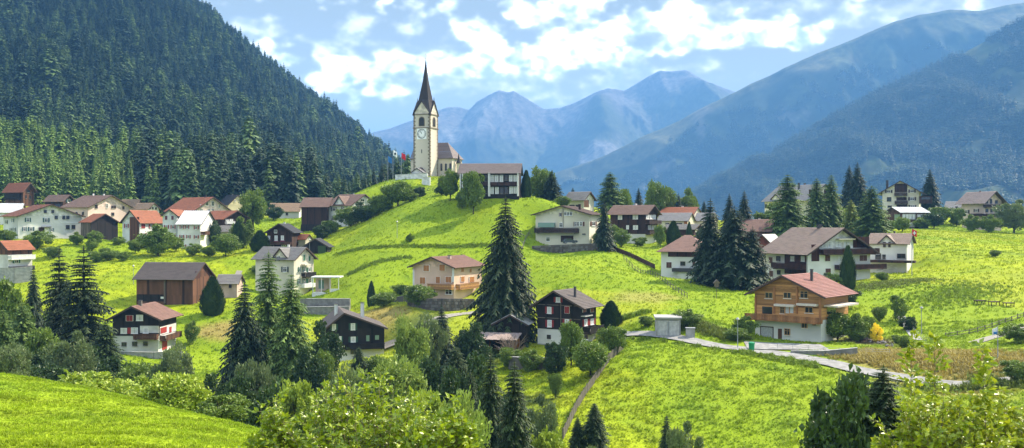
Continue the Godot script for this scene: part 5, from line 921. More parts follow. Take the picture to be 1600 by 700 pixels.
func mountain(called: String, ridge: Array, toe: Array, nu: int, nv: int, rough: float, grain: float, paint: Callable) -> Array:
	var g := FastNoiseLite.new()
	g.seed = hash(called) % 1000
	g.frequency = 1.0 / grain
	g.fractal_octaves = 5
	g.fractal_type = FastNoiseLite.FRACTAL_RIDGED
	var v := PackedVector3Array()
	var c := PackedColorArray()
	var back := nv / 4
	for j in nv + back + 1:
		var t := float(j) / nv
		for i in nu + 1:
			var u := float(i) / nu
			var a := along(toe, u)
			var b := along(ridge, u)
			var p: Vector3
			if t <= 1.0:
				p = a.lerp(b, t)
				p.y = a.y + (b.y - a.y) * lerpf(t, t * t, 0.35)
			else:
				p = b + (b - a) * (t - 1.0)
				p.y = b.y - (b.y - a.y) * (t - 1.0) * 0.9
			# spurs and gullies run down the slope: the noise is stretched along it
			var q := g.get_noise_3d(p.x, p.y * 0.35, p.z * 0.4)
			var free := clampf((1.0 - t) * 7.0, 0.2, 1.0) if t <= 1.0 else clampf((t - 1.0) * 8.0, 0.2, 1.0)
			var push := q * rough * free
			p.y += push * 0.55
			p.z += push
			v.append(p)
			c.append(paint.call(p, t, q))
	var w := nu + 1
	var rows := nv + back
	var idx := PackedInt32Array()
	for j in rows:
		for i in nu:
			var k := j * w + i
			idx.append_array(PackedInt32Array([k, k + w, k + 1, k + 1, k + w, k + w + 1]))
	var n := PackedVector3Array()
	n.resize(v.size())
	for i in range(0, idx.size(), 3):
		var m := (v[idx[i + 2]] - v[idx[i]]).cross(v[idx[i + 1]] - v[idx[i]])
		for k in 3:
			n[idx[i + k]] += m
	for i in n.size():
		n[i] = n[i].normalized()
	var a2 := []
	a2.resize(Mesh.ARRAY_MAX)
	a2[Mesh.ARRAY_VERTEX] = v
	a2[Mesh.ARRAY_NORMAL] = n
	a2[Mesh.ARRAY_COLOR] = c
	a2[Mesh.ARRAY_INDEX] = idx
	var me := ArrayMesh.new()
	me.add_surface_from_arrays(Mesh.PRIMITIVE_TRIANGLES, a2)
	setting(called, me, M.slope)
	return [v, w, nv]

func paint_near(p: Vector3, _t: float, q: float) -> Color:
	var k := wobble.get_noise_3d(p.x * 0.0804, p.y * 0.0804, p.z * 0.0335)
	var c := Color(0.030, 0.055, 0.022)
	c = c.lerp(Color(0.085, 0.115, 0.035), smoothstep(0.05, 0.3, k))
	return c.lerp(Color(0.20, 0.19, 0.14), 0.7 * smoothstep(0.40, 0.50, wobble.get_noise_3d(p.x * 0.134 + 70.0, p.y * 0.0402, p.z * 0.0335) + q * 0.067))

func paint_mid(p: Vector3, t: float, q: float) -> Color:
	var k := wobble.get_noise_3d(p.x * 0.0469, p.y * 0.0469, p.z * 0.0201)
	var line := t + k * 0.30 + (p.x - 900.0) * -0.00008
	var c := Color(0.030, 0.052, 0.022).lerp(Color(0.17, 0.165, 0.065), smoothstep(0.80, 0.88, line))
	c = c.lerp(Color(0.12, 0.15, 0.05), smoothstep(0.1, 0.3, wobble.get_noise_3d(p.x * 0.134, p.y * 0.134, 4.0)) * 0.6)
	return c.lerp(Color(0.25, 0.23, 0.19), 0.6 * smoothstep(0.34, 0.46, wobble.get_noise_3d(p.x * 0.0804 + 30.0, p.y * 0.0335, p.z * 0.0201) + q * 0.067))

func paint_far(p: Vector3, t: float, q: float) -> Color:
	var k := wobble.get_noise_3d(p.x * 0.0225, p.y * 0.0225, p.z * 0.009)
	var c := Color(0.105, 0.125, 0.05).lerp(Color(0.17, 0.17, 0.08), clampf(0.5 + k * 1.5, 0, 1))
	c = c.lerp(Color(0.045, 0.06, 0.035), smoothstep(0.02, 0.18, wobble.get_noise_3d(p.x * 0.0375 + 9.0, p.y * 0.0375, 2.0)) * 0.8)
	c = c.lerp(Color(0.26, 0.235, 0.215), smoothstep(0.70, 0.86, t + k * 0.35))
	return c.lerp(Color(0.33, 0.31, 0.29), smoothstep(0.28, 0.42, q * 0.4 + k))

func conifer_far(s: int, whorls: int, per: int, wide: float, airy: float, power := 0.85) -> ArrayMesh:
	# a whole tree of unit height for a wooded slope: whorls of drooping boughs
	var r := RandomNumberGenerator.new()
	r.seed = s
	var sh := Shape.new()
	sh.col = Color(0.5, 0.42, 0.36)
	for k in 3:
		var f := TAU * k / 3.0
		var f2 := TAU * (k + 1) / 3.0
		sh.tri(Vector3(cos(f) * 0.02, -0.05, sin(f) * 0.02), Vector3(0, 0.9, 0), Vector3(cos(f2) * 0.02, -0.05, sin(f2) * 0.02))
	for i in whorls:
		var t := (i + r.randf() * 0.6) / whorls
		var y := lerpf(0.10, 0.97, t)
		var rad := wide * pow(1.0 - t, power) * r.randf_range(0.7, 1.25) + 0.012
		for b in per:
			if r.randf() < airy:
				continue
			var f := TAU * (b + r.randf() * 0.8 + i * 0.37) / per
			var d := Vector3(cos(f), 0, sin(f))
			var e := Vector3(-sin(f), 0, cos(f)) * rad * (0.34 if whorls < 12 else 0.24)
			var l := rad * r.randf_range(0.75, 1.15)
			var k := r.randf_range(0.7, 1.2)
			sh.col = Color(k, k, k)
			var root := Vector3(0, y, 0)
			var mid := d * l * 0.62 + Vector3(0, y - l * 0.18, 0)
			var tip := d * l + Vector3(0, y - l * 0.42, 0)
			sh.tri(root, mid + e, mid - e)
			sh.tri(mid + e, tip, mid - e)
			sh.tri(mid + e, mid + e * 0.6 - Vector3(0, l * 0.36, 0), root + d * l * 0.2)
	return sh.mesh()

func forest(called: String, label: String, trees: Array, s: int, meshes: Array) -> void:
	# trees: [position, height, colour]; shared out between a few tree shapes
	var r := RandomNumberGenerator.new()
	r.seed = s
	var lots := []
	for m in meshes:
		lots.append(PackedFloat32Array())
	for t in trees:
		var k := r.randi() % meshes.size()
		var h: float = t[1]
		var f := r.randf() * TAU
		var wd: float = h * r.randf_range(0.85, 1.25)
		var p: Vector3 = t[0]
		var c: Color = t[2]
		lots[k].append_array(PackedFloat32Array([cos(f) * wd, 0, sin(f) * wd, p.x, 0, h, 0, p.y, -sin(f) * wd, 0, cos(f) * wd, p.z, c.r, c.g, c.b, 1]))
	for k in meshes.size():
		if lots[k].is_empty():
			continue
		var mm := MultiMesh.new()
		mm.transform_format = MultiMesh.TRANSFORM_3D
		mm.use_colors = true
		mm.mesh = meshes[k]
		mm.instance_count = lots[k].size() / 16
		mm.buffer = lots[k]
		var o := MultiMeshInstance3D.new()
		o.name = numbered(called)
		o.multimesh = mm
		o.material_override = M.needle
		o.set_meta("kind", "stuff")
		o.set_meta("label", label)
		o.set_meta("category", "forest")
		o.set_meta("group", label)
		add_child(o)

var edge_trees := []

func hill_height(x: float, z: float) -> float:
	return spread(HILL, HILL_PLANE, 625.0, x, z)

func make_mountains() -> void:
	# the wooded hill behind the village on the left
	var step := 22.0
	var nx := 62
	var nz := 58
	var hx := -1050.0
	var hz := -425.0
	var v := PackedVector3Array()
	var hh := PackedFloat32Array()
	for j in nz + 1:
		for i in nx + 1:
			var x := hx + i * step
			var z := hz - j * step
			var y := hill_height(x, z) + 22.0 * wobble.get_noise_2d(x * 0.14, z * 0.14) * clampf((-z - 520.0) / 200.0, 0.0, 1.0)
			v.append(Vector3(x, y, z))
			hh.append(y)
	var sh := Shape.new()
	sh.col = Color(0.04, 0.06, 0.022)
	for j in nz:
		for i in nx:
			var k := j * (nx + 1) + i
			sh.quad(v[k], v[k + nx + 1], v[k + nx + 2], v[k + 1])
	setting("wooded_hill", sh.mesh(), M.slope)
	stage("hill")
	var r := RandomNumberGenerator.new()
	r.seed = 404
	var trees := []
	var gap := 9.0
	for j in int(nz * step / gap):
		for i in int(nx * step / gap):
			var x := hx + (i + r.randf() * 0.95) * gap
			var z := hz - (j + r.randf() * 0.95) * gap
			var d := -z
			if x < -0.58 * d - 30.0 or x > -0.098 * d:
				continue
			var fi := clampf((x - hx) / step, 0.0, nx - 0.01)
			var fj := clampf((hz - z) / step, 0.0, nz - 0.01)
			var k := int(fj) * (nx + 1) + int(fi)
			var ti := fi - int(fi)
			var tj := fj - int(fj)
			var y := lerpf(lerpf(hh[k], hh[k + 1], ti), lerpf(hh[k + nx + 1], hh[k + nx + 2], ti), tj)
			if d < 555.0:
				y = maxf(y, ground(x, z))
			if taken(x, z):
				continue
			# far side of the crest and slopes out of sight above the frame need no trees
			if y / d > 0.33:
				continue
			var lum := wobble.get_noise_2d(x * 0.5, z * 0.5)
			var c := Color(0.018, 0.044, 0.018).lerp(Color(0.085, 0.145, 0.036), clampf(pow(r.randf(), 1.8) + lum * 0.9, 0.0, 1.0))
			if r.randf() < 0.07:
				c = Color(0.12, 0.19, 0.045)
			var tall := r.randf_range(17.0, 32.0) * (1.35 if r.randf() < 0.06 else 1.0)
			if x > -0.2 * d and d < 700.0:
				tall = r.randf_range(9.0, 14.0)
			if x < -0.375 * d + lum * 30.0 and d < 640.0:
				c = Color(0.16, 0.25, 0.045) * r.randf_range(0.75, 1.2)
				tall = r.randf_range(18.0, 25.0)
				edge_trees.append([Vector3(x, y - 0.3, z), tall, c, "larch"])
			elif d < 590.0:
				if r.randf() < 0.12:
					c = Color(0.11, 0.18, 0.045)
				edge_trees.append([Vector3(x, y - 0.3, z), tall, c, "spruce"])
			else:
				trees.append([Vector3(x, y - 0.3, z), tall, c])
	var kinds := [conifer_far(1, 30, 11, 0.21, 0.15), conifer_far(2, 26, 11, 0.25, 0.2), conifer_far(3, 33, 10, 0.18, 0.15), conifer_far(4, 24, 12, 0.25, 0.3, 0.42), conifer_far(5, 25, 12, 0.28, 0.25, 0.5)]
	var soft := [conifer_far(21, 30, 9, 0.17, 0.05, 0.75), conifer_far(22, 27, 9, 0.19, 0.08, 0.7), conifer_far(23, 34, 8, 0.16, 0.05, 0.8)]
	# the nearest trees of the hill can be told apart: things of their own
	edge_trees.sort_custom(func(a, b): return a[0].z > b[0].z)
	print("edge ", edge_trees.size(), " hill ", trees.size())
	for i in edge_trees.size():
		var t: Array = edge_trees[i]
		if i >= 290:
			trees.append([t[0], t[1], t[2]])
			continue
		var larch: bool = t[3] == "larch"
		var o := thing("larch_tree" if larch else "spruce_tree", "light green larch in the stand at the foot of the wooded hill" if larch else "conifer at the lower edge of the dark hillside forest", "tree", t[0], r.randf() * 360.0, "larches at the foot of the hill" if larch else "conifers along the forest edge")
		var key := "edge%d_%d" % [i % 5, int(t[2].g * 60.0)]
		if not M.has(key):
			leafy(key, t[2], 0.25, 0.65)
		piece("crown", soft[i % 3] if larch else kinds[i % 5], M[key], o, Transform3D(Basis.from_scale(Vector3(t[1] * 0.95, t[1], t[1] * 0.95)), Vector3.ZERO))
	forest("hillside_forest", "dense dark conifer forest covering the steep hill behind the village", trees, 5, kinds)
	stage("forest")
	# ranges on the right and far behind
	var low := [conifer_far(11, 7, 6, 0.26, 0.05), conifer_far(12, 6, 6, 0.32, 0.1)]
	var g := mountain("right_mountain", RIDGE_NEAR, TOE_NEAR, 140, 70, 110.0, 620.0, paint_near)
	forest("mountain_forest", "hazy blue-green forest on the near right mountain", on_slope(g, 26000, 31, 0.0, 1.02, Vector2(22, 40), 0.25), 6, low)
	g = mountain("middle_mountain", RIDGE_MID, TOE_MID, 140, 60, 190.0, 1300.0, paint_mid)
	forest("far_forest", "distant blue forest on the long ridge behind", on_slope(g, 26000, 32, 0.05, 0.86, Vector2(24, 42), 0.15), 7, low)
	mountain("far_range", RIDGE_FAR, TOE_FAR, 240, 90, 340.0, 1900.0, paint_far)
	stage("mountains")

func on_slope(g: Array, count: int, s: int, v0: float, v1: float, tall: Vector2, gap: float) -> Array:
	var r := RandomNumberGenerator.new()
	r.seed = s
	var v: PackedVector3Array = g[0]
	var w: int = g[1]
	var out := []
	for k in count:
		var i := r.randi() % (w - 1)
		var t := lerpf(v0, v1, pow(r.randf(), 0.8))
		var f := t * float(g[2])
		var j := int(f)
		var a := v[j * w + i]
		var p := a + (v[j * w + i + 1] - a) * r.randf() + (v[(j + 1) * w + i] - a) * (f - j)
		if absf(p.x) > 0.60 * -p.z:
			continue
		var q := wobble.get_noise_3d(p.x * 0.12, p.y * 0.12, p.z * 0.05)
		if q > gap or (v1 < 0.9 and t > 0.66 + q * 0.7 + r.randf() * 0.15):
			continue
		out.append([p, r.randf_range(tall.x, tall.y), Color(0.022, 0.050, 0.026).lerp(Color(0.075, 0.125, 0.045), pow(r.randf(), 2.0))])
	return out

# ---------------------------------------------------------------- buildings
func roof_side(ridge: Vector2, wall: Vector2, over: float, z0: float, z1: float, seam: bool, s: int) -> Array:
	# [covering, boarding under it] of one slope; ridge and wall line in x and y
	var r := RandomNumberGenerator.new()
	r.seed = s
	var d := (wall - ridge).normalized()
	var up := Vector2(-d.y, d.x)
	if up.y < 0.0:
		up = -up
	var length := (wall - ridge).length() + over / absf(d.x)
	var top := Shape.new()
	var segs := maxi(2, int((z1 - z0) / 1.1))
	var n := maxi(3, int(length / 0.45))
	var at := func(t: float, o: float, z: float) -> Vector3:
		var p: Vector2 = ridge + d * t + up * o
		return Vector3(p.x, p.y, z)
	for i in (1 if seam else n):
		var t0 := length * i / (1 if seam else n) - (0.1 if i == 0 else 0.0)
		var t1 := length * (i + 1) / (1 if seam else n)
		for k in segs:
			var a := lerpf(z0, z1, float(k) / segs)
			var b := lerpf(z0, z1, float(k + 1) / segs)
			var g := r.randf_range(0.80, 1.12)
			top.col = Color(g, g * r.randf_range(0.96, 1.03), g * r.randf_range(0.94, 1.04))
			top.quad(at.call(t0, 0.16, a), at.call(t1, 0.22, a), at.call(t1, 0.22, b), at.call(t0, 0.16, b))
			top.quad(at.call(t1, 0.22, a), at.call(t1, 0.12, a), at.call(t1, 0.12, b), at.call(t1, 0.22, b))
			if seam:
				for q in [a, (a + b) * 0.5]:
					top.quad(at.call(t0, 0.25, q), at.call(t1, 0.30, q), at.call(t1, 0.30, q + 0.06), at.call(t0, 0.25, q + 0.06))
					top.quad(at.call(t0, 0.15, q), at.call(t1, 0.15, q), at.call(t1, 0.30, q), at.call(t0, 0.25, q))
					top.quad(at.call(t0, 0.15, q + 0.06), at.call(t1, 0.15, q + 0.06), at.call(t1, 0.30, q + 0.06), at.call(t0, 0.25, q + 0.06))
	top.col = Color(0.9, 0.9, 0.9)
	for z in [z0, z1]:
		top.quad(at.call(-0.1, 0.12, z), at.call(length, 0.12, z), at.call(length, 0.20, z), at.call(-0.1, 0.16, z))
	var low := Shape.new()
	var q0: Vector3 = at.call(-0.05, 0.02, 0.0)
	var q1: Vector3 = at.call(length - 0.06, 0.02, 0.0)
	var q2: Vector3 = at.call(length - 0.06, 0.125, 0.0)
	var q3: Vector3 = at.call(-0.05, 0.125, 0.0)
	var poly := [Vector2(q0.x, q0.y), Vector2(q1.x, q1.y), Vector2(q2.x, q2.y), Vector2(q3.x, q3.y)]
	low.prism(poly, z0 + 0.03, z1 - 0.03)
	# bargeboards hanging at both gable ends
	var e0: Vector3 = at.call(0.0, -0.14, 0.0)
	var e1: Vector3 = at.call(length - 0.02, -0.14, 0.0)
	var e2: Vector3 = at.call(length - 0.02, 0.13, 0.0)
	var e3: Vector3 = at.call(0.0, 0.13, 0.0)
	var board := [Vector2(e0.x, e0.y), Vector2(e1.x, e1.y), Vector2(e2.x, e2.y), Vector2(e3.x, e3.y)]
	low.prism(board, z1 - 0.02, z1 + 0.04)
	low.prism(board, z0 - 0.04, z0 + 0.02)
	return [top.mesh(), low.mesh()]

func hip_roof(hw: float, hl: float, y: float, rise: float, s: int) -> ArrayMesh:
	# half width, half length at the eaves; courses of tiles on all four sides
	var r := RandomNumberGenerator.new()
	r.seed = s
	var sh := Shape.new()
	var n := int(hw / 0.4)
	var flat := hl - hw * 0.75
	for i in n:
		var a := float(i) / n
		var b := float(i + 1) / n
		var y0 := y + rise * a
		var y1 := y + rise * b
		var x0 := hw * (1 - a)
		var x1 := hw * (1 - b)
		var l0 := lerpf(hl, flat, a)
		var l1 := lerpf(hl, flat, b)
		for k in 10:
			var f := lerpf(-1, 1, k / 10.0)
			var g := lerpf(-1, 1, (k + 1) / 10.0)
			var c := r.randf_range(0.8, 1.12)
			sh.col = Color(c, c, c)
			for sgn in [-1, 1]:
				sh.quad(Vector3(sgn * x0, y0 + 0.05, f * l0), Vector3(sgn * x1, y1, f * l1), Vector3(sgn * x1, y1, g * l1), Vector3(sgn * x0, y0 + 0.05, g * l0))
				sh.quad(Vector3(sgn * x0, y0 + 0.05, f * l0), Vector3(sgn * x0, y0 + 0.05, g * l0), Vector3(sgn * x0, y0 - 0.05, g * l0), Vector3(sgn * x0, y0 - 0.05, f * l0))
				sh.quad(Vector3(f * x0, y0 + 0.05, sgn * l0), Vector3(f * x1, y1, sgn * l1), Vector3(g * x1, y1, sgn * l1), Vector3(g * x0, y0 + 0.05, sgn * l0))
				sh.quad(Vector3(f * x0, y0 + 0.05, sgn * l0), Vector3(g * x0, y0 + 0.05, sgn * l0), Vector3(g * x0, y0 - 0.05, sgn * l0), Vector3(f * x0, y0 - 0.05, sgn * l0))
	return sh.mesh()

var frames := {}

func frame_mesh(w: float, h: float) -> ArrayMesh:
	var key := "%.1f_%.1f" % [w, h]
	if not frames.has(key):
		var s := Shape.new()
		var b := clampf(minf(w, h) * 0.11, 0.05, 0.10)
		for k in [-1, 1]:
			s.box(Vector3(k * (w - b) * 0.5, 0, 0.07), Vector3(b, h, 0.16))
			s.box(Vector3(0, k * (h - b) * 0.5, 0.07), Vector3(w - 2 * b, b, 0.15))
		if w > 0.55:
			s.box(Vector3(0, 0, 0.065), Vector3(b * 0.7, h - 2 * b, 0.12))
		if h > 1.2:
			s.box(Vector3(0, h * 0.16, 0.062), Vector3(w - 2 * b, b * 0.6, 0.115))
		frames[key] = s.mesh()
	return frames[key]

func window(parent: Node, ft: Transform3D, u: float, v: float, w: float, h: float, style: String) -> void:
	var bits := style.split("+")
	var kind := bits[0]
	w = maxf(w, 0.4)
	h = maxf(h, 0.4)
	var fm: Material = M.frame_white
	if kind == "d" or kind == "brown":
		fm = M.frame_dark
	elif kind == "wood":
		fm = M.frame_wood
	var t := ft * Transform3D(Basis.IDENTITY, Vector3(u, v, 0))
	var o := piece("window", frame_mesh(snappedf(w, 0.1), snappedf(h, 0.1)), fm, parent, t)
	if kind == "x":
		for k in [-1, 1]:
			block("shutter", Vector3(k * w * 0.235, 0, 0.13), Vector3(w * 0.45, h * 0.94, 0.05), M["shutter_" + bits[1]], o)
		return
	block("pane", Vector3(0, 0, 0.085), Vector3(w * 0.93, h * 0.93, 0.02), M.glassdark, o)
	if kind == "ct":
		for k in [-1, 1]:
			block("curtain", Vector3(k * w * 0.25, 0, 0.10), Vector3(w * 0.36, h * 0.86, 0.015), M.curtain, o)
	block("sill", Vector3(0, -h * 0.5 - 0.04, 0.12), Vector3(w * 1.08, 0.07, 0.24), M.frame_white if kind != "d" else M.concrete, o)
	if bits.size() > 1:
		var sm: Material = M.get("shutter_" + bits[1], M.get(bits[1]))
		for k in [-1, 1]:
			block("shutter", Vector3(k * (w * 0.5 + w * 0.24), 0, 0.12), Vector3(w * 0.44, h * 1.02, 0.05), sm, o)

func balcony(parent: Node, ft: Transform3D, u: float, v: float, w: float, h: float, out: float, m: Material) -> void:
	var t := ft * Transform3D(Basis.IDENTITY, Vector3(u, v - h * 0.5, 0))
	var fl := Shape.new()
	fl.box(Vector3(0, -0.08, out * 0.5 + 0.09), Vector3(w, 0.16, out))
	var o := piece("balcony", fl.mesh(), m, parent, t)
	h = maxf(h, 0.5)
	var s := Shape.new()
	var n := maxi(3, int(w / 0.22))
	for i in n:
		var k := rng.randf_range(0.8, 1.15)
		s.col = Color(k, k, k)
		s.box(Vector3(-w * 0.5 + (i + 0.5) * w / n, h * 0.46, out + 0.06), Vector3(w / n * 0.88, h * 0.80, 0.04))
	s.col = Color(1, 1, 1)
	for k in [-1, 1]:
		s.box(Vector3(k * (w * 0.5 - 0.03), h * 0.46, out * 0.5), Vector3(0.05, h * 0.82, out * 0.96))
	s.box(Vector3(0, h * 0.93, out + 0.05), Vector3(w + 0.08, 0.10, 0.14))
	s.box(Vector3(0, h * 0.10, out + 0.10), Vector3(w, 0.08, 0.04))
	piece("railing", s.mesh(), m, o)
	for k in [-1, 1]:
		block("bracket", Vector3(k * w * 0.42, -0.22, out * 0.5 + 0.05), Vector3(0.12, 0.14, out), m, o)

func gabled(parent: Node, t: Transform3D, half: float, y: float, rise: float, apex: float, z0: float, z1: float, oe: float, og: float, wm: Material, rm: Material, seam: bool, s: int) -> void:
	# the gable ends under a roof with its ridge along z, and the roof
	var g := Shape.new()
	g.prism([Vector2(-half, y), Vector2(half, y), Vector2(apex, y + rise)], z0, z1)
	piece("gable", g.mesh(), wm, parent, t)
	for k in [-1, 1]:
		var p := roof_side(Vector2(apex, y + rise), Vector2(k * half, y), oe, z0 - og, z1 + og, seam, s + k)
		var o := piece("roof", p[0], rm, parent, t)
		piece("boarding", p[1], M.frame_dark, o)

func build_house(d: Dictionary, s: int) -> void:
	var at: Array = d.at
	var o := thing(d.name, d.label, d.category, Vector3(at[0], at[1], at[2]), d.yaw, "buildings of the village")
	var w: float = d.size[0]
	var h: float = d.size[1]
	var l: float = d.size[2]
	var rise: float = d.size[3]
	var wm: Material = M[d.wall]
	# walls, storey by storey where the material changes
	var lo := -2.5
	var grow := 0.0
	for lev in d.get("levels", []):
		block("wall", Vector3(0, (lo + lev[0]) * 0.5, 0), Vector3(w + grow, lev[0] - lo, l + grow), wm, o)
		lo = lev[0]
		wm = M[lev[1]]
		grow = 0.08
	block("wall", Vector3(0, (lo + h) * 0.5, 0), Vector3(w + grow, h - lo, l + grow), wm, o)
	var along_z: bool = d.axis == "z"
	var turn := Transform3D.IDENTITY if along_z else Transform3D(Basis(Vector3.UP, PI / 2), Vector3.ZERO)
	var half := (w if along_z else l) * 0.5 + grow * 0.5
	var deep := (l if along_z else w) * 0.5 + grow * 0.5
	if d.has("hip"):
		var rf := piece("roof", hip_roof(half + d.over[0], deep + d.over[1], h - 0.25, rise + 0.35, s), M[d.roof], o, turn)
		block("boarding", Vector3(0, h - 0.33, 0), Vector3((half + d.over[0]) * 2 - 0.1, 0.12, (deep + d.over[1]) * 2 - 0.1), M.frame_dark, rf)
	else:
		gabled(o, turn, half, h, rise, d.apex, -deep, deep, d.over[0], d.over[1], wm, M[d.roof], d.has("seam"), s)
	var faces := {"f": Transform3D(Basis.IDENTITY, Vector3(0, 0, l * 0.5)), "r": Transform3D(Basis(Vector3.UP, PI / 2), Vector3(w * 0.5, 0, 0))}
	for q in d.get("panels", []):
		var sg := 1.0 if q[0] == "f" else -1.0
		block(q[7], Vector3(q[1] * sg, q[2], q[5] * 0.5), Vector3(q[3], maxf(q[4], 0.08), q[5]), M[q[6]], o, faces[q[0]])
	for q in d.get("windows", []):
		window(o, faces[q[0]], q[1] * (1.0 if q[0] == "f" else -1.0), q[2], q[3], q[4], q[5])
	for q in d.get("balconies", []):
		balcony(o, faces[q[0]], q[1] * (1.0 if q[0] == "f" else -1.0), q[2], q[3], q[4], q[5], M[q[6]])
	for q in d.get("dormers", []):
		var ft: Transform3D = faces[q[0]] * Transform3D(Basis.IDENTITY, Vector3(q[1] * (1.0 if q[0] == "f" else -1.0), 0, 0))
		var dw: float = q[2]
		block("dormer_wall", Vector3(0, (h - 0.5 + q[3]) * 0.5, 0.04 - q[5] * 0.5), Vector3(dw, maxf(q[3] - h + 0.5, 0.3), q[5]), wm, o, ft)
		gabled(o, ft, dw * 0.5, q[3], q[4], 0.0, -q[5] + 0.04, 0.04, 0.45, 0.5, wm, M[d.roof], false, s + 7)
	for q in d.get("chimneys", []):
		var cw: float = q[2]
		var cx: float = q[0] * half if along_z else q[1] * deep
		var cz: float = q[1] * deep if along_z else q[0] * half
		var off := absf(q[0])
		var foot := h + rise * (1.0 - off) - 0.5
		var tip: float = h + rise + q[3]
		var c := block("chimney", Vector3(cx, (foot + tip) * 0.5, cz), Vector3(cw, tip - foot, cw), M[q[4]], o)
		# the cap is a child: undo the parent's scale
		var cap := Shape.new()
		cap.box(Vector3.ZERO, Vector3(1.25, 0.1 / maxf(tip - foot, 0.2), 1.25))
		piece("chimney_cap", cap.mesh(), M.metal_dark, c, Transform3D(Basis.IDENTITY, Vector3(0, 0.5 + 0.06 / maxf(tip - foot, 0.2), 0)))
	for k in 3:
		for q in 3:
			mark(at[0], at[2], maxf(w, l) * 0.5 + 0.3)

func arch(w: float, h: float, z0: float, z1: float) -> Shape:
	var s := Shape.new()
	var p := [Vector2(-w * 0.5, 0), Vector2(w * 0.5, 0)]
	for i in 9:
		var f := PI * i / 8.0
		p.append(Vector2(cos(f) * w * 0.5, h - w * 0.5 + sin(f) * w * 0.5))
	s.prism(p, z0, z1)
	return s

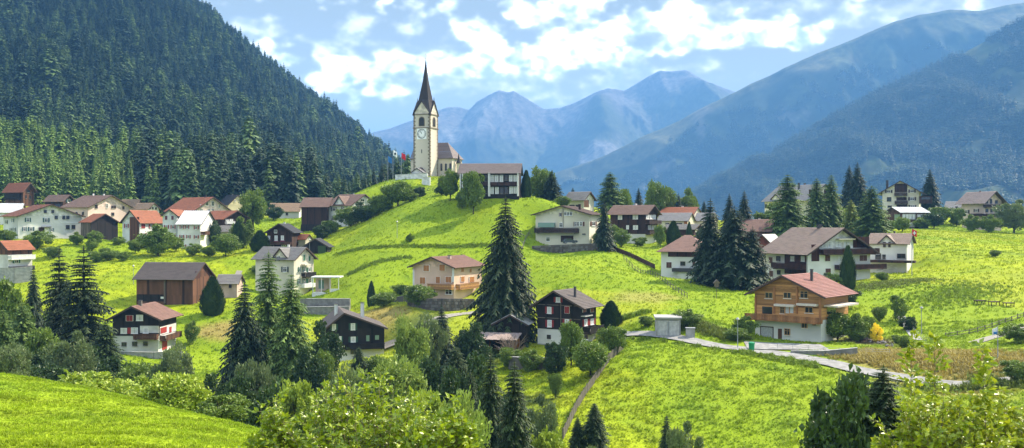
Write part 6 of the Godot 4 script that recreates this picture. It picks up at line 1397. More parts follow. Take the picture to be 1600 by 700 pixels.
func make_church() -> void:
	var side := 7.4
	var o := thing("church", "white-towered village church with slender dark spire and clock on the knoll", "church", Vector3(-35.2, 18.6, -402.0), -20.7)
	var hs := side * 0.5
	var tall := 25.9
	block("tower", Vector3(0, tall * 0.5 - 1.5, 0), Vector3(side, tall + 3.0, side), M.church, o)
	# corner stones, alternately long and short
	var q := Shape.new()
	for i in 34:
		var y := 0.4 + i * 0.75
		var a := 0.95 if i % 2 == 0 else 0.6
		var b := 0.6 if i % 2 == 0 else 0.95
		for k in [[-1, 1], [1, 1], [1, -1], [-1, -1]]:
			q.box(Vector3(k[0] * (hs - a * 0.5 + 0.05), y, k[1] * (hs - b * 0.5 + 0.05)), Vector3(a, 0.66, b))
	piece("corner_stones", q.mesh(), M.quoin, o)
	for y in [20.3, tall - 0.1]:
		block("cornice", Vector3(0, y, 0), Vector3(side + 0.5, 0.35, side + 0.5), M.quoin, o)
	for f in 4:
		var ft := Transform3D(Basis(Vector3.UP, f * PI / 2), Vector3.ZERO) * Transform3D(Basis.IDENTITY, Vector3(0, 0, hs))
		var sur := piece("belfry_opening", arch(2.7, 3.9, 0.0, 0.14).mesh(), M.quoin, o, ft * Transform3D(Basis.IDENTITY, Vector3(0, 21.0, 0)))
		piece("opening", arch(2.1, 3.4, 0.0, 0.17).mesh(), M.paint_black, sur, Transform3D(Basis.IDENTITY, Vector3(0, 0.15, 0)))
		for k in 4:
			block("louvre", Vector3(0, 0.5 + k * 0.5, 0.19), Vector3(1.9, 0.08, 0.06), M.frame_dark, sur)
		var g := Shape.new()
		g.prism([Vector2(-hs, 0), Vector2(hs, 0), Vector2(0, 5.0)], -0.7, 0.02)
		piece("gable", g.mesh(), M.church, o, ft * Transform3D(Basis.IDENTITY, Vector3(0, tall, 0)))
		# the narrow roof edge of each gable
		for k in [-1, 1]:
			var e := Shape.new()
			e.prism([Vector2(k * (hs + 0.35), -0.5), Vector2(k * (hs + 0.35), 0.0), Vector2(0, 5.6), Vector2(0, 5.05)] if k > 0 else [Vector2(0, 5.05), Vector2(0, 5.6), Vector2(-hs - 0.35, 0.0), Vector2(-hs - 0.35, -0.5)], -0.6, 0.35)
			piece("gable_roof", e.mesh(), M.spire, o, ft * Transform3D(Basis.IDENTITY, Vector3(0, tall, 0)))
		if f == 0 or f == 1:
			var c := block("clock", Vector3(0, 17.9, 0.06), Vector3(4.2, 4.4, 0.12), M.clock_white, o, ft) if f == 0 else null
			if c:
				var dial := Node3D.new()
				var ring := Shape.new()
				for k in 60:
					var a0 := TAU * k / 60.0
					var a1 := TAU * (k + 1) / 60.0
					ring.quad(Vector3(cos(a0) * 1.95, sin(a0) * 1.95, 0), Vector3(cos(a0) * 1.78, sin(a0) * 1.78, 0), Vector3(cos(a1) * 1.78, sin(a1) * 1.78, 0), Vector3(cos(a1) * 1.95, sin(a1) * 1.95, 0))
				dial.free()
				var inv := Transform3D(Basis.from_scale(Vector3(1 / 4.2, 1 / 4.4, 1 / 0.12)), Vector3(0, 0, 0))
				piece("dial_ring", ring.mesh(), M.paint_black, c, inv * Transform3D(Basis.IDENTITY, Vector3(0, 0, 0.075)))
				var fnt := SystemFont.new()
				fnt.font_names = PackedStringArray(["Droid Serif"])
				var rom := ["XII", "I", "II", "III", "IV", "V", "VI", "VII", "VIII", "IX", "X", "XI"]
				for k in 12:
					var tm := TextMesh.new()
					tm.text = rom[k]
					tm.font = fnt
					tm.font_size = 48
					tm.pixel_size = 0.016
					tm.depth = 0.03
					var a := PI / 2 - TAU * k / 12.0
					piece("numeral", tm, M.paint_black, c, inv * Transform3D(Basis(Vector3.BACK, a - PI / 2), Vector3(cos(a) * 1.48, sin(a) * 1.48, 0.085)))
				for hd in [[-0.33, 0.95, 0.16], [-1.05 + 0.5, 1.35, 0.11]]:
					var hand := Shape.new()
					hand.box(Vector3(0, hd[1] * 0.42, 0), Vector3(hd[2], hd[1], 0.05))
					piece("clock_hand", hand.mesh(), M.paint_black, c, inv * Transform3D(Basis(Vector3.BACK, -hd[0] if hd[2] > 0.12 else 0.55), Vector3(0, 0, 0.12)))
	block("slit_window", Vector3(0, 10.8, hs + 0.04), Vector3(0.35, 1.5, 0.08), M.paint_black, o)
	# spire: from the eaves corners and gable tops to an eight-sided needle
	var sp := Shape.new()
	var base := []
	var ring2 := []
	var ring3 := []
	for k in 8:
		var a := TAU * k / 8.0 + PI / 4
		var corner := k % 2 == 0
		var rad := hs * 1.41421 + 0.35 if corner else hs + 0.2
		base.append(Vector3(sin(a) * rad, tall - 0.2 if corner else tall + 5.3, cos(a) * rad))
		ring2.append(Vector3(sin(a) * 3.05, tall + 6.0, cos(a) * 3.05))
		ring3.append(Vector3(sin(a) * 1.25, tall + 14.0, cos(a) * 1.25))
	for k in 8:
		var m := (k + 1) % 8
		var c := 0.85 + 0.3 * (k % 3) * 0.4
		sp.col = Color(c, c, c)
		sp.quad(base[k], ring2[k], ring2[m], base[m])
		sp.quad(ring2[k], ring3[k], ring3[m], ring2[m])
		sp.tri(ring3[k], Vector3(0, tall + 22.8, 0), ring3[m])
	piece("spire", sp.mesh(), M.spire, o)
	for k in 4:
		var a := PI / 2 * k + PI / 4
		var fin := Shape.new()
		fin.tube([Vector3(0, 0, 0), Vector3(0, 1.2, 0), Vector3(0, 2.0, 0)], [0.2, 0.12, 0.02], 6)
		piece("finial", fin.mesh(), M.spire, o, Transform3D(Basis.IDENTITY, Vector3(sin(a) * hs * 1.41, tall - 0.1, cos(a) * hs * 1.41)))
		piece("finial", fin.mesh(), M.spire, o, Transform3D(Basis.IDENTITY, Vector3(sin(a + PI / 4) * hs, tall + 5.2, cos(a + PI / 4) * hs)))
	var cr := Shape.new()
	cr.tube([Vector3(0, 0, 0), Vector3(0, 2.8, 0)], [0.09, 0.05], 6)
	cr.box(Vector3(0, 2.1, 0), Vector3(0.9, 0.1, 0.1))
	cr.tube([Vector3(0, 0.25, 0), Vector3(0, 0.5, 0), Vector3(0, 0.75, 0)], [0.08, 0.3, 0.08], 8)
	piece("cross", cr.mesh(), M.gold, o, Transform3D(Basis.IDENTITY, Vector3(0, tall + 22.6, 0)))
	# nave and choir behind the tower
	var nx0 := -9.0
	var nx1 := 10.2
	block("nave_wall", Vector3((nx0 + nx1) * 0.5, 3.0, -9.0), Vector3(nx1 - nx0 - 0.4, 11.0, 10.0), M.church, o)
	var nr := Shape.new()
	var r := RandomNumberGenerator.new()
	r.seed = 3
	for i in 14:
		var a := i / 14.0
		var b := (i + 1) / 14.0
		var y0 := lerpf(8.2, 15.2, a)
		var y1 := lerpf(8.2, 15.2, b)
		var z0 := lerpf(5.6, 0.0, a)
		var z1 := lerpf(5.6, 0.0, b)
		var xe0 := lerpf(nx1 + 0.5, nx1 - 4.4, a)
		var xe1 := lerpf(nx1 + 0.5, nx1 - 4.4, b)
		var c := r.randf_range(0.85, 1.1)
		nr.col = Color(c, c, c)
		for k in [-1, 1]:
			nr.quad(Vector3(nx0, y0 + 0.05, -9 + k * z0), Vector3(nx0, y1, -9 + k * z1), Vector3(xe1, y1, -9 + k * z1), Vector3(xe0, y0 + 0.05, -9 + k * z0))
		nr.quad(Vector3(xe0, y0 + 0.05, -9 - z0), Vector3(xe1, y1, -9 - z1), Vector3(xe1, y1, -9 + z1), Vector3(xe0, y0 + 0.05, -9 + z0))
	nr.box(Vector3((nx0 + nx1) * 0.5, 8.2, -9), Vector3(nx1 - nx0 + 0.6, 0.2, 11.0))
	piece("nave_roof", nr.mesh(), M.slate_purple, o)
	for k in 3:
		piece("nave_window", arch(0.9, 3.0, 0.0, 0.1).mesh(), M.glassdark, o, Transform3D(Basis.IDENTITY, Vector3(5.2 + k * 2.0, 3.2, -4.0)))
	var tu := Shape.new()
	tu.box(Vector3(0, 3.2, 0), Vector3(1.3, 6.4, 1.3))
	piece("stair_turret", tu.mesh(), M.church, o, Transform3D(Basis.IDENTITY, Vector3(11.3, 0, -7.6)))
	var tr := Shape.new()
	tr.tube([Vector3(0, 0, 0), Vector3(0, 1.2, 0), Vector3(0, 4.2, 0)], [1.15, 0.6, 0.03], 8)
	piece("turret_roof", tr.mesh(), M.spire, o, Transform3D(Basis.IDENTITY, Vector3(11.3, 6.3, -7.6)))
	# porch at the tower's foot
	var po := Shape.new()
	po.prism([Vector2(-1.7, 0), Vector2(1.7, 0), Vector2(0, 2.0)], 0.0, 2.2)
	piece("porch_roof", po.mesh(), M.tile_darkbrown, o, Transform3D(Basis.IDENTITY, Vector3(0.3, 2.2, hs)))
	block("porch_wall", Vector3(0.3, 0.6, hs + 0.9), Vector3(2.6, 3.2, 1.8), M.white, o)

# ---------------------------------------------------------------- walls, fences, small things
func make_walls() -> void:
	for w in WALLS:
		var a: Array = w[4]
		var o := thing(w[0], w[5], "wall", Vector3(a[0][0], a[0][1], a[0][2]))
		var from := Vector3(a[0][0], a[0][1], a[0][2])
		for i in a.size() - 1:
			var p := Vector3(a[i][0], a[i][1], a[i][2]) - from
			var q := Vector3(a[i + 1][0], a[i + 1][1], a[i + 1][2]) - from
			var s := Shape.new()
			var d := (q - p)
			var flat := Vector3(d.x, 0, d.z).normalized()
			var t: Vector3 = flat.cross(Vector3.UP) * w[2] * 0.5
			var dn: Vector3 = Vector3.DOWN * w[3]
			s.quad(p + t, p - t, q - t, q + t)
			s.quad(p + t, q + t, q + t + dn, p + t + dn)
			s.quad(q - t, p - t, p - t + dn, q - t + dn)
			s.quad(p - t, p + t, p + t + dn, p - t + dn)
			s.quad(q + t, q - t, q - t + dn, q + t + dn)
			piece("wall_section", s.mesh(), M[w[1]], o)
			var cap := Shape.new()
			cap.quad(p + t * 1.3 + Vector3.UP * 0.1, p - t * 1.3 + Vector3.UP * 0.1, q - t * 1.3 + Vector3.UP * 0.1, q + t * 1.3 + Vector3.UP * 0.1)
			cap.quad(p + t * 1.3 + Vector3.UP * 0.1, q + t * 1.3 + Vector3.UP * 0.1, q + t * 1.3, p + t * 1.3)
			cap.quad(q - t * 1.3 + Vector3.UP * 0.1, p - t * 1.3 + Vector3.UP * 0.1, p - t * 1.3, q - t * 1.3)
			cap.quad(p + t * 1.3, q + t * 1.3, q - t * 1.3, p - t * 1.3)
			piece("coping", cap.mesh(), M.concrete, o)
	var stones := []
	for k in 6:
		var s := Shape.new()
		var pts := []
		for i in 8:
			pts.append(Vector3(0.5 if i & 1 else -0.5, 0.5 if i & 2 else -0.5, 0.5 if i & 4 else -0.5) * Vector3(rng.randf_range(0.82, 1.0), rng.randf_range(0.8, 1.0), rng.randf_range(0.7, 1.0)))
		for f in [[4, 6, 7, 5], [1, 3, 2, 0], [5, 7, 3, 1], [0, 2, 6, 4], [6, 2, 3, 7], [0, 4, 5, 1]]:
			s.quad(pts[f[0]], pts[f[1]], pts[f[2]], pts[f[3]])
		stones.append(s.mesh())
	for w in STONE_WALLS:
		var a: Array = w[1]
		var o := thing(w[0], w[3], "wall", Vector3(a[0][0], a[0][1], a[0][2]))
		var from := o.position
		var total := 0.0
		for i in a.size() - 1:
			total += Vector3(a[i + 1][0] - a[i][0], 0, a[i + 1][2] - a[i][2]).length()
		var high: float = w[2] + 0.5
		var rows := 5
		var count := 0
		for i in a.size() - 1:
			var p := Vector3(a[i][0], a[i][1], a[i][2]) - from
			var q := Vector3(a[i + 1][0], a[i + 1][1], a[i + 1][2]) - from
			var long := (q - p).length()
			var d := (q - p).normalized()
			var face := Basis(d, Vector3.UP, d.cross(Vector3.UP))
			var core := Shape.new()
			core.box(Vector3(0, -high * 0.5 - 0.02, -0.1), Vector3(long, high, 0.7), Transform3D(face, (p + q) * 0.5))
			piece("wall_core", core.mesh(), M.mortar, o)
			for r in rows:
				var x := 0.0
				while x < long - 0.2:
					var sw := minf(rng.randf_range(0.45, 1.05), long - x)
					var rh := high / rows
					var c := Vector3(x + sw * 0.5, -rh * (r + 0.5), 0.30 + rng.randf_range(-0.03, 0.04))
					count += 1
					if count < 300:
						piece("stone", stones[rng.randi() % 6], M["stone_%d" % (rng.randi() % 4)], o, Transform3D(face, p) * Transform3D(Basis.from_scale(Vector3(sw * 0.97, rh * 0.95, 0.25)), c))
					x += sw

func make_fences() -> void:
	for f in FENCES:
		var a: Array = f[3]
		var at := Vector3(a[0][0], ground(a[0][0], a[0][1]), a[0][1])
		var o := thing(f[0], f[4], "fence", at)
		var cv := Curve2D.new()
		for q in a:
			cv.add_point(Vector2(q[0], q[1]))
		var length := cv.get_baked_length()
		var gap := 2.4 if f[1] != "board" else 2.0
		var n := int(length / gap)
		var high: float = f[2]
		var m: Material = M.fencewood if f[1] in ["board", "rail"] else (M.metal_grey if f[1] == "metal" else M.brownwood3)
		var prev := Vector3.ZERO
		for i in n + 1:
			var xz := cv.sample_baked(length * i / n)
			var p := Vector3(xz.x, ground(xz.x, xz.y), xz.y) - at
			var th := 0.05 if f[1] == "metal" else 0.13
			block("post", p + Vector3.UP * high * 0.5 - Vector3.UP * 0.1, Vector3(th, high + 0.3, th), m, o)
			if i > 0:
				var d := p - prev
				var dir := d.normalized()
				var s := Shape.new()
				var flat := Vector3(dir.z, 0, -dir.x).normalized() * 0.08
				if f[1] == "board" or f[1] == "plank":
					var bn := int(d.length() / (0.2 if f[1] == "board" else 0.35))
					for k in bn:
						var c := prev + d * (k + 0.5) / bn + flat
						var g := rng.randf_range(0.7, 1.2)
						s.col = Color(g, g, g)
						s.box(c + Vector3.UP * high * 0.5, Vector3(d.length() / bn * 0.9, high * rng.randf_range(0.92, 1.0), 0.035), Transform3D(Basis(Vector3(dir.x, 0, dir.z).normalized(), Vector3.UP, flat.normalized()), c) * Transform3D(Basis.IDENTITY, -c))
					s.col = Color(1, 1, 1)
				for yy in ([0.3, 0.85] if f[1] != "metal" else [0.35, 0.65, 0.95]):
					s.tube([prev + Vector3.UP * high * yy, p + Vector3.UP * high * yy], [th * 0.42, th * 0.42], 4)
				piece("fence_section", s.mesh(), m, o)
			prev = p

func flag(at: Vector3, high: float, label: String, kind: String, yaw: float, size := 2.2) -> void:
	var o := thing("flagpole", label, "flagpole", at, yaw)
	var s := Shape.new()
	s.tube([Vector3(0, -0.5, 0), Vector3(0, high, 0)], [0.09, 0.05], 7)
	piece("pole", s.mesh(), M.metal_grey, o)
	var cl := Shape.new()
	var nw := 8
	var hh := size * 1.0
	var fold := func(u: float) -> Vector3:
		return Vector3(u * size * 0.7, -u * size * 0.35, sin(u * 9.0) * 0.14)
	for i in nw:
		var a: Vector3 = fold.call(float(i) / nw)
		var b: Vector3 = fold.call(float(i + 1) / nw)
		cl.quad(a, b, b - Vector3(0, hh, 0), a - Vector3(0, hh, 0))
	var m: Material = M.flag_red if kind in ["swiss", "red"] else (M.flag_blue if kind == "blue" else M.flag_white)
	var c := piece("flag", cl.mesh(), m, o, Transform3D(Basis.IDENTITY, Vector3(0.05, high - 0.15, 0)))
	if kind == "swiss":
		for q in [Vector2(0.62, 0.2), Vector2(0.2, 0.62)]:
			block("white_cross", Vector3(size * 0.35, -size * 0.68, 0.0), Vector3(q.x * size * 0.7, q.y * size, 0.34), M.flag_white, c)
	elif kind == "white":
		block("emblem", Vector3(size * 0.35, -size * 0.68, 0.0), Vector3(size * 0.3, size * 0.3, 0.32), M.paint_black, c)
	elif kind == "bluewhite":
		block("blue_field", Vector3(size * 0.3, -size * 0.9, 0.0), Vector3(size * 0.45, size * 0.35, 0.32), M.flag_blue, c)

func car(at: Vector3, yaw: float, label: String, paint: Material) -> void:
	var o := thing("parked_car", label, "car", at, yaw)
	var b := Shape.new()
	b.prism([Vector2(-2.1, 0.35), Vector2(2.1, 0.35), Vector2(2.15, 0.7), Vector2(1.9, 0.92), Vector2(-2.0, 0.98), Vector2(-2.15, 0.75)], -0.85, 0.85)
	piece("body", b.mesh(), paint, o)
	var c := Shape.new()
	c.prism([Vector2(-1.7, 0.95), Vector2(1.1, 0.93), Vector2(0.45, 1.43), Vector2(-1.2, 1.46)], -0.74, 0.74)
	var cab := piece("cabin", c.mesh(), paint, o)
	var g := Shape.new()
	g.prism([Vector2(-1.5, 1.0), Vector2(0.9, 0.98), Vector2(0.38, 1.36), Vector2(-1.1, 1.38)], -0.76, 0.76)
	piece("side_window", g.mesh(), M.glassdark, cab)
	for x in [-1.35, 1.35]:
		for z in [-0.8, 0.8]:
			var w := Shape.new()
			w.tube([Vector3(x, 0.32, z - 0.1), Vector3(x, 0.32, z + 0.1)], [0.32, 0.32], 14)
			var wh := piece("wheel", w.mesh(), M.tyre, o)
			var rim := Shape.new()
			rim.tube([Vector3(x, 0.32, z - 0.11), Vector3(x, 0.32, z + 0.115)], [0.18, 0.18], 10)
			piece("rim", rim.mesh(), M.metal_grey, wh)
	for z in [-0.6, 0.6]:
		block("headlight", Vector3(2.1, 0.7, z), Vector3(0.12, 0.14, 0.3), M.metal_white, o)

func street_lamp(x: float, z: float, label: String) -> void:
	var o := thing("street_lamp", label, "street lamp", Vector3(x, ground(x, z), z))
	var s := Shape.new()
	s.tube([Vector3(0, -0.4, 0), Vector3(0, 4.6, 0)], [0.08, 0.05], 7)
	piece("pole", s.mesh(), M.metal_grey, o)
	var h := Shape.new()
	h.tube([Vector3(0, 4.5, 0), Vector3(0, 4.7, 0), Vector3(0, 5.0, 0)], [0.12, 0.32, 0.08], 10)
	piece("lamp_head", h.mesh(), M.metal_pale, o)

func make_small_things() -> void:
	flag(Vector3(-48.5, 16.2, -385.0), 10.5, "blue flag on a tall pole left of the church", "blue", 20)
	flag(Vector3(-46.5, 16.6, -385.0), 12.5, "white flag with dark emblem on a tall pole left of the church", "white", 20)
	flag(Vector3(-43.2, 17.0, -385.0), 11.0, "red flag on the pole nearest the church", "red", 20)
	flag(Vector3(96.4, ground(96.4, -237.5), -237.5), 11.5, "red flag with white cross on a pole beside the white house", "swiss", -25, 1.5)
	flag(Vector3(71.5, ground(71.5, -145), -145), 5.2, "small blue and white flag in the dry grass at the right", "bluewhite", 160, 1.0)
	car(Vector3(16.2, -5.5, -276.5), 12.0, "dark blue car parked in front of the cream house's garage", M.car_blue)
	car(Vector3(-65.5, ground(-65.5, -284), -284), 65.0, "red car parked by the orchard wall", M.car_red)
	var x := 38.8
	var z := -159.5
	var o := thing("waste_bin", "bright green waste bin at the roadside", "bin", Vector3(x, ground(x, z), z), 15)
	var s := Shape.new()
	s.tube([Vector3(0, 0, 0), Vector3(0, 1.15, 0)], [0.42, 0.5], 10)
	piece("body", s.mesh(), M.bin_green, o)
	s = Shape.new()
	s.tube([Vector3(0, 1.15, 0), Vector3(0, 1.3, 0), Vector3(0, 1.4, 0)], [0.54, 0.5, 0.2], 10)
	piece("lid", s.mesh(), M.bin_green, o)
	street_lamp(37.0, -161.5, "pale roadside lamp left of the log chalet")
	street_lamp(74.0, -178.0, "street lamp at the foot of the sunny right slope")
	street_lamp(-98.0, -255.0, "street lamp on the meadow left of the brown barn")
	street_lamp(-60.0, -292.0, "street lamp beside the orchard path")
	street_lamp(-33.0, -283.0, "street lamp on the terrace path below the hill")
	# concrete garage by the road
	o = thing("garage", "small pale concrete garage dug into the bank by the road", "garage", Vector3(27.4, ground(27.4, -171.5) + 0.05, -173.5), -6)
	block("wall", Vector3(0, 1.2, 0), Vector3(4.2, 3.4, 5.0), M.concrete, o)
	block("flat_roof", Vector3(0, 3.0, 0), Vector3(4.7, 0.25, 5.6), M.concrete, o)
	for k in [-1, 1]:
		var dr := block("door", Vector3(k * 0.95, 1.2, 2.54), Vector3(1.8, 2.5, 0.08), M.metal_pale, o)
		block("door_frame", Vector3(k * -0.45, 0, 0.4), Vector3(0.06, 0.9, 0.9), M.metal_grey, dr)
	o = thing("utility_box", "small grey utility box right of the concrete garage", "box", Vector3(30.8, ground(30.8, -170), -170.2), -6)
	block("cabinet", Vector3(0, 0.7, 0), Vector3(1.5, 1.6, 1.0), M.concrete, o)
	block("lid", Vector3(0, 1.55, 0), Vector3(1.7, 0.1, 1.2), M.metal_grey, o)
	# bird house
	x = 42.8
	z = -206.0
	o = thing("bird_house", "wooden bird house on a pole under the spruce cluster", "bird house", Vector3(x, ground(x, z), z))
	block("pole", Vector3(0, 1.2, 0), Vector3(0.1, 2.8, 0.1), M.fencewood, o)
	block("box", Vector3(0, 2.8, 0), Vector3(0.9, 0.8, 0.7), M.greywood, o)
	s = Shape.new()
	s.prism([Vector2(-0.75, 3.2), Vector2(0.75, 3.2), Vector2(0, 4.0)], -0.5, 0.5)
	piece("roof", s.mesh(), M.greywood, o)
	# lean-to beside the red-shuttered house
	o = thing("lean_to", "open lean-to with pink corrugated roof beside the red-shuttered house", "shed", Vector3(-2.4, ground(-2.4, -177) , -178.5), -12)
	block("back_wall", Vector3(0, 1.4, -2.2), Vector3(7.5, 3.6, 0.2), M.blackwood, o)
	var lr := Shape.new()
	for k in 14:
		var g := rng.randf_range(0.85, 1.1)
		lr.col = Color(g, g, g)
		lr.box(Vector3(-4.2 + k * 0.6, 3.05 + (0.04 if k % 2 else 0.0), 0), Vector3(0.62, 0.08, 4.8), Transform3D(Basis(Vector3.RIGHT, 0.16), Vector3.ZERO))
	piece("corrugated_roof", lr.mesh(), M.tile_pinkish, o)
	for k in 4:
		block("post", Vector3(-3.6 + k * 2.4, 0.9, 1.9), Vector3(0.16, 3.4, 0.16), M.brownwood, o)
	block("door", Vector3(2.9, 1.2, -1.9), Vector3(1.1, 2.6, 0.3), M.orangewood, o)
	o = thing("shed", "dark shed with pale ribbed roof behind the lean-to", "shed", Vector3(0.2, ground(0.2, -184), -184.0), -12)
	block("wall", Vector3(0, 1.6, 0), Vector3(6.0, 4.6, 5.0), M.blackwood, o)
	gabled(o, Transform3D.IDENTITY, 3.0, 3.9, 1.6, 0.0, -2.5, 2.5, 0.5, 0.4, M.blackwood, M.metal_pale, true, 5)
	# glazed porch and conservatory side of the green-shuttered villa
	o = thing("garden_pavilion", "flat-roofed open pavilion with white posts beside the green-shuttered villa", "pavilion", Vector3(-47.6, -17.9, -254.0), -2)
	block("floor", Vector3(0, -0.6, 0), Vector3(7.0, 1.8, 4.0), M.white, o)
	block("flat_roof", Vector3(0, 4.3, 0), Vector3(7.4, 0.3, 4.6), M.white2, o)
	block("back_wall", Vector3(-1.5, 2.2, -1.9), Vector3(4.0, 4.0, 0.2), M.peach2, o)
	for k in 4:
		block("post", Vector3(-3.3 + k * 2.2, 2.2, 1.9), Vector3(0.16, 4.0, 0.16), M.white2, o)
	block("window", Vector3(-2.0, 2.2, -1.77), Vector3(1.4, 2.2, 0.06), M.glass_green, o)
	block("railing", Vector3(2.4, 0.9, 2.02), Vector3(2.2, 0.9, 0.08), M.white2, o)
	# rock garden stones
	for k in 46:
		x = rng.randf_range(61.0, 70.0)
		z = rng.randf_range(-176.0, -163.0)
		var st := Shape.new()
		var r := rng.randf_range(0.25, 0.6)
		st.tube([Vector3(-r, 0, 0), Vector3(-r * 0.4, 0.1, 0), Vector3(r * 0.5, 0.05, 0.05), Vector3(r, 0, 0)], [r * 0.2, r * 0.6, r * 0.55, r * 0.15], 6)
		var ro := piece(numbered("garden_rock"), st.mesh(), M["stone_%d" % (k % 4)], self, Transform3D(Basis(Vector3.UP, rng.randf() * TAU), Vector3(x, ground(x, z) + 0.08, z)))
		ro.set_meta("label", "grey boulder in the rock garden beside the log chalet")
		ro.set_meta("category", "rock")
		ro.set_meta("group", "boulders of the rock garden")
	# hive row at the right edge
	for k in 3:
		x = 93.5 + k * 2.3
		z = -197.0 + k * 1.2
		o = thing("garden_table", ["low dark garden table, leftmost at the right frame edge", "low dark garden table, middle one at the right frame edge", "low dark garden table, rightmost at the right frame edge"][k], "table", Vector3(x, ground(x, z), z), 10)
		block("top", Vector3(0, 0.75, 0), Vector3(2.0, 0.15, 1.2), M.darkwood, o)
		for q in 4:
			block("leg", Vector3(0.85 if q & 1 else -0.85, 0.2, 0.45 if q & 2 else -0.45), Vector3(0.1, 1.0, 0.1), M.darkwood, o)

# ---------------------------------------------------------------- trees
const TINT := {
	"spruce": [Color(0.018, 0.036, 0.017), Color(0.038, 0.065, 0.023)], "fir": [Color(0.021, 0.041, 0.014), Color(0.059, 0.091, 0.025)], "spruce_giant": [Color(0.020, 0.037, 0.015), Color(0.048, 0.071, 0.022)], "spruce_open": [Color(0.021, 0.038, 0.015), Color(0.052, 0.075, 0.023)],
	"larch": [Color(0.079, 0.138, 0.031), Color(0.151, 0.222, 0.047)], "larch_yellow": [Color(0.201, 0.261, 0.046), Color(0.339, 0.385, 0.076)],
	"thuja": [Color(0.022, 0.046, 0.017), Color(0.053, 0.089, 0.026)],
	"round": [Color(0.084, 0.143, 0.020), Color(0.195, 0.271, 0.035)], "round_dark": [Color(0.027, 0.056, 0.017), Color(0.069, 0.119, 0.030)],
	"bush": [Color(0.085, 0.143, 0.022), Color(0.192, 0.268, 0.038)], "bush_bright": [Color(0.195, 0.277, 0.026), Color(0.370, 0.451, 0.047)], "bush_yellow": [Color(0.880, 0.679, 0.040), Color(1.233, 0.888, 0.078)],
	"willow": [Color(0.110, 0.156, 0.059), Color(0.214, 0.266, 0.110)], "willow_bright": [Color(0.179, 0.254, 0.043), Color(0.302, 0.384, 0.076)]}

func conifer(s: int, whorls: int, per: int, wide: float, droop: float, segs: int, hang: float, bare: float, tint: Array, power: float, twig: float) -> Array:
	# [crown, trunk] of unit height
	var r := RandomNumberGenerator.new()
	r.seed = s
	var sh := Shape.new()
	for i in whorls:
		var t := (i + r.randf() * 0.7) / whorls
		var y := lerpf(bare, 0.985, t)
		var rad := wide * pow(1.0 - t, power) * r.randf_range(0.72, 1.12) + 0.008
		if t < 0.12:
			rad *= lerpf(0.6, 1.0, t / 0.12)
		var twist := r.randf() * TAU
		for b in per:
			var f := twist + TAU * (b + r.randf() * 0.7) / per
			var l := rad * r.randf_range(0.7, 1.15)
			var d := Vector3(cos(f), 0, sin(f))
			var e := Vector3(-sin(f), 0, cos(f))
			var c: Color = tint[0].lerp(tint[1], r.randf())
			var rise := lerpf(-0.10, 0.35, t)
			var n := maxi(2, int(segs * (0.4 + 0.6 * (1.0 - t))))
			var prev := Vector3(0, y, 0)
			for j in n:
				var u := (j + 1.0) / n
				var p := d * l * u + Vector3(0, y + l * (rise * u - droop * u * u), 0) + e * l * 0.05 * r.randf_range(-1, 1)
				sh.col = c * r.randf_range(0.75, 1.25)
				var k := l * twig * (1.15 - 0.75 * u) * r.randf_range(0.7, 1.3)
				var dn := Vector3(0, -k * hang * r.randf_range(0.5, 1.2), 0)
				sh.tri(prev, p, p + e * k + d * k * 0.35 + dn)
				sh.tri(prev, p, p - e * k + d * k * 0.35 + dn)
				if hang > 0.5:
					sh.tri(prev, p, (prev + p) * 0.5 + dn * 1.5 + e * k * r.randf_range(-0.3, 0.3))
				prev = p
			sh.tri(prev + e * l * 0.03, prev + d * l * 0.12, prev - e * l * 0.03)
	sh.col = tint[1]
	sh.tri(Vector3(-0.006, 0.95, 0), Vector3(0, 1.0, 0), Vector3(0.006, 0.95, 0.002))
	var tr := Shape.new()
	tr.tube([Vector3(0, -0.06, 0), Vector3(0, 0.3, 0), Vector3(0, 0.7, 0), Vector3(0, 0.98, 0)], [0.018, 0.013, 0.007, 0.001], 6)
	return [sh.mesh(), tr.mesh()]

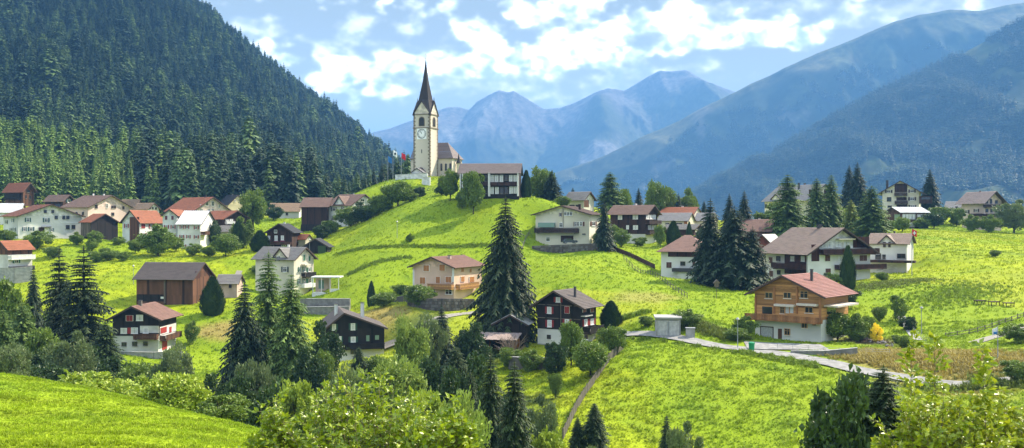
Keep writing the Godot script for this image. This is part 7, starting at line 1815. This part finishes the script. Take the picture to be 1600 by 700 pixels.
func broadleaf(s: int, leaves: int, size: float, tint: Array, foot: float, upright: float, slim: float) -> Array:
	# [crown, trunk] of unit height and unit width: leaf clumps round many limb ends
	var r := RandomNumberGenerator.new()
	r.seed = s
	var lobes := []
	var tr := Shape.new()
	var mid := Vector3(0, lerpf(foot, 1.0, 0.42), 0)
	tr.tube([Vector3(0, -0.08, 0), Vector3(0.01, foot * 0.7, 0.0), mid], [0.035, 0.026, 0.014], 6)
	var n := 22
	for i in n:
		var yy := 1.0 - 2.0 * (i + 0.5) / n
		var f := i * 2.39996 + r.randf() * 0.5
		var rr := sqrt(1.0 - yy * yy)
		var k := r.randf_range(0.5, 1.12)
		var p := Vector3(cos(f) * rr * 0.40 * k, lerpf(foot + 0.10, 0.90, 0.5 + 0.5 * yy * k), sin(f) * rr * 0.40 * k)
		if p.y < 0.45:
			p.x *= 0.9
			p.z *= 0.9
		lobes.append([p, r.randf_range(0.08, 0.21), r.randf_range(0.0, 1.0)])
		tr.tube([mid.lerp(Vector3(0, foot * 0.8, 0), r.randf()), p * Vector3(0.6, 1, 0.6) + Vector3(0, -0.03, 0), p], [0.011, 0.007, 0.002], 4)
	var sh := Shape.new()
	for i in leaves:
		var lb: Array = lobes[r.randi() % n]
		var a := Vector3(r.randfn(), r.randfn(), r.randfn()).normalized()
		var rad: float = lb[1] * pow(r.randf(), 0.45) * (1.0 if r.randf() < 0.86 else r.randf_range(1.1, 1.55))
		var p: Vector3 = lb[0] + a * Vector3(1, 0.85, 1) * rad
		if p.y < foot * 0.9:
			continue
		var out := (a * 0.7 + Vector3(r.randf_range(-1, 1), r.randf_range(-1, 1), r.randf_range(-1, 1)) * 0.8).normalized()
		out = out.lerp(Vector3.UP, upright).normalized()
		var side := out.cross(Vector3(r.randf_range(-1, 1), r.randf_range(-1, 1), r.randf_range(-1, 1))).normalized()
		var g := size * r.randf_range(0.6, 1.25)
		sh.col = tint[0].lerp(tint[1], clampf(lb[2] * 0.5 + r.randf() * 0.6, 0, 1)) * r.randf_range(0.85, 1.15)
		var w := side * g * slim
		var tip := out * g
		var bend := side.cross(out) * g * 0.15
		sh.tri(p - tip * 0.5, p + w + bend, p + tip * 0.5)
		sh.tri(p - tip * 0.5, p + tip * 0.5, p - w + bend)
	return [sh.mesh(), tr.mesh()]

func column_tree(s: int, sprays: int, tint: Array) -> Array:
	var r := RandomNumberGenerator.new()
	r.seed = s
	var sh := Shape.new()
	for i in sprays:
		var t := r.randf()
		var prof := 0.5 * pow(sin(PI * pow(clampf(0.06 + t * 0.94, 0, 1), 0.62)), 0.75) + 0.01
		var f := r.randf() * TAU
		var d := Vector3(cos(f), 0, sin(f))
		var e := Vector3(-sin(f), 0, cos(f))
		var lump := 1.0 + 0.35 * wobble.get_noise_3d(d.x * 60.0 + s, t * 130.0, d.z * 60.0)
		var p := d * prof * lump * r.randf_range(0.62, 1.05) + Vector3(0, t * 0.94, 0)
		var g := r.randf_range(0.025, 0.10)
		sh.col = tint[0].lerp(tint[1], r.randf()) * r.randf_range(0.8, 1.2)
		sh.tri(p - e * g * 1.2, p + Vector3(0, g * 1.1, 0) + d * g * r.randf_range(0.3, 1.4), p + e * g * 1.2)
		sh.tri(p - e * g * 0.6 - Vector3(0, g * 0.4, 0), p + e * g * 1.5 + Vector3(0, g * 0.5, 0) + d * g, p + e * g * 0.4 - Vector3(0, g * 0.5, 0))
	var tr := Shape.new()
	tr.tube([Vector3(0, -0.08, 0), Vector3(0, 0.9, 0)], [0.05, 0.01], 6)
	return [sh.mesh(), tr.mesh()]

var stock := {}

func tree_shapes(kind: String) -> Array:
	if stock.has(kind):
		return stock[kind]
	var out := []
	var tint: Array = TINT[kind]
	for k in 3:
		var s := hash(kind) % 9973 + k * 17
		match kind:
			"spruce":
				out.append(conifer(s, 60, 11, 0.22, 0.60, 10, 0.95, 0.02, tint, 0.78, 0.29))
			"spruce_giant":
				out.append(conifer(s, 84, 13, 0.22, 0.66, 14, 1.15, 0.02, tint, 0.80, 0.20))
			"fir":
				out.append(conifer(s, 70, 13, 0.22, 0.42, 11, 0.80, 0.01, tint, 0.62, 0.27))
			"spruce_open":
				out.append(conifer(s, 44, 10, 0.22, 0.35, 11, 0.85, 0.04, tint, 0.62, 0.26))
			"larch", "larch_yellow":
				out.append(conifer(s, 66, 10, 0.20, 0.40, 10, 0.80, 0.05, tint, 0.60, 0.27))
			"thuja":
				out.append(column_tree(s, 3600, tint))
			"round", "round_dark":
				out.append(broadleaf(s, 8500, 0.058, tint, 0.02 if kind == "round_dark" else 0.08, 0.1, 0.36))
			"willow", "willow_bright":
				out.append(broadleaf(s, 9000, 0.055, tint, 0.02, 0.40, 0.24))
			_:
				out.append(broadleaf(s, 6000, 0.060, tint, 0.02, 0.15, 0.34))
	stock[kind] = out
	return out

func make_trees() -> void:
	var called := {"spruce": "spruce_tree", "spruce_giant": "spruce_tree", "spruce_open": "conifer_tree", "fir": "fir_tree", "larch": "larch_tree", "larch_yellow": "larch_tree", "thuja": "thuja_tree", "round": "leafy_tree", "round_dark": "leafy_tree", "bush": "shrub", "bush_bright": "shrub", "bush_yellow": "shrub", "willow": "willow_tree", "willow_bright": "willow_tree"}
	for i in TREES.size():
		var t: Array = TREES[i]
		var kind: String = t[0]
		var v: Array = tree_shapes(kind)[i % 3]
		var h: float = maxf(t[3], t[4] * (0.62 if kind.begins_with("bush") else 0.8))
		var w: float = t[4]
		var low := kind.begins_with("bush")
		if v.size() and (low or kind.begins_with("round") or kind.begins_with("willow")):
			w = maxf(w, h * 0.52)
		var y := ground(t[1], t[2]) - 0.05
		var o := thing(called[kind], t[5], "shrub" if low else "tree", Vector3(t[1], y, t[2]), fposmod(i * 137.5, 360.0), "shrubs and hedges" if low else "village trees")
		var wide := w
		if kind.begins_with("spruce") or kind == "fir" or kind.begins_with("larch"):
			wide = w / 0.33
		var tr := Transform3D(Basis.from_scale(Vector3(wide, h, wide)), Vector3.ZERO)
		var leafm: Material = M.needle if (kind.begins_with("spruce") or kind == "fir" or kind.begins_with("larch") or kind == "thuja") else M.leaf
		piece("crown", v[0], leafm, o, tr)
		var tw := h if wide > h * 1.5 else minf(wide, h)
		piece("trunk", v[1], M.bark, o, Transform3D(Basis.from_scale(Vector3(wide if low or kind in ["round", "round_dark", "willow", "willow_bright"] else tw, h, wide if low or kind in ["round", "round_dark", "willow", "willow_bright"] else tw)), Vector3.ZERO))
	# dead brush beside the lean-to
	var b := Shape.new()
	for k in 60:
		var f := rng.randf() * TAU
		var q := Vector3(cos(f) * rng.randf_range(0.3, 3.0), rng.randf_range(1.5, 4.6), sin(f) * rng.randf_range(0.3, 1.6))
		b.tube([Vector3(q.x * 0.15, -0.2, q.z * 0.15), q * Vector3(0.6, 0.7, 0.6), q], [0.07, 0.04, 0.012], 4)
		for m in 3:
			var q2 := q + Vector3(rng.randf_range(-0.9, 0.9), rng.randf_range(-0.5, 0.5), rng.randf_range(-0.9, 0.9))
			b.tube([q * Vector3(0.7, 0.8, 0.7), q2], [0.03, 0.01], 3)
	var o2 := thing("dead_shrub", "tangle of bare grey branches left of the lean-to", "shrub", Vector3(0.0, ground(0, -170.0), -170.0))
	piece("branches", b.mesh(), M.twig, o2)

func leaf_spray(sh: Shape, p: Vector3, dir: Vector3, g: float, c: Color, r: RandomNumberGenerator) -> void:
	# one pointed leaf, folded along its midrib
	var side := dir.cross(Vector3(r.randf_range(-1, 1), r.randf_range(0.2, 1), r.randf_range(-1, 1))).normalized()
	var up := side.cross(dir).normalized()
	var a := p + dir * g * 0.5 + side * g * 0.27 + up * g * 0.10
	var b := p + dir * g * 0.5 - side * g * 0.27 + up * g * 0.10
	var tip := p + dir * g - up * g * 0.12
	var m := p + dir * g * 0.5
	sh.col = c
	sh.tri(p, a, m)
	sh.tri(m, a, tip)
	sh.tri(p, m, b)
	sh.tri(m, tip, b)

func make_near_shrubs() -> void:
	for i in NEAR_SHRUBS.size():
		var t: Array = NEAR_SHRUBS[i]
		var r := RandomNumberGenerator.new()
		r.seed = 900 + i
		var sapling := i >= 5
		var h: float = t[2]
		var w: float = t[3]
		var o := thing("sapling" if sapling else "leafy_shrub", t[4], "sapling" if sapling else "shrub", Vector3(t[0], ground(t[0], t[1]) - 0.05, t[1]), 0.0, "shrubs in front")
		var lf := Shape.new()
		var st := Shape.new()
		var stems := 1 if sapling else int(w * 22.0)
		for k in stems:
			var f := r.randf() * TAU
			var out := sqrt(r.randf()) * w * 0.5 * (0.3 if sapling else 1.0)
			var dip := 1.0 if sapling else lerpf(1.0, 0.62, pow(out / (w * 0.5), 2.0)) * r.randf_range(0.78, 1.0)
			var end := Vector3(cos(f) * out, h * dip, sin(f) * out * 0.75)
			var root := Vector3(end.x * 0.35 + r.randf_range(-0.2, 0.2), -0.1, end.z * 0.35)
			var mid := root.lerp(end, 0.55) + Vector3(-end.x * 0.08, 0.1, 0)
			st.tube([root, mid, end], [0.022, 0.012, 0.003], 4)
			var twigs := 60 if sapling else 15
			for q in twigs:
				var u := lerpf(0.25 if sapling else 0.5, 1.0, (q + r.randf()) / twigs)
				var p := root.lerp(mid, u / 0.55) if u < 0.55 else mid.lerp(end, (u - 0.55) / 0.45)
				var g := r.randf() * TAU
				var len := r.randf_range(0.15, 0.5) * (1.15 - u * 0.6)
				var d := Vector3(cos(g), r.randf_range(0.1, 0.9), sin(g)).normalized()
				var tip := p + d * len
				st.tube([p, tip], [0.005, 0.002], 3)
				var nl := 6
				var fresh := r.randf()
				for m in nl:
					var at := p.lerp(tip, (m + 0.6) / nl)
					var ld := (d * 0.6 + Vector3(r.randf_range(-1, 1), r.randf_range(-0.5, 0.8), r.randf_range(-1, 1))).normalized()
					var c := Color(0.12, 0.20, 0.018).lerp(Color(0.36, 0.44, 0.026), clampf(fresh * 0.7 + r.randf() * 0.4, 0, 1))
					if sapling or i in [3, 4]:
						c = c.lerp(Color(0.55, 0.52, 0.05), 0.4 * r.randf())
					leaf_spray(lf, at, ld, r.randf_range(0.09, 0.19) * (1.25 if sapling else 1.0), c, r)
		piece("crown", lf.mesh(), M.leaf_near, o)
		piece("stems", st.mesh(), M.twig, o)

# ---------------------------------------------------------------- the scene
func _ready() -> void:
	clock0 = Time.get_ticks_msec()
	rng.seed = 20
	wobble.seed = 12
	wobble.frequency = 0.03
	wobble.fractal_octaves = 4
	fields.seed = 8
	fields.noise_type = FastNoiseLite.TYPE_CELLULAR
	fields.cellular_return_type = FastNoiseLite.RETURN_CELL_VALUE
	fields.frequency = 0.016
	fields.fractal_type = FastNoiseLite.FRACTAL_NONE
	var cam := Camera3D.new()
	cam.name = "camera"
	cam.fov = 25.62
	cam.near = 0.3
	cam.far = 30000.0
	cam.current = true
	add_child(cam)
	var env := Environment.new()
	env.background_mode = Environment.BG_SKY
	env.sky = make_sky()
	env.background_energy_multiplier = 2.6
	env.tonemap_mode = Environment.TONE_MAPPER_LINEAR
	env.tonemap_exposure = 2.32
	env.fog_enabled = true
	env.fog_density = 0.000128
	env.fog_light_color = Color(0.47, 0.725, 1.0)
	env.sdfgi_enabled = true
	env.ssao_enabled = true
	env.ssil_enabled = true
	var we := WorldEnvironment.new()
	we.name = "environment"
	we.environment = env
	add_child(we)
	var sun := DirectionalLight3D.new()
	sun.name = "sun"
	sun.light_energy = 1.6
	sun.light_color = Color(1.0, 0.95, 0.86)
	sun.light_angular_distance = 0.5
	sun.shadow_enabled = true
	add_child(sun)
	# the sun stands to the right, a little behind the village
	sun.look_at_from_position(Vector3(0.74, 0.86, -0.48) * 100.0, Vector3.ZERO)
	var ub := Shape.new()
	ub.box(Vector3.ZERO, Vector3.ONE)
	unit_box = ub.mesh()
	stage("sky")
	make_materials()
	stage("materials")
	make_heights()
	stage("heights")
	make_ground()
	make_mountains()
	make_roads()
	for i in HOUSES.size():
		build_house(HOUSES[i], i * 31 + 5)
	make_church()
	stage("buildings")
	make_walls()
	make_fences()
	make_trees()
	stage("trees")
	make_near_shrubs()
	stage("near shrubs")
	scatter_grass("near_grass", "bright short grass of the near meadow at the lower left", 30.0, 90.0, 60000, 0.17, 51, Vector2(-1, -0.1))
	scatter_grass("meadow_grass", "tufted sunny grass of the big meadow in the middle", 105.0, 185.0, 80000, 0.36, 52)
	scatter_grass("slope_grass", "mown grass on the village slopes", 180.0, 410.0, 80000, 0.5, 53)
	for i in BANKS.size():
		var q: Array = BANKS[i]
		tall_grass(q[0], q[1], q[2], q[3], SOIL[q[4]] if SOIL.has(q[4]) else Color(0.17, 0.25, 0.02), q[5], 700 + i)
	make_small_things()
	stage("done")
